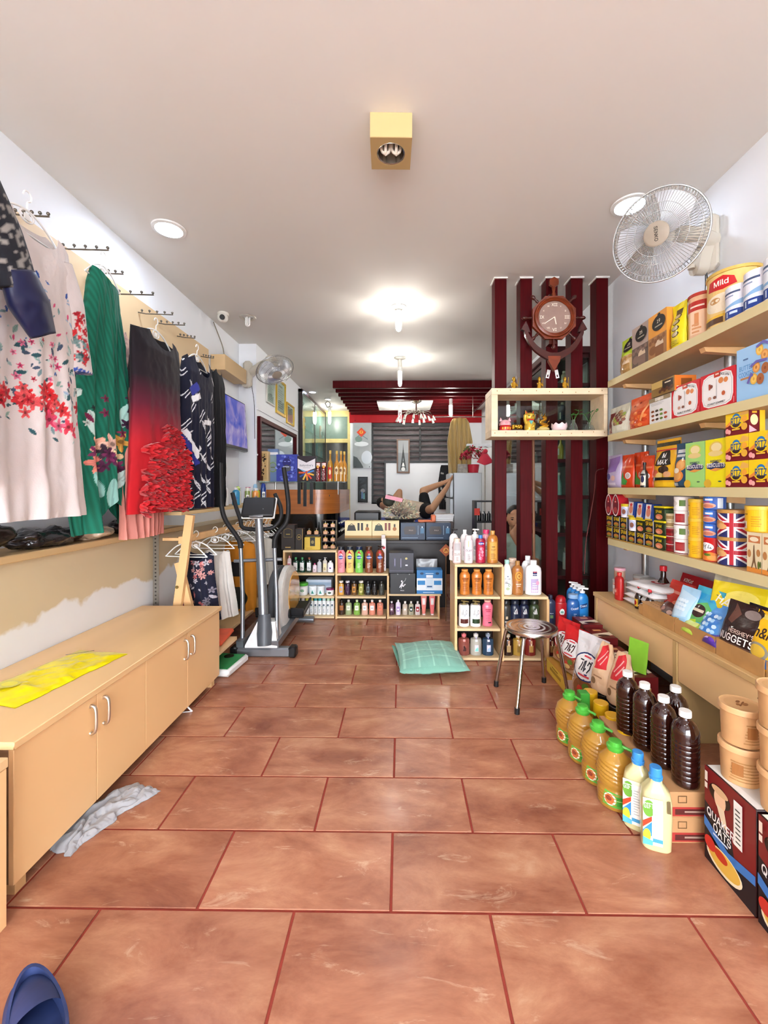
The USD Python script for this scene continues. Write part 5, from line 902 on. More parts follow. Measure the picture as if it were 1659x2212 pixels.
garment('black and white flowered robe hanging behind the gold curtain', 'robe', (at(962, CY, y=9.36)[0], 9.36, at(960, 1100, y=9.36)[2]), 0, [(0, .14, .04), (.6, .16, .05), (1.0, .10, .03)], lambda c: .98 - .05 * np.abs(c), lambda c: .98 + 0 * c, lambda c: 0 * c, flowers('191a1e', fl2), 70, 90, name='robe')
# treatment bed and the person lying on it
yp = 6.6; zb = at(930, 1122, y=yp)[2]; t = thing('bed', 'treatment bed with a blue sheet behind the counter', 'bed', (at(900, CY, y=yp)[0], yp + .1, 0))
obj('mattress', bx(-.98, -.33, zb - .10, .54, .36, zb, .03), M('1f3a9a', .6, bump=.3, name='blue_sheet'), t); obj('base', bx(-.95, -.3, .0, .5, .33, zb - .10), M('2a2422', .5), t)
def body(segs, res=.02, it=10):
    import manifold3d as m3
    ms = [m3.Manifold.hull_points(np.vstack([ball(p, a, 2)[0], ball(q, b, 2)[0]]).astype(np.float32)) for p, a, q, b in segs]
    m = m3.Manifold.batch_boolean(ms, m3.OpType.Add).refine_to_length(res).to_mesh(); tm = trimesh.Trimesh(m.vert_properties[:, :3], m.tri_verts); v = np.array(tm.vertices); e = tm.edges_unique; d = np.maximum(np.bincount(e.ravel(), minlength=len(v)), 1)[:, None]
    for k in range(max(2, it // 3)): w = np.zeros_like(v); np.add.at(w, e[:, 0], v[e[:, 1]] - v[e[:, 0]]); np.add.at(w, e[:, 1], v[e[:, 0]] - v[e[:, 1]]); v = v + .5 * w / d
    return v, np.array(tm.faces)
SKIN = M('b98a68', .5, var=.06, scale=9, name='skin'); HAIR = M('15110f', .5, name='black_hair')
def hand(base, fwd, nrm, s=1, curl=.3, side=1):
    "bones of a hand with five fingers"
    f = np.array(fwd, float); f /= np.linalg.norm(f); n = np.array(nrm, float); n -= f * (n @ f); n /= np.linalg.norm(n); w = np.cross(f, n) * side; b = np.array(base, float); S = []
    S.append((b, .024 * s, b + f * .06 * s - w * .02 * s, .016 * s)); S.append((b, .024 * s, b + f * .06 * s + w * .024 * s, .016 * s)); S.append((b + f * .06 * s - w * .02 * s, .016 * s, b + f * .06 * s + w * .024 * s, .016 * s))
    for k, (o, L) in enumerate(((-.032, .062), (-.011, .072), (.011, .078), (.032, .07))):
        p = b + f * .07 * s + w * o * s
        for j in range(3):
            a = curl * (j + 1); q = p + (f * math.cos(a) - n * math.sin(a)) * L * s * (.46, .31, .23)[j]; S.append((p, .0095 * s - .0006 * j, q, .0088 * s - .0006 * j)); p = q
    p = b + f * .015 * s + w * .028 * s; q = p + (f * .7 + w * .8 - n * .2) * .035 * s; S += [(p, .012 * s, q, .0105 * s), (q, .0105 * s, q + (f * .9 + w * .3 - n * .3) * .032 * s, .009 * s)]
    return S
def head_mesh(r=.1):
    "a head facing -y, chin down, centred at the eyes; returns skin and hair"
    v, f = ball((0, 0, 0), 1, 4); x, y, z = v.T; sx = .076 * (1 - .22 * np.clip(-z, 0, 1) ** 1.5); sy = .096; sz = .115
    v = np.stack([x * sx, y * sy - .012 * np.clip(-z, 0, 1), z * sz], 1)
    for cx, cz, a, s_, c_ in ((0, -.022, .024, .014, .03), (0, -.008, .012, .009, .02), (0, -.058, .008, .02, .012), (.033, -.002, -.010, .016, .012), (-.033, -.002, -.010, .016, .012), (0, -.098, .01, .022, .02), (.04, -.03, .006, .02, .02), (-.04, -.03, .006, .02, .02)):
        v[:, 1] -= np.where(v[:, 1] < 0, a * np.exp(-((v[:, 0] - cx) / s_) ** 2 - ((v[:, 2] - cz) / c_) ** 2), 0)
    h = ball((0, 0, 0), 1, 3); k = h[0]; hv = np.stack([k[:, 0] * .084, k[:, 1] * .1 + .016, k[:, 2] * .118 + .012], 1); hv[:, 2] = np.where(k[:, 1] < -.15, np.maximum(hv[:, 2], .052 + .3 * np.abs(hv[:, 0]) * 0), hv[:, 2])
    ears = [mv((ball((0, 0, 0), 1, 2)[0] * np.array([.008, .018, .03]), ball((0, 0, 0), 1, 2)[1]), (s * .078, .01, -.012)) for s in (-1, 1)]
    return (v, f), (hv, h[1]), ears
def face_parts(P, T):
    for s in (-1, 1):
        obj('eye', T((ball((0, 0, 0), 1, 2)[0] * np.array([.013, .006, .006]) + np.array([s * .031, -.082, -.002]), ball((0, 0, 0), 1, 2)[1])), M('201812', .2), P); obj('eyebrow', T((ball((0, 0, 0), 1, 2)[0] * np.array([.019, .005, .003]) + np.array([s * .032, -.089, .018]), ball((0, 0, 0), 1, 2)[1])), HAIR, P)
    obj('mouth', T((ball((0, 0, 0), 1, 2)[0] * np.array([.022, .006, .006]) + np.array([0, -.094, -.058]), ball((0, 0, 0), 1, 2)[1])), M('9a4a44', .5), P)
p = thing('person', 'person lying on the blue bed in black shorts and beige shirt, knees bent', 'person')
def q(px, py, dy=0): return at(px, py, y=yp + dy)
hip, kA, aA, kB, aB, sh, hd = q(920, 1103), q(914, 1060, .1), q(958, 1043, .15), q(934, 1098, -.28), q(966, 1052, .05), q(862, 1096), q(835, 1090)
S = [(hip + (0, -.09, 0), .075, kB, .062), (kB, .058, (kB + aB) / 2 , .05), ((kB + aB) / 2, .05, aB, .036), (hip + (0, .09, 0), .08, kA, .06), (kA, .058, kA * .6 + aA * .4, .052), (kA * .6 + aA * .4, .052, aA, .036)]
for a, d in ((aA, q(974, 1036, .12)), (aB, q(971, 1040, .03))):
    S.append((a, .036, d, .026)); S.append((d, .026, d + (.02, 0, .03), .018))
    for k in range(5): S.append((d + (.005, -.035 + .018 * k, .02), .0115, d + (.02, -.04 + .02 * k, .06 - .006 * abs(k - 1)), .0095))
el, wr_ = q(863, 1062, -.1), q(878, 1092, -.2)
S += [(hip, .12, sh, .13), (sh, .05, hd, .055), (hd, .1, hd + (-.05, 0, .02), .09), (sh + (0, -.14, .03), .055, el, .047), (el, .045, q(846, 1082, -.12), .036)]
S += hand(q(846, 1082, -.12), (-1, 0, -.4), (0, -1, 0), 1, .3)
obj('body', body(S), SKIN, p, True)
obj('shirt', body([(hip + (-.08, 0, .0), .135, sh, .145), (sh + (0, -.12, .02), .075, sh * .55 + el * .45 + (0, -.05, 0), .068), (sh + (0, .12, .02), .075, sh + (0, .2, 0), .07)], .02, 6), M('c6b39f', .8, bump=.4, bscale=30, name='beige_cotton'), p, True)
obj('shorts', body([(hip + (0, -.09, 0), .11, hip * .45 + kB * .55, .085), (hip + (0, .09, 0), .11, hip * .3 + kA * .7, .078), (hip + (0, -.08, 0), .125, hip + (0, .08, 0), .125)], .02, 6), M('101014', .85, name='black_cotton'), p, True)
hm, hh, ears = head_mesh(); T = lambda m: mv(mv(mv(m, rx=-PI / 2), rz=PI / 2), hd + (-.03, 0, .05)); obj('hair', T(hh), HAIR, p, True); face_parts(p, T)

# ---------------------------------------------------------------- things behind the slats: cabinet, seated woman, racks
CABR = M('4a1a1c', .35, var=.15, scale=5, name='mahogany'); t = thing('wall_cabinet', 'dark red glass cabinet with shelves along the right wall behind the slats', 'display cabinet')
xc = 1.42
for y in (4.85, 5.8): obj('upright', bx(xc, y, 0, WR - .003, y + .03, 2.55), CABR, t)
for x in (xc, WR - .045): obj('upright', bx(x, 3.95, 0, x + .04, 3.98, 2.55), CABR, t)
obj('pane', bx(xc + .04, 3.96, .05, WR - .046, 3.966, 2.5), GL('eaf4f0'), t)
for z in (.02, .45, .85, 1.2, 1.54, 1.9, 2.25, 2.52): obj('shelf', bx(xc, 3.95, z, WR - .003, 5.83, z + .035), CABR, t)
obj('cornice', bx(xc - .03, 3.92, 2.555, WR - .003, 5.86, 2.62, .006), CABR, t); obj('back_panel', bx(WR - .012, 3.98, .05, WR - .004, 5.8, 2.5), M('b4b9b6', .5), t)
obj('pane', bx(xc - .006, 3.99, .9, xc - .002, 4.84, 2.5), GL('eaf4f0'), t); obj('pane', bx(xc - .006, 4.89, .9, xc - .002, 5.78, 2.5), GL('eaf4f0'), t)
r = random.Random(21); CS = ['d8d4c8', '8fb8ac', 'c8b04a', '3a4a6a', 'b8a890', 'e4e0dc', '7a8a80', 'c86a4a']; NM = ['cream', 'green', 'gold', 'dark blue', 'beige', 'white', 'grey green', 'terracotta']
for k in range(36):
    z = (.887, 1.237, 1.577, 1.937, 2.287, .487)[k % 6]; y = 4.03 + .048 * k; c = k % 8
    bottle('%s bottle behind glass on the mahogany cabinet shelves' % NM[c], (xc + .07 + .24 * (k % 7) / 7, y, z - .001), .035, r.uniform(.14, .24) if z > .5 else .24, r.choice(['square', 'slim', 'jar', 'wine']), CS[c], 'cap', 'd8d0b8', [('R', .1, .2, .9, .8, 'e8e4d8')], group='%s bottles in the mahogany cabinet' % NM[c], rz=-PI / 2) if y < 5.7 else None
w = thing('person', 'woman in a grey green top seated behind the slats, hand on her chin', 'person'); c = at(1112, 1119, y=4.15)
hm, hh, ears = head_mesh(); T = lambda m: mv(mv(m, rz=-.15, rx=.1), c)
Hs = c + (0, .03, 0); sh = c + (.03, .05, -.24)
S = [(sh + (0, .0, -.02), .10, sh + (0, .04, -.38), .13), (Hs + (0, .0, -.07), .048, sh + (0, 0, .02), .06), (sh + (-.17, 0, 0), .058, sh + (-.20, -.02, -.26), .05), (sh + (.17, 0, 0), .058, sh + (.13, -.15, -.22), .05), (sh + (-.16, 0, 0), .07, sh + (.16, 0, 0), .07),
     (sh + (-.20, -.02, -.26), .047, sh + (-.02, -.2, -.36), .034), (sh + (.13, -.15, -.22), .048, c + (-.055, -.14, -.135), .034),
     (sh + (-.08, .04, -.42), .11, sh + (-.1, -.26, -.44), .075), (sh + (.08, .04, -.42), .11, sh + (.1, -.26, -.44), .075), (sh + (-.1, -.26, -.44), .065, (c[0] - .07, sh[1] - .27, .08), .045), (sh + (.1, -.26, -.44), .065, (c[0] + .13, sh[1] - .27, .08), .045)]
S += hand(c + (-.055, -.14, -.125), (.75, .1, .65), (0, -1, .3), .95, .5) + hand(sh + (-.02, -.2, -.36), (1, -.1, .0), (0, 0, 1), .95, .3)
for s_ in (-.07, .13): S.append(((c[0] + s_, sh[1] - .27, .05), .045, (c[0] + s_, sh[1] - .42, .035), .032))
obj('body', body(S), SKIN, w, True); obj('head', T(join([hm] + ears)), SKIN, w, True); obj('hair', T(join(hh, mv((ball((0, 0, 0), 1, 3)[0] * np.array([.07, .06, .08]), ball((0, 0, 0), 1, 3)[1]), (0, .09, -.03)))), HAIR, w, True); face_parts(w, T)
obj('shirt', body([(sh + (0, .0, -.02), .115, sh + (0, .04, -.40), .15), (sh + (-.17, 0, 0), .07, sh + (-.19, -.015, -.16), .066), (sh + (.17, 0, 0), .07, sh + (.15, -.09, -.13), .066), (sh + (-.16, 0, 0), .084, sh + (.16, 0, 0), .084)], .02, 6), M('8fa596', .85, bump=.3, bscale=30, name='sage_cotton'), w, True)
obj('strap', bar(sh + (-.13, -.165, -.36), sh + (.06, -.155, -.20), .004, .03, (0, -1, 0)), M('a08a68', .7, name='tan_strap'), w)
obj('trousers', body([(sh + (-.08, .04, -.42), .125, sh + (-.1, -.26, -.44), .09), (sh + (.08, .04, -.42), .125, sh + (.1, -.26, -.44), .09), (sh + (-.1, -.26, -.44), .085, (c[0] - .07, sh[1] - .27, .14), .06), (sh + (.1, -.26, -.44), .085, (c[0] + .13, sh[1] - .27, .14), .06)], .02, 6), M('3a342c', .85, name='dark_cotton'), w, True)
t = thing('chair', 'dark wooden chair under the seated woman behind the slats', 'chair', (c[0] + .02, sh[1] + .05, 0)); zs = sh[2] - .575
obj('seat', bx(-.22, -.3, zs - .03, .22, .22, zs), M('2a1a14', .5), t); 
for x in (-.2, .2):
    for yy in (-.27, .19): obj('leg', bx(x - .02, yy - .02, 0, x + .02, yy + .02, zs - .03), M('2a1a14', .5), t)
obj('backrest', bx(-.2, .24, zs, .2, .27, zs + .35), M('2a1a14', .5), t)
t = thing('display_rack', 'black tiered rack with a red label beside the refrigerator', 'rack', (at(1046, CY, y=5.6)[0], 5.6, 0)); zt = at(1046, 1081, y=5.6)[2]
for x in (-.13, .13): obj('post', bx(x - .015, -.1, 0, x + .015, .1, zt), BLACKP, t)
for z in (.3, .6, .85, zt - .02): obj('tray', bx(-.115, -.1, z, .115, .1, z + .02), BLACKP, t)
obj('red_label', bx(-.15, -.112, zt - .19, -.08, -.101, zt - .1), M('d83a2a', .5), t)
for k, x in enumerate((-.06, .0, .06)): bottle('black perfume tester bottle, %s on the tiered rack by the refrigerator' % ('left', 'middle', 'right')[k], (at(1046, CY, y=5.6)[0] + x, 5.6, .8705), .025, .14, 'square', '1c1c20', 'cap', '303036', None)
t = thing('red_charm', 'brown orange diamond card standing between the two shelf units', 'card', (at(964, CY, y=4.1)[0], 4.13, .0)); zc = at(964, 1190, y=4.1)[2]; obj('card', mv(bx(-.045, -.004, -.045, .045, .004, .045), (0, 0, zc), ry=PI / 4), M('a8562c', .5), t); obj('stick', cyl(.005, 0, zc - .05, 8), M('6a4a2a', .6), t)
put_print(t, [('E', .5, .5, .3, .3, 'd89a4a'), ('L', [(.35, .35), (.5, .65), (.65, .4)], .08, '7a2a18')], .09, .09, flat(-.0045, zc - .045), 'printed_sign')
# ================================================================ slatted screen with display box and ship's wheel clock
SX = [at(px, CY, y=3.5)[0] for px in (1069, 1124, 1179.5, 1233.5, 1288.5)]
t = thing('slat_screen', 'screen of five tall dark red posts from floor to ceiling', 'screen')
for k, x in enumerate(SX): obj('post', bx(x, 3.5, 0, x + .097, 3.62, CEIL - .012, .003), RED, t)
obj('top_trim', join([bx(x - .008, 3.49, CEIL - .012, x + .105, 3.63, CEIL - .0005) for x in SX]), M('f0efec', .6), t); tag(stage.GetPrimAtPath(str(t.GetPath()) + '/top_trim'), kind='stuff')
KN = M('e9d3b0', .5, var=.12, scale=8, stretch=(.3, 2, 2), name='pine_board'); yb0, yb1 = 3.26, 3.495
xL, xR = at(1061.5, CY, y=yb0)[0], at(1313, CY, y=yb0)[0]; zT, zB = at(1190, 838, y=yb0)[2], at(1190, 943, y=yb0)[2]
t = thing('display_box', 'long pale pine open display box hanging on the dark red posts', 'display box')
for a, nm in ((bx(xL, yb0, zT - .05, xR, yb1, zT, .002), 'top_board'), (bx(xL, yb0, zB, xR, yb1, zB + .05, .002), 'bottom_board'), (bx(xL, yb0, zB + .05, xL + .05, yb1, zT - .05, .002), 'end_board'), (bx(xR - .03, yb0, zB + .05, xR, yb1, zT - .05, .002), 'end_board')): obj(nm, a, KN, t)
put_print(t, [('E', q, .5 + .2 * math.sin(9 * q), .004, .1, 'b08a5a') for q in np.linspace(.03, .97, 11)], xR - xL, .05, flat(yb0, zB, (xL + xR) / 2), 'knots')
put_print(t, [('E', q, .5 + .2 * math.sin(7 * q), .004, .1, 'b08a5a') for q in np.linspace(.05, .95, 9)], xR - xL, .05, flat(yb0, zT - .05, (xL + xR) / 2), 'knots')
obj('back_glass', bx(xL + .05, yb1 - .006, zB + .05, xR - .03, yb1 - .002, zT - .05), GL('dfe8e6'), t)
# clock
CW = M('7a3214', .35, var=.2, scale=9, stretch=(1, 1, 3), coat=.15, name='varnished_wood'); CD = M('48180e', .35, var=.2, scale=9, coat=.15, name='dark_varnish'); yc = 3.40
cc = at(1196, 687, y=yc); t = thing('clock', "ship's wheel and anchor wall clock of varnished brown wood", 'clock', cc)
Y = lambda m: mv(m, rx=PI / 2)
oc = [(.186 * math.cos(PI / 8 + PI / 4 * k), .186 * math.sin(PI / 8 + PI / 4 * k)) for k in range(8)]
obj('octagon', ext(oc, .03), CW, t, 20); obj('rim', Y(lathe([(.128, .0), (.160, .0), (.163, .02), (.158, .034), (.147, .038), (.143, .032), (.135, .036), (.128, .026)], 48, cap=False)), CW, t)
obj('dial', Y(cyl(.129, .0, .018, 48)), M('a08478', .5, var=.08, name='dial', spec=.2), t)
num = []
for k, s in enumerate(('XII', 'I', 'II', 'III', 'IV', 'V', 'VI', 'VII', 'VIII', 'IX', 'X', 'XI')):
    a = PI / 2 - k * PI / 6; num.append(('T', s, .5 + .40 * math.cos(a), .5 + .40 * math.sin(a), .09 if k % 3 == 0 else .045, 'f0e4d0'))
put_print(t, num, .25, .25, flat(-.0185, -.125), 'numerals')
obj('hour_hand', mv(bx(-.004, -.023, 0, .004, -.021, .06), ry=PI + .1 - .3), M('f0e4d0', .3), t); obj('minute_hand', mv(bx(-.003, -.026, 0, .003, -.024, .095), ry=-2.15), M('f0e4d0', .3), t)
for k in range(8):
    a = PI / 4 * k; d = np.array([math.cos(a), 0, math.sin(a)]); 
    P = [d * q for q in (.17, .19, .205, .22, .234, .248, .256)]
    if k != 2: obj('spoke_handle', tube(P, [.006, .012, .007, .012, .017, .012, .003], 12), CD, t)
P = smooth_path([(-.225, 0, -.075), (-.215, 0, -.14), (-.15, 0, -.24), (-.06, 0, -.30), (0, 0, -.315), (.06, 0, -.30), (.15, 0, -.24), (.215, 0, -.14), (.225, 0, -.075)], 6)
w = np.interp(np.linspace(0, 1, len(P)), [0, .15, .5, .85, 1], [.012, .02, .042, .02, .012]); T_ = np.gradient(P, axis=0); T_ /= np.linalg.norm(T_, axis=1, keepdims=True); N_ = np.stack([-T_[:, 2], 0 * w, T_[:, 0]], 1)
up, dn = P + N_ * w[:, None] * .8, P - N_ * w[:, None] * .8
obj('anchor_arms', ext([(p[0], p[2]) for p in up] + [(p[0], p[2]) for p in dn[::-1]], .03), CD, t, 30)
obj('anchor_crown', ext([(-.05, -.31), (.05, -.31), (.045, -.35), (.0, -.43), (-.045, -.35)], .036), CW, t, 20)
for s in (-1, 1): obj('fluke', ext([(s * .19, -.12), (s * .262, -.095), (s * .25, -.07), (s * .225, -.03), (s * .205, -.075)][::s], .028), CD, t, 20)
obj('anchor_shank', join(tube([(0, .0, .15), (0, 0, .19), (0, 0, .21), (0, 0, .24), (0, 0, .26)], [.011, .018, .01, .016, .01], 12), ext([(.036 * math.cos(a) * (1 + .12 * (k % 2)), .285 + .036 * math.sin(a) * (1 + .12 * (k % 2))) for k, a in enumerate(np.linspace(0, 2 * PI, 12, False))], .026)), CW, t)
obj('wall_hook', bx(-.03, .02, -.2, .03, .1, .2), CD, t)
for k, px in enumerate((1184, 1203)):
    p = at(px, 808, y=3.497); t = thing('hanging_tag', 'small white tag stuck on the middle post, %s of two' % ('left', 'right')[k], 'tag', p); obj('tag', mv(ext(Polygon([(-.014, -.035), (.014, -.035), (.014, .035), (-.014, .035)], [[(-.005, -.025), (.005, -.025), (.005, -.005), (-.005, -.005)]]), .003), ry=.2 if k == 0 else -.2), WHITEP, t)
GOLDM = M('d8a83c', .25, .9, name='gold_paint')
def figure(x, lab, k):
    t = thing('figurine', lab, 'figurine', (x, 3.40, zT)); obj('stand', cb(.06, .05, .012, .002), M('2a1410', .4), t)
    obj('figure', body([((0, 0, .02), .02, (0, 0, .055), .016), ((0, 0, .055), .017, (0, 0, .075), .012), ((0, -.003, .095), .013, (0, 0, .1), .012), ((-.016, 0, .07), .007, (-.02, -.015, .045 + .02 * (k == 1)), .006), ((.016, 0, .07), .007, (.022, -.014, .05), .006), ((-.008, 0, .0), .01, (-.006, 0, .03), .012), ((.008, 0, .0), .01, (.006, 0, .03), .012)], .005, 3), GOLDM, t, True); obj('staff', tube([(.022, -.016, .01), (.024 + .012 * (k == 0), -.016, .115)], .0022, 6), GOLDM, t); obj('hat', mv(lathe([(.015, .1), (.013, .112), (.004, .124)], 12), (0, 0, 0)), GOLDM, t)
for k, (px, l) in enumerate(((1110, 'golden figurine with a staff, left of three on the pine display box'), (1165, 'golden figurine, middle of three on the pine display box'), (1220, 'golden figurine, right of three on the pine display box'))): figure(at(px, CY, y=3.40)[0], l, k)
zi = zB + .0505; yi = 3.37
def X(px): return at(px, CY, y=yi)[0]
t = thing('piggy_bank', 'red and pink pig money box at the left end of the display box', 'money box', (X(1091), yi, zi)); RD = M('c8262a', .25, coat=.5, name='red_glaze')
obj('body', mv(lathe([(.03, 0), (.046, .01), (.05, .035), (.04, .05)], 24)), RD, t); obj('head', mv(lathe([(.048, .05), (.046, .07), (.03, .09), (.004, .098)], 24)), M('f0b4b8', .3, coat=.4), t)
for s in (-1, 1): obj('ear', ext([(s * .02, .085), (s * .045, .085), (s * .036, .115)][::s], .012), M('f0b4b8', .3), t)
obj('snout', mv(cyl(.012, 0, .012, 14), (0, -.035, .065), rx=PI / 2), M('e88a94', .3), t); put_print(t, [('E', .2 + .2 * k, .5, .06, .25, 'f0c84a') for k in range(4)], .1, .04, around([(.0502, 0), (.0502, .05)], .005), 'gold_pattern')
t = thing('ingot', 'gold nugget ornament on a dark stand in the display box', 'ornament', (X(1116), yi, zi)); obj('stand', cb(.085, .06, .018, .003), M('3a1a10', .4), t)
r = np.random.default_rng(3); obj('nugget', join([ball(r.uniform((-.035, -.015, .024), (.035, .015, .05)), r.uniform(.01, .017), 2) for _ in range(22)]), GOLDM, t); tag(stage.GetPrimAtPath(str(t.GetPath()) + '/nugget'), kind='stuff')
t = thing('lucky_cat', 'golden waving cat figure with red ears in the display box', 'cat figurine', (X(1144), yi, zi)); GY = M('e2c04a', .22, .55, var=.1, name='gold_glaze')
obj('body', body([((0, 0, .03), .042, (0, 0, .07), .036), ((-.02, -.02, .012), .018, (.0, -.02, .015), .018), ((.02, -.02, .012), .018, (0, -.02, .015), .018), ((.03, -.01, .06), .016, (.018, -.035, .04), .014), ((-.03, -.01, .07), .015, (-.042, -.02, .10), .013), ((-.042, -.02, .1), .013, (-.04, -.025, .125), .015)], .006, 4), GY, t, True)
obj('head', (lambda b: (b[0] * np.array([.043, .036, .036]) + np.array([0, -.004, .118]), b[1]))(ball((0, 0, 0), 1, 3)), GY, t)
for s in (-1, 1): e = obj('ear', hull([(s * .012, 0, .146), (s * .036, 0, .138), (s * .034, 0, .175), (s * .02, .014, .146), (s * .02, -.012, .15)]), GY, t); obj('inner_ear', hull([(s * .018, -.012, .15), (s * .031, -.008, .147), (s * .031, -.004, .167), (s * .024, -.004, .15)]), RD, e); obj('eye', ball((s * .016, -.036, .122), .005, 2), BLACKP, t)
obj('nose', ball((0, -.041, .113), .004, 2), RD, t); obj('collar', mv(lathe([(.034, .088), (.037, .092), (.034, .097)], 24), (0, -.002, 0)), RD, t); obj('bib', hull([(-.018, -.042, .085), (.018, -.042, .085), (0, -.046, .055), (0, -.036, .085), (0, -.04, .055)]), M('5ab0a8', .4), t)
put_print(t, [('L', [(.4, .2), (.5, .8)], .1, 'a87a1c'), ('E', .5, .5, .3, .3, 'c8982a')], .03, .03, flat(-.047, .015), 'coin')
t = thing('ornament', 'golden dragon shaped ornament beside the cat figure', 'ornament', (X(1173), yi, zi)); obj('base', mv(lathe([(.035, 0), (.05, .02), (.045, .03), (.02, .03)], 20)), M('d8c078', .4), t)
obj('body', tube(smooth_path([(-.03, 0, .03), (.03, .0, .05), (-.025, -.01, .075), (.02, 0, .1), (0, -.01, .125)], 8), [.013] * 16 + [.011] * 10 + [.014] * 7, 10), GOLDM, t); obj('spines', join([hull([(a - .006, 0, b), (a + .006, 0, b), (a, .008, b), (a + .01, -.0, b + .026)]) for a, b in ((.03, .06), (-.03, .085), (.025, .11), (.01, .13), (-.012, .128), (.04, .045), (.045, .08))]), GOLDM, t); tag(stage.GetPrimAtPath(str(t.GetPath()) + '/spines'), kind='stuff')
t = thing('bowl', 'pale pink lotus shaped bowl in the display box', 'bowl', (X(1208), yi, zi)); n = 48; LBW = lathe([(.03, 0), (.052, .012), (.062, .04), (.06, .062), (.055, .06), (.045, .02), (.005, .012)], n); a = np.arctan2(LBW[0][:, 1], LBW[0][:, 0]); k = LBW[0][:, 2] > .05; LBW[0][k, 2] += .007 * np.cos(8 * a[k]); obj('body', LBW, M('e9cfd2', .3, coat=.4, name='pink_porcelain'), t)
GLS = M('dfe8e4', .04, var=.0, trans=.95, ior=1.45, name='clear_glass'); LEAF = M('3f7a34', .5, var=.25, scale=20, name='leaf')
def vase(label, x, prof, stems, seed):
    t = thing('vase', label, 'vase', (x, yi, zi)); obj('glass', lathe(prof + [(r * .86, z) for r, z in prof[::-1]][:-1] + [(.004, .006)], 24), GLS, t); r = np.random.default_rng(seed)
    for k in range(stems):
        a = r.uniform(0, 6.28); h = r.uniform(.12, .17); e = np.array([.045 * math.cos(a), .03 * math.sin(a), h]); obj('stem', tube(smooth_path([(0, 0, .02), (e[0] * .2, e[1] * .2, h * .6), e], 4), .0018, 6), LEAF, t)
        for q in range(3):
            d = r.normal(size=3); d[2] = abs(d[2]) * .3; d /= np.linalg.norm(d); d[1] *= .6; u = np.cross(d, [0, 0, 1.0]); u /= np.linalg.norm(u) + 1e-9; L = .05; obj('leaf', (np.array([e, e + d * L * .5 + u * .013 + (0, 0, .006), e + d * L + (0, 0, -.006), e + d * L * .5 - u * .013 + (0, 0, .006), e + d * L * .5 + (0, 0, .0)]), np.array([[0, 1, 4], [1, 2, 4], [2, 3, 4], [3, 0, 4]])), LEAF, t)
vase('glass vase with dark green leaves in the display box', X(1239), [(.03, 0), (.034, .02), (.026, .05), (.012, .075), (.014, .095)], 3, 2); vase('low round glass flask with thin green sprigs at the right of the display box', X(1273), [(.03, 0), (.042, .015), (.03, .045), (.012, .06), (.015, .075)], 3, 6)
t = thing('frame_pole', 'thin brown wooden pole leaning behind the second dark red post', 'pole'); obj('pole', tube([(at(1154, 1120, y=3.68)[0], 3.68, .001), at(1152, 948, y=3.68)], .012, 10), M('8a5a3a', .4), t)
t = thing('cable', 'thin dark red cable hanging over the last dark red post', 'cable'); obj('wire', tube(smooth_path([at(1304, 1012, y=3.3), at(1288, 1020, y=3.48), at(1284, 1060, y=3.496), at(1276, 1110, y=3.497), at(1266, 1170, y=3.497), at(1262, 1240, y=3.497)], 6), .004, 6), M('6a2a28', .5), t)

# ================================================================ shelf unit goods behind the stool
z1, z2, z3, z4 = .028, .248, .488, .729; y = RY + .07
sc = lambda c1, c2: [('R', .04, .04, .96, .96, c1), ('E', .5, .6, .3, .14, c2)] + lines(.2, .8, .1, .4, 4, c2, .35)
row([(987, 'white and rose bottle at the left front on top of the stepped shelf', B(r=.032, h=.205, kind='spray', body='d9c0bc', cap='wide', capc='e8d4c0', lab=[('R', 0, 0, 1, .62, 'f0ddd8'), ('R', 0, .62, 1, 1, 'b8b4b4'), ('T', 'OLAY', .5, .42, .12, 'a08a84')] + lines(.3, .7, .08, .3, 3, 'b09a94'), labz=(.03, .74))),
     (1012, 'pale lilac bottle second on top of the stepped shelf', B(r=.034, h=.23, kind='spray', body='dccfd4', cap='wide', capc='e6dadc', lab=[('R', 0, 0, 1, 1, 'e4d8da'), ('T', 'OLAY', .5, .55, .09, '8a7a84'), ('R', .42, .72, .5, 1, 'e0c070')] + lines(.3, .7, .1, .4, 4, 'a8989c'), labz=(.03, .74))),
     (1038, 'red flowered body wash bottle with blue cap on top of the stepped shelf', B(r=.038, h=.235, kind='spray', body='8a1430', cap='cap', capc='3a78c0', lab=[('R', 0, 0, 1, 1, 'b01c3e')] + [('E', .3 + .13 * (k % 4), .18 + .14 * (k // 3), .13, .07, ('f07a94', 'f4a0b0', 'e85a78')[k % 3]) for k in range(12)] + [('E', .5, .84, .34, .07, '2a3f9a'), ('T', 'Suave', .5, .84, .06, 'ffffff')], labz=(.03, .76))),
     (1064, 'amber honey body wash bottle at the right on top of the stepped shelf', B(r=.042, h=.25, kind='lotion', body='b5722a', capc='c8944a', lab=[('R', 0, 0, 1, 1, 'd8a04a'), ('L', [(.05, .03), (.05, .97), (.95, .97), (.95, .03), (.05, .03)], .02, '8a5a1c'), ('R', .3, .7, .7, .74, '6a4216'), ('T', 'OLAY', .5, .56, .07, '6a4216')] + lines(.2, .8, .08, .4, 5, '8a5a1c', .35), labz=(.1, .66)))], y, z4)
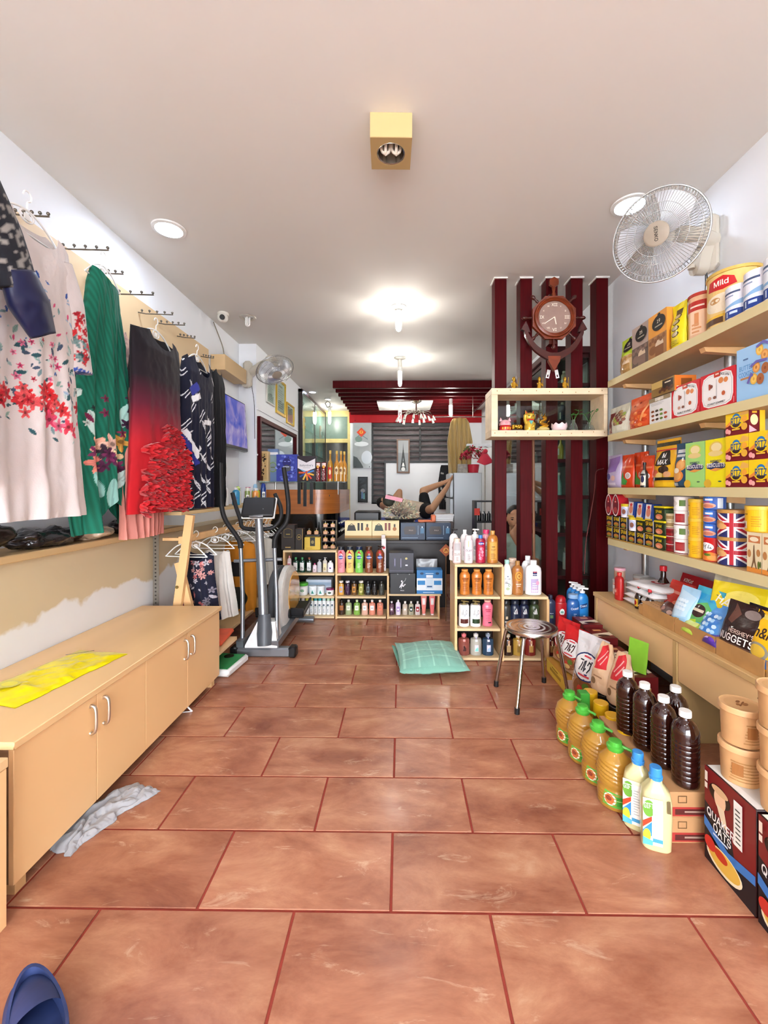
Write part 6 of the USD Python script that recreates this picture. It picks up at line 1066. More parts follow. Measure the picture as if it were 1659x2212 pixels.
row([(980, 'white pump bottle at the left rear on top of the stepped shelf', B(r=.035, h=.25, kind='slim', body='f0eeec', cap='pump', capc='26262a', lab=sc('f4f2f0', 'a8a0a0'))), (1004, 'white bottle with round cap at the rear on top of the stepped shelf', B(r=.035, h=.25, kind='slim', body='f2f0ee', capc='f2f2f0', lab=sc('eae6e4', 'b0a8a8'))),
     (1026, 'white pump bottle behind the red flowered one', B(r=.035, h=.25, kind='slim', body='eeece8', cap='pump', capc='f4f4f2', lab=sc('eae6e4', 'b0a8a8'))), (1050, 'pink capped bottle at the right rear on top of the stepped shelf', B(r=.035, h=.25, kind='slim', body='e8a0a8', cap='wide', capc='d83a6a', lab=sc('eae6e4', 'b0a8a8')))], y + .12, z4)
AL = [('R', .12, .66, .88, .72, '8a4a14'), ('R', .2, .58, .8, .62, '7a4010'), ('T', 'collagen', .5, .72, .07, {'b': False}, '6a3408')] + lines(.15, .85, .08, .5, 7, '7a4010', .3)
for k, px in enumerate((1004, 1030, 1055)):
    bottle('amber argan shower bottle, %s of three in the upper left bay of the stepped shelf' % ('left', 'middle', 'right')[k], (at(px, CY, y=y)[0], y, z3), .041, .205, 'curvy', 'c9782c', 'disc', 'd89a50', AL, (.08, .82), coat=.6)
for k, px in enumerate((999, 1028, 1050)): bottle('small clear bottle behind the amber ones, %s' % ('left', 'middle', 'right')[k], (at(px, CY, y=3.41)[0], 3.40, z3), .03, .15, 'slim', '8a8a84', 'cap', '5a5a5a', sc('a8a8a4', '6a6a6a'), clear=True)
for px, c, nm in ((1002, '5a2a24', 'maroon'), (1027, '2a4028', 'dark green')):
    bottle('white pump bottle with %s band in the middle left bay of the stepped shelf' % nm, (at(px, CY, y=y)[0], y, z2), .041, .205, 'spray', 'f0f0ee', 'pump', '8a7a4a', [('R', 0, .16, 1, .36, c), ('E', .75, .68, .12, .1, '8a8a92'), ('E', .75, .68, .09, .07, 'f0f0ee'), ('L', [(.2, .55), (.24, .75)], .03, '3a3a44'), ('L', [(.3, .55), (.34, .75), (.3, .8)], .03, '3a3a44')] + lines(.4, .7, .5, .6, 2, 'a8a8b0'), (.0, .8), sy=1)
bottle('pink shower bottle in the middle left bay of the stepped shelf', (at(1053, CY, y=y)[0], y, z2), .041, .21, 'curvy', 'e8748c', 'disc', 'f0b0a0', [('R', .15, .68, .85, .73, 'b83a54'), ('R', .25, .6, .8, .64, 'b83a54'), ('R', .5, .08, .9, .13, '3a2028')] + lines(.2, .8, .2, .5, 4, 'c85a74', .3), (.06, .84))
for k, (px, c, l1) in enumerate(((1002, '8a4a40', 'e88a80'), (1028, 'b0aca0', 'e0dce8'), (1054, '24405a', 'd8d8ec'))):
    bottle('square %s gel flask with hang tag, lower left bay of the stepped shelf' % ('rose', 'clear', 'blue')[k], (at(px, CY, y=y)[0], y, z1), .044, .175, 'square', c, 'cap', ('d86a70', 'dcd8d0', '8a98a8')[k], [('R', .34, .62, .62, 1.0, l1), ('E', .48, .8, .1, .06, '5a3a38' if k == 0 else 'b8a8e0'), ('R', .28, .14, .72, .46, l1 if k else '8a4a40'), ('P', [(.3, .16), (.5, .4), (.7, .3), (.7, .16)], ('4a2420', '8ad8d0', 'a8c8f0')[k]), ('E', .48, .36, .08, .06, '2a1210' if k == 0 else 'f0e8f8')], (.05, .95), clear=True, sy=.8)
row([(1095, 'white oval shower cream bottle with green emblem on the stepped shelf', B(r=.043, h=.255, kind='oval', body='e8eae0', capc='a8d8cc', lab=[('T', 'Dove', .5, .62, .07, {'b': False}, '2a3a6a'), ('E', .5, .72, .08, .02, '2a3a6a'), ('E', .66, .36, .14, .06, '5a8a5a'), ('E', .66, .36, .1, .04, 'e8eae0'), ('E', .5, .2, .22, .06, 'b8c8a0')] + lines(.2, .6, .42, .52, 2, '6a6a70'), labz=(.05, .75))),
     (1118, 'brown shower bottle with gold swirl label on the stepped shelf', B(r=.043, h=.265, kind='slim', body='a8692e', capc='a8763a', lab=[('E', .5, .7, .42, .2, 'd8942e'), ('E', .52, .7, .3, .14, 'a8692e'), ('E', .54, .7, .22, .1, 'e0a848'), ('E', .56, .7, .12, .05, 'a8692e'), ('R', .2, .36, .8, .4, 'e8d0b0'), ('R', .28, .28, .72, .32, 'e0b8a0')] + lines(.2, .8, .05, .22, 3, 'd0a070', .35), labz=(.05, .75))),
     (1152, 'large white bath bottle with lavender label on the stepped shelf', B(r=.062, h=.265, kind='lotion', body='f2f1f0', capc='f4f4f4', lab=[('R', .18, .06, .8, .62, 'b8a8cc'), ('R', .18, .06, .8, .3, 'd8b8d0'), ('E', .74, .45, .14, .09, 'e8a0c0'), ('R', .33, .74, .68, .92, '2a3a6a'), ('R', .33, .86, .68, .92, 'c83a3a'), ('T', 'Suave', .5, .80, .045, 'ffffff'), ('R', .25, .1, .75, .16, 'f0e4ec')] + lines(.3, .7, .24, .5, 3, 'efe8f4', .4), labz=(.04, .74), sy=.6))], y, z3)
row([(1107, 'peach capped bottle behind the brown swirl bottle', B(r=.04, h=.265, kind='slim', body='e0c0a8', cap='wide', capc='e6c8b0', lab=None)), (1140, 'white bath bottle behind the large lavender one', B(r=.05, h=.28, kind='lotion', body='f2f1f0', capc='f4f4f4', lab=None, sy=.6))], y + .12, z3)
for k, (px, c, cp) in enumerate(((1093, '3a3a36', '1c1c1c'), (1112, '1e2a44', '1a2030'), (1132, '1c2440', '141a30'), (1154, '3a4a2e', '1c2418'))):
    bottle('dark %s shower gel bottle under the white ones on the stepped shelf' % ('grey', 'navy', 'indigo', 'olive')[k], (at(px, CY, y=y)[0], y, z2), .038, .195, 'lotion', c, 'dome', cp, [('R', .2, .08, .8, .5, '2a2a28'), ('R', .35, .3, .65, .48, 'd8c8a8'), ('R', .25, .1, .75, .18, 'c8c4bc')] if k == 0 else [('P', [(.26, .72), (.34, .78), (.42, .62), (.30, .62)], 'f2f2f2'), ('P', [(.40, .84), (.50, .90), (.60, .62), (.46, .62)], 'f2f2f2'), ('P', [(.56, .94), (.66, .98), (.80, .62), (.66, .62)], 'f2f2f2'), ('R', .2, .2, .8, .3, 'c8d0d8'), ('R', .2, .08, .8, .15, '8a9aa8')], (.1, .72), clear=False)
for k, (px, c, lc) in enumerate(((1097, '2a1612', 'b89a68'), (1119, 'b08a3a', '8a6a2a'), (1145, '7a1f1c', 'b88a48'), (1190, '5a1a18', '9a6a3a'))):
    bottle('square %s shower flask with ribbon in the lower right bays of the stepped shelf' % ('black brown', 'golden', 'ruby red', 'dark ruby')[k], (at(px, CY, y=y)[0], y, z1), .043, .17, 'square', c, 'cap', 'c8b8a0', [('R', .38, .5, .62, 1, 'c89a78'), ('R', .26, .12, .74, .46, lc), ('E', .5, .48, .08, .06, 'e8d8b8')], (.05, .95), clear=True, sy=.8)
row([(1189, 'dark blue bottle at the left of the lowest step of the stepped shelf', B(r=.04, h=.245, kind='slim', body='2c3450', cap='cap', capc='23283c', lab=[('R', .3, .3, .7, .5, '6a8a5a'), ('T', 'Suave', .5, .62, .06, 'c8d0e0')])),
     (1211, 'red body wash bottle with white ship emblem on the stepped shelf', B(r=.046, h=.235, kind='spray', body='b0181e', cap='dome', capc='a8141a', lab=[('P', [(.3, .5), (.2, .62), (.32, .74), (.5, .78), (.68, .74), (.8, .62), (.7, .5)], 'e6ece8'), ('E', .5, .62, .2, .05, '6aa89a'), ('R', .36, .3, .64, .36, 'f0d0cc'), ('R', .4, .22, .6, .27, 'f0d0cc')], labz=(.05, .75))),
     (1238, 'clear blue bath gel bottle with square cap on the stepped shelf', B(r=.050, h=.245, kind='lotion', body='2a62a8', cap='wide', capc='8ab0d8', clear=True, lab=[('T', 'Coast', .5, .78, .1, {'r': 8}, 'e8f0f8')] + lines(.35, .65, .1, .6, 6, 'b8d0ec', .35), labz=(.06, .72)))], y, z3 - .24)
for k, (px, yy) in enumerate(((1254, 3.24), (1246, 3.31), (1238, 3.37), (1232, 3.43))):
    bottle('bright blue pump bath bottle with white pump, %s in its row on the stepped shelf' % ('foremost', 'second', 'third', 'rearmost')[k], (at(px + 4, CY, y=yy)[0], yy, z2), .046, .29, 'lotion', '2a86d0', 'pump', 'f2f4f4', [('P', [(.12, .78), (.9, .86), (.9, .70), (.2, .62)], '1c3f78'), ('T', 'Coast', .5, .74, .08, {'r': 8}, 'e8f0f8'), ('R', .4, .3, .65, .36, 'e0ecf8'), ('R', .36, .2, .7, .26, 'e0ecf8')], (.06, .72), sy=.6)
# stool
t = thing('stool', 'round stainless steel stool with four splayed legs', 'stool', (.822, 2.66, 0)); SS = M('b9b4ae', .16, 1, var=.04, name='polished_steel')
SEATM = usdkit.material(stage, '/World/Looks/spun_steel', {'tc': ('texture_coordinate', {}), 'w': ('wave_texture', {'wave_type': 'rings', 'rings_direction': 'z', 'scale': 9.0, 'distortion': .6}), 'b': ('bump', {'strength': .25, 'distance': .004}), 'p': ('principled_bsdf', {'base_color': lin('c4beb8'), 'metallic': 1.0, 'roughness': .2})}, [('tc.object', 'w.vector'), ('w.fac', 'b.height'), ('b.normal', 'p.normal')], surface='p.BSDF')
obj('seat', lathe([(.14, .405), (.158, .41), (.16, .425), (.155, .434), (.14, .433), (.1, .428), (.05, .431), (.002, .43)], 48), SEATM, t)
for k, p in enumerate(((1072, 1482), (1117, 1542), (1175, 1474), (1226, 1500))):
    e = at(*p, z=0) - np.array([.822, 2.66, 0]); d = e / np.linalg.norm(e); l = obj('leg', tube(smooth_path([d * .10 + (0, 0, .404), d * .145 + (0, 0, .395), d * .165 + (0, 0, .36), e + (0, 0, .03)], 6), .0115, 12), SS, t); obj('rubber_foot', tube([e + (0, 0, .035), e + (0, 0, .001)], .0155, 12), BLACKP, l)
# pillow
def pil(sg):
    def fn(u, v):
        x, z = 2 * u - 1, 2 * v - 1; h = .075 * np.clip(1 - np.abs(x) ** 2.6, 0, 1) ** .6 * np.clip(1 - np.abs(z) ** 2.6, 0, 1) ** .6; pu = 1 + .05 * (x * x + z * z - 1); n = (meshkit.fbm(np.stack([u * 6, v * 6, 0 * u], 1), 3, 6) - .5) * .02
        return np.stack([x * .235 * pu + .02 * z, z * .26 * pu, .045 + sg * h * (1.0 if sg > 0 else .58) + n * (1 - np.abs(x) ** 4) + .02 * np.clip(-x, 0, 1) ** 4], 1)
    return fn
N = 90; f = sheet(pil(1), N, N); b = sheet(pil(-1), N, N); u, v = np.meshgrid(np.linspace(0, 1, N), np.linspace(0, 1, N)); u, v = u.ravel(), v.ravel(); c = np.tile(np.array(lin('7fb5a2')), (N * N, 1))
st = ((np.abs((u * 4.6 + .2) % 1 - .5) < .07).astype(int) + (np.abs((v * 5.2 + .3) % 1 - .5) < .07)); c += st[:, None] * np.array(lin('5a6a60')) * .95; c = np.where((v < .05)[:, None] | (u < .05)[:, None], np.array(lin('7ab09c')), c)
t = thing('pillow', 'green checked pillow lying on the tiles beside the stool', 'pillow', (.215, 3.13, .002), .15); f[0][:, 2] = np.maximum(f[0][:, 2], 0); b[0][:, 2] = np.maximum(b[0][:, 2], 0)
obj('cover', join(f, (b[0], b[1][:, ::-1])), MP(.85, 0, .2, .25, 120, 'cloth_print'), t, True, np.clip(np.vstack([c, c]), 0, 1))
obj('flange', mv(lump(bx(-.03, -.25, 0, 0, .25, .006, .001), .0, 5), (-.225, 0, .04), ry=.3), M('78ae9a', .85, name='green_cotton'), t)
# ================================================================ right wall shelves
XS, ZS, YN, YFAR = 1.507, (2.078, 1.687, 1.305, .937), .95, 3.085
SHB = M('c9a26e', .5, var=.08, scale=5, stretch=(1, .1, 1), name='pale_board')
for k, z in enumerate(ZS):
    t = thing('wall_shelf', ('top', 'second', 'third', 'lowest')[k] + ' long pale wooden shelf on the right wall', 'shelf'); obj('board', bx(XS + .003, YN, z - .045, WR - .004, YFAR, z, .001), SHB, t); obj('edge_band', bx(XS, YN, z - .045, XS + .0028, YFAR, z), M('d6c795', .45, var=.05, scale=5, stretch=(1, .1, 1), name='edge_band'), t)
    for y in (1.3, 2.215, 2.98):
        obj('bracket', hull([(WR - .02, y - .018, z - .047), (XS + .06, y - .018, z - .047), (XS + .07, y - .018, z - .07), (WR - .02, y - .018, z - .085), (WR - .02, y + .018, z - .047), (XS + .06, y + .018, z - .047), (XS + .07, y + .018, z - .07), (WR - .02, y + .018, z - .085)]), PINE, t)
for k, y in enumerate((1.3, 2.26, 3.03)): t = thing('shelf_post', ('near', 'middle', 'far')[k] + ' galvanised post carrying the right wall shelves', 'post', (WR - .055, y, 0)); obj('tube', cyl(.022, 0, 2.03, 16), M('a9aaa8', .35, .9, name='galvanised'), t)
RZ = -PI / 2
def sit(pxa, pxb, z, D, x0=1.525):
    "position and width of a thing on the wall shelves from where its front shows"
    y, w = on_shelf(pxa, pxb, x0); return (x0 + D / 2, y, z), w * .96
def BEAN(bg, c1, c2, blob): return [('R', 0, 0, 1, 1, bg), ('R', 0, .0, 1, .5, c1), ('E', .25, .2, .2, .1, c2), ('E', .62, .26, .22, .16, 'e0c8a8'), ('R', .4, .02, .84, .26, c2), ('E', .3, .42, .25, .08, c1)] + [('E', .12 + .15 * k, .38 + .05 * (k % 2), .08, .05, c2) for k in range(6)] + [('E', .6, .76, .36, .17, '15120f'), ('E', .62, .94, .08, .03, '15120f'), ('T', blob, .6, .80, .075, 'e8e0c8'), ('R', .4, .68, .8, .71, 'a8a08a')]
z = ZS[0] + .0005
p, w = sit(1334, 1364, z, .07); pouch('green topped grain drink bag, leftmost on the top shelf', p, w, .25, .07, 'b8cc3a', BEAN('b4cc34', 'c8a878', 'b0864a', '15'), RZ, seed=1)
p, w = sit(1364, 1400, z, .075); carton('grey brown grain drink carton, second on the top shelf', p, w, .07, .265, 'b8a498', BEAN('b09c90', '6a5a50', '8a7264', '25'), RZ, side=[('R', .3, .1, .7, .9, 'c8b8ac')])
p, w = sit(1400, 1441, z, .075); carton('orange grain drink carton, third on the top shelf', p, w, .075, .265, 'e09a3a', BEAN('e8a040', 'a8784a', '8a5a34', '19'), RZ, side=[('R', .2, .1, .8, .5, 'c8802a')])
p, w = sit(1441, 1471, z, .07); pouch('yellow bag with four dark circles on the top shelf', p, w, .255, .06, 'efdc1c', [('R', 0, 0, 1, 1, 'ecd91c'), ('R', .35, .74, .8, .86, '5a4a2a')] + [('E', .55, .7 - .13 * k, .25, .055, '4a3a22') for k in range(4)] + [('E', .55, .7 - .13 * k, .2, .042, 'c8b48a') for k in range(4)] + lines(.2, .8, .08, .2, 3, 'a89a1c'), RZ, seed=2)
def JAR(lab, p, r, h, bodyc, lab_, lid, **k): return can(lab, p, r, h, lab_, body=bodyc, lid=lid, rz=RZ + .5, **k)
y, w = on_shelf(1471, 1512, 1.55); JAR('peach coloured powder jar with red lid on the top shelf', (1.62, y, z), w * .46, .25, 'e6b890', [('R', .3, .12, .7, .66, 'f0cba8'), ('R', .1, .66, .9, .88, 'b8322a'), ('R', .3, .74, .7, .78, 'f0d8c8'), ('R', .44, .3, .56, .6, 'd8925f')] + lines(.36, .64, .15, .4, 3, 'd89a6a'), 'b83a2c', name='jar', cat='jar', seam=False)
y, w = on_shelf(1512, 1592, 1.56); JAR('large yellow milk powder tin with red emblem on the top shelf', (1.645, y, z), .112, .27, 'd9a73c', [('R', 0, 0, 1, 1, 'e8c478'), ('R', .8, 0, 1, .75, 'b82434'), ('E', .45, .44, .34, .18, 'f2e4c8'), ('E', .35, .5, .1, .06, 'c8965a'), ('P', [(.2, .72), (.24, .9), (.5, .95), (.66, .88), (.7, .74), (.5, .68)], 'c82428'), ('T', 'Mild', .46, .82, .1, 'fbeede'), ('E', .68, .62, .13, .05, '2a2a2a'), ('E', .68, .62, .11, .035, 'efe0c0'), ('R', .04, .05, .5, .2, '5a3a24'), ('R', .1, .16, .56, .21, 'e8b83a'), ('R', .78, .02, .98, .12, 'f4f0e8')] + [('R', .84 + .03 * k, .03, .855 + .03 * k, .11, '2a2a2a') for k in range(4)], 'd8b45a', arc=2.4, seam=False)
MT = [('R', 0, 0, 1, 1, 'e6eaf4'), ('R', 0, 0, .72, .26, '22408e'), ('P', [(0, .3), (.72, .4), (.72, .56), (.35, .42), (0, .38)], '8ab4dc'), ('R', .08, .78, .66, .84, '4a5a7a'), ('R', .08, .68, .5, .72, '8a9ab8'), ('R', .74, 0, .77, 1, '2a4a98'), ('R', .3, .04, .34, .22, 'c8d8f0'), ('R', .4, .12, .6, .2, 'c8d8f0'), ('R', .82, .5, .94, .8, 'b8bcd0')]
for k, (a, b) in enumerate(((1560, 1600), (1598, 1644), (1641, 1690))):
    y, w = on_shelf(a, b, 1.53); can('white and blue milk powder tin, %s of the three on the top shelf' % ('smallest leftmost', 'middle', 'rightmost')[k], (1.575, y, z), .058, (.155, .17, .18)[k], MT, rz=RZ + .4, arc=2.8, body='f0f2f6')
z = ZS[1] + .0005
p, w = sit(1308, 1351, z, .08); pouch('dried fruit bag with red side label and grapes, leftmost on the second shelf', p, w, .2, .08, 'd8d4c0', [('R', 0, 0, 1, 1, 'd9d8c4'), ('R', 0, .06, .34, .8, '7a2028'), ('R', .08, .17, .27, .24, 'd8b890')] + [('E', .5 + .09 * (k % 5), .35 + .1 * (k // 4), .07, .06, ('8a5a4a', 'a88a58', '9ab04a', '7a3a3a')[k % 4]) for k in range(18)], RZ, seed=3, flatb=.8)
p, w = sit(1351, 1402, z, .08); pouch('orange red dried carrot bag on the second shelf', p, w, .21, .08, 'e0552a', [('R', 0, 0, 1, 1, 'e25a2c'), ('R', 0, .6, 1, .8, 'e87a50')] + [('E', .2 + .15 * (k % 5), .1 + .12 * (k // 4), .09, .05, ('f08a4a', 'c84420', 'e87034')[k % 3]) for k in range(14)] + [('E', .3, .72, .05, .03, 'a8341a'), ('E', .55, .78, .05, .03, 'a8341a'), ('L', [(.7, .2), (.9, .7)], .07, 'f4a060')], RZ, seed=4, flatb=.8)
NUT = [('E', .18 + .2 * (k % 4), .16 + .16 * (k // 4), .075, .045, ('8a4a24', '4a3a2a', '6a8a3a', 'a84a2a')[k % 4]) for k in range(11)]
p, w = sit(1402, 1450, z, .12); carton('white box with printed nuts on the second shelf', p, w, .12, .155, 'ececea', NUT + [('R', 0, .84, 1, 1, '9a8a6a'), ('R', .3, .86, .7, .98, 'd8d0c0'), ('E', .5, .9, .06, .06, 'e8e0d0')] + lines(.1, .9, .7, .8, 2, 'b8b8bc', .3), RZ)
p, w = sit(1410, 1462, z + .156, .1); carton('brown and gold chocolate box lying on top of the printed nut box', p, w, .12, .085, '4a3222', [('R', 0, 0, 1, 1, '8a6a34'), ('R', .0, .55, .5, 1, 'c8a860'), ('R', .5, .35, .95, .9, '2a1a14'), ('R', .6, .7, .85, .78, 'e8dcc0')] + [('E', .4 + .1 * k, .25 + .1 * (k % 2), .06, .12, '5a3018') for k in range(6)], RZ, side=[('R', 0, 0, 1, 1, 'd8762a'), ('R', .3, .2, .8, .8, '8a4a1a'), ('R', .1, .0, .7, .3, 'e8e4dc')])
def TINBOX(): return [('R', 0, 0, 1, 1, 'd01c2c'), ('P', [(.10, .12), (.05, .3), (.05, .7), (.10, .88), (.25, .95), (.75, .95), (.90, .88), (.95, .7), (.95, .3), (.90, .12), (.75, .05), (.25, .05)], 'f2f0ee'), ('P', [(.13, .15), (.085, .31), (.085, .69), (.13, .85), (.26, .91), (.74, .91), (.87, .85), (.915, .69), (.915, .31), (.87, .15), (.74, .09), (.26, .09)], '6a6e74'), ('P', [(.135, .155), (.09, .31), (.09, .69), (.135, .845), (.265, .905), (.735, .905), (.865, .845), (.91, .69), (.91, .31), (.865, .155), (.735, .095), (.265, .095)], 'f2f0ee'), ('R', .42, .84, .6, 1.0, 'c8402a'), ('R', .46, .9, .56, .94, 'f0d8c8'),
    ('E', .62, .72, .07, .08, 'd8864a'), ('E', .76, .70, .06, .07, 'd8864a'), ('E', .34, .62, .05, .05, '8a4a3a'), ('R', .27, .54, .32, .7, 'b04a34'), ('R', .495, .25, .505, .78, '8a8e94'), ('E', .3, .3, .05, .05, 'c89a84'), ('E', .45, .3, .05, .04, '8a5a4a'), ('E', .7, .36, .05, .06, 'c8643a'), ('T', 'SINCE 1996', .72, .86, .055, {'r': -18, 'w': .3}, '4a4e54'), ('T', 'PEANUT GOURMET', .5, .14, .05, {'w': .6}, '4a4e54'), ('R', .97, .05, 1, .2, 'e87a80')]
p, w = sit(1450, 1512, z, .1); a = carton('red biscuit tin box with white rounded panel, left of two on the second shelf', p, w, .1, .175, 'd01c2c', TINBOX(), RZ, b=.004)
p, w = sit(1512, 1590, z, .1); carton('red biscuit tin box with white rounded panel, right of two on the second shelf', p, w, .1, .178, 'd01c2c', TINBOX(), RZ, b=.004)
p, w = sit(1590, 1672, z, .09); COOK = [('R', 0, 0, 1, 1, '9cc8ee'), ('T', 'BUTTER', .28, .62, .085, {'w': .4}, '5a96d0'), ('T', 'COOKIES', .28, .50, .085, {'w': .42}, '5a96d0'), ('R', .12, .40, .38, .44, 'b8865a'), ('R', .2, .76, .34, .79, '4a6a9a')]
for cx, cy, q in ((.66, .86, 0), (.80, .74, 1), (.58, .56, 1), (.82, .50, 2), (.52, .36, 0), (.7, .33, 2)): COOK += [('E', cx, cy, .1, .1, ('e8b84a', 'd89448', 'a86438')[q]), ('E', cx, cy, .07, .07, ('f0cc6a', 'e8ac60', 'a86438')[q]), ('E', cx, cy, .028, .03, ('e0a83a', 'b87838', '8a4a28')[q])]
for pts in ([(.60, .92), (.78, .98), (.95, .90), (.95, .97), (.76, 1.0)], [(.44, .60), (.60, .66), (.88, .64), (.86, .59), (.62, .60)], [(.36, .30), (.46, .46), (.50, .42), (.66, .24), (.62, .22), (.48, .3)]): COOK.append(('L', pts[:3], .06, '6a64b0'))
carton('light blue butter cookie box at the right end of the second shelf', p, w, .09, .235, '9cc8ee', COOK, RZ)
z = ZS[2] + .0005
p, w = sit(1306, 1336, z, .08); pouch('purple and silver snack bag at the left end of the third shelf', p, w, .235, .08, 'b8a8c0', [('R', 0, 0, 1, 1, 'b4a8c4'), ('P', [(.1, .9), (.9, .95), (.8, .5), (.2, .45)], '8a6aa8'), ('E', .35, .35, .14, .1, '5a5a9a'), ('E', .65, .3, .12, .08, 'd8b0a0'), ('R', .2, .08, .8, .16, 'd8d0dc')], RZ, seed=5, ry=.0, rx=.05)
ORB = [('R', 0, 0, 1, 1, 'd8481f'), ('R', 0, .6, 1, .66, 'e87a50'), ('P', [(.1, .1), (.35, .5), (.45, .3), (.7, .2), (.6, .08)], '4aa048'), ('E', .72, .36, .17, .1, 'f0e8e4'), ('E', .72, .36, .13, .075, 'c8b8b0')]
for k, (a, b, h) in enumerate(((1334, 1360, .225), (1352, 1380, .235), (1374, 1402, .2))):
    p, w = sit(a, b, z, .07, 1.53 + .05 * (2 - k) * 0); pouch('orange snack bag with green leaf print, %s of three on the third shelf' % ('left', 'middle', 'right')[k], (p[0] + .03 * (k % 2), p[1], z), w * 1.05, h, .05, 'd8481f', ORB, RZ, seed=6 + k)
y, w = on_shelf(1381, 1397, 1.52); bottle('small dark bottle with cream label in front of the orange bags', (1.53, y, z), .024, .15, 'wine', '2a2622', 'cap', '1c1a18', [('R', 0, .05, 1, .6, 'd8cdb8'), ('E', .5, .4, .3, .2, '2a2a4a'), ('R', .1, .7, .9, .9, 'a8a49c')], (.05, .8), rz=RZ + .5, sy=1)
MX = [('R', 0, 0, 1, 1, 'e8b020'), ('R', 0, .86, 1, .94, '3a3a2a'), ('R', 0, .0, 1, .10, 'f0c428'), ('P', [(.16, .46), (.34, .74), (.66, .78), (.84, .46), (.7, .44), (.3, .44)], '171411'), ('T', 'M', .5, .66, .1, 'f0f0ee'), ('T', 'MAX', .5, .52, .10, {'w': .62}, 'f0f0ee'), ('R', 0, .76, 1, .79, 'c8363a'), ('E', .25, .3, .14, .07, 'd86a4a'), ('E', .6, .36, .2, .08, '3a2418'), ('E', .75, .26, .13, .06, 'd8a070'), ('E', .45, .24, .15, .06, 'e8c870'), ('R', 0, .14, 1, .2, '1c1a14'), ('E', .2, .17, .08, .04, 'b8c8d8')]
p, w = sit(1400, 1451, z, .08); pouch('yellow and black chocolate snack bag on the third shelf', p, w, .285, .07, 'e8b020', MX, RZ, seed=9, rx=-.06, flatb=.7)
p, w = sit(1447, 1480, z, .08); pouch('dark blue pouch with round biscuits printed on the third shelf', p, w, .245, .06, '2a4a66', [('R', 0, 0, 1, 1, '2c5270'), ('R', .15, .78, .85, .86, 'd8e0e4'), ('R', .15, .69, .7, .75, 'd8e0e4'), ('E', .6, .5, .3, .13, 'e0964a'), ('E', .6, .5, .22, .09, 'eaae68'), ('E', .4, .26, .38, .14, 'd8843a'), ('E', .4, .26, .28, .1, 'e8a85a'), ('E', .35, .38, .2, .06, 'f4ead0'), ('R', .1, .03, .5, .1, 'b8c4cc')], RZ, seed=10)
def SAND(bg, c): return [('R', 0, 0, 1, 1, bg), ('E', .5, .82, .32, .13, c), ('E', .52, .83, .24, .09, 'f2e0a8'), ('E', .48, .7, .34, .06, 'e8cf8a'), ('P', [(.05, .46), (.5, .54), (.95, .46), (.92, .4), (.5, .34), (.08, .4)], '3a3f66'), ('T', 'BISCUITS', .5, .46, .075, {'w': .84}, 'f4f4f4'), ('T', 'SANDWICH', .5, .545, .04, {'w': .7}, '3a3f66'), ('P', [(.2, .36), (.5, .4), (.85, .38), (.5, .33)], 'e8a04a'), ('E', .12, .08, .18, .09, 'e0b43a'), ('E', .7, .12, .08, .015, '4a6a4a')]
for k, (a, b, c, q, n) in enumerate(((1478, 1521, 'a6dc7c', 'c8dc5a', 'light green'), (1521, 1569, 'f2e41e', 'e8c85a', 'yellow'))):
    p, w = sit(a, b, z, .07); carton('%s sandwich biscuit bag on the third shelf' % n, p, w, .06, .235, c, SAND(c, q), RZ, b=.006, name='bag', cat='bag'); pouch('%s biscuit bag standing behind the front one on the third shelf' % n, (p[0] + .12, p[1] - .02, z), w * 1.1, .26, .05, c, [('R', .3, .4, .7, .5, 'f4f4e8')], RZ, seed=11 + k)
RITZ = [('R', 0, 0, 1, 1, '7a1a22'), ('P', [(0, .34), (.2, .42), (.3, .3), (.5, .24), (.78, .34), (.78, .44), (1, .5), (1, 1), (0, 1)], 'f2cf1e'), ('P', [(0, .4), (.28, .6), (.26, .44), (.1, .36), (0, .34)], 'e8903a'), ('P', [(.6, .7), (.75, .95), (1, .86), (1, .72)], 'e8b45a'), ('E', .48, .55, .2, .3, 'f4d21c'), ('E', .48, .66, .16, .16, '2a7ac0'), ('E', .48, .53, .185, .2, 'f4d21c'), ('E', .48, .42, .17, .13, '3a2a2a'), ('R', .3, .42, .66, .64, 'f4d21c'), ('T', 'RITZ', .48, .54, .24, {'w': .44}, '1c4a8a'), ('E', .84, .56, .11, .12, 'f0a83a'), ('E', .84, .28, .13, .14, 'eab03c'), ('E', .1, .18, .08, .1, 'f0a0a0'), ('E', .2, .14, .07, .09, 'f0b0a8'), ('R', .32, .18, .66, .24, 'f0c040')]
RS = [('R', 0, 0, .66, 1, '6a1820'), ('E', .33, .5, .24, .2, 'f0e0a0'), ('R', .2, .74, .5, .82, 'e8b83a'), ('P', [(.02, .02), (.02, .3), (.5, .1)], 'f0b0b8'), ('R', .66, 0, 1, 1, 'e8c02a')]
(p0, w0), (p1, w1) = sit(1569, 1621, z, .06), sit(1622, 1676, z, .06); rz0 = None
for c, (p, w) in enumerate(((p0, w0), (p1, w1))):
    for k in range(3 - c):
        lab = 'red and yellow cracker box, %s of the %s stack on the third shelf' % (('bottom', 'middle', 'top')[k] if c == 0 else ('bottom', 'top')[k], ('left', 'right')[c])
        if rz0 is None: rz0 = carton(lab, (p[0], p[1], z), w, .07, .118, '7a1a22', RITZ, RZ, side=RS, group='cracker boxes on the third shelf')
        else: dup(rz0, (p[0], p[1], z + .1185 * k), RZ, lab)
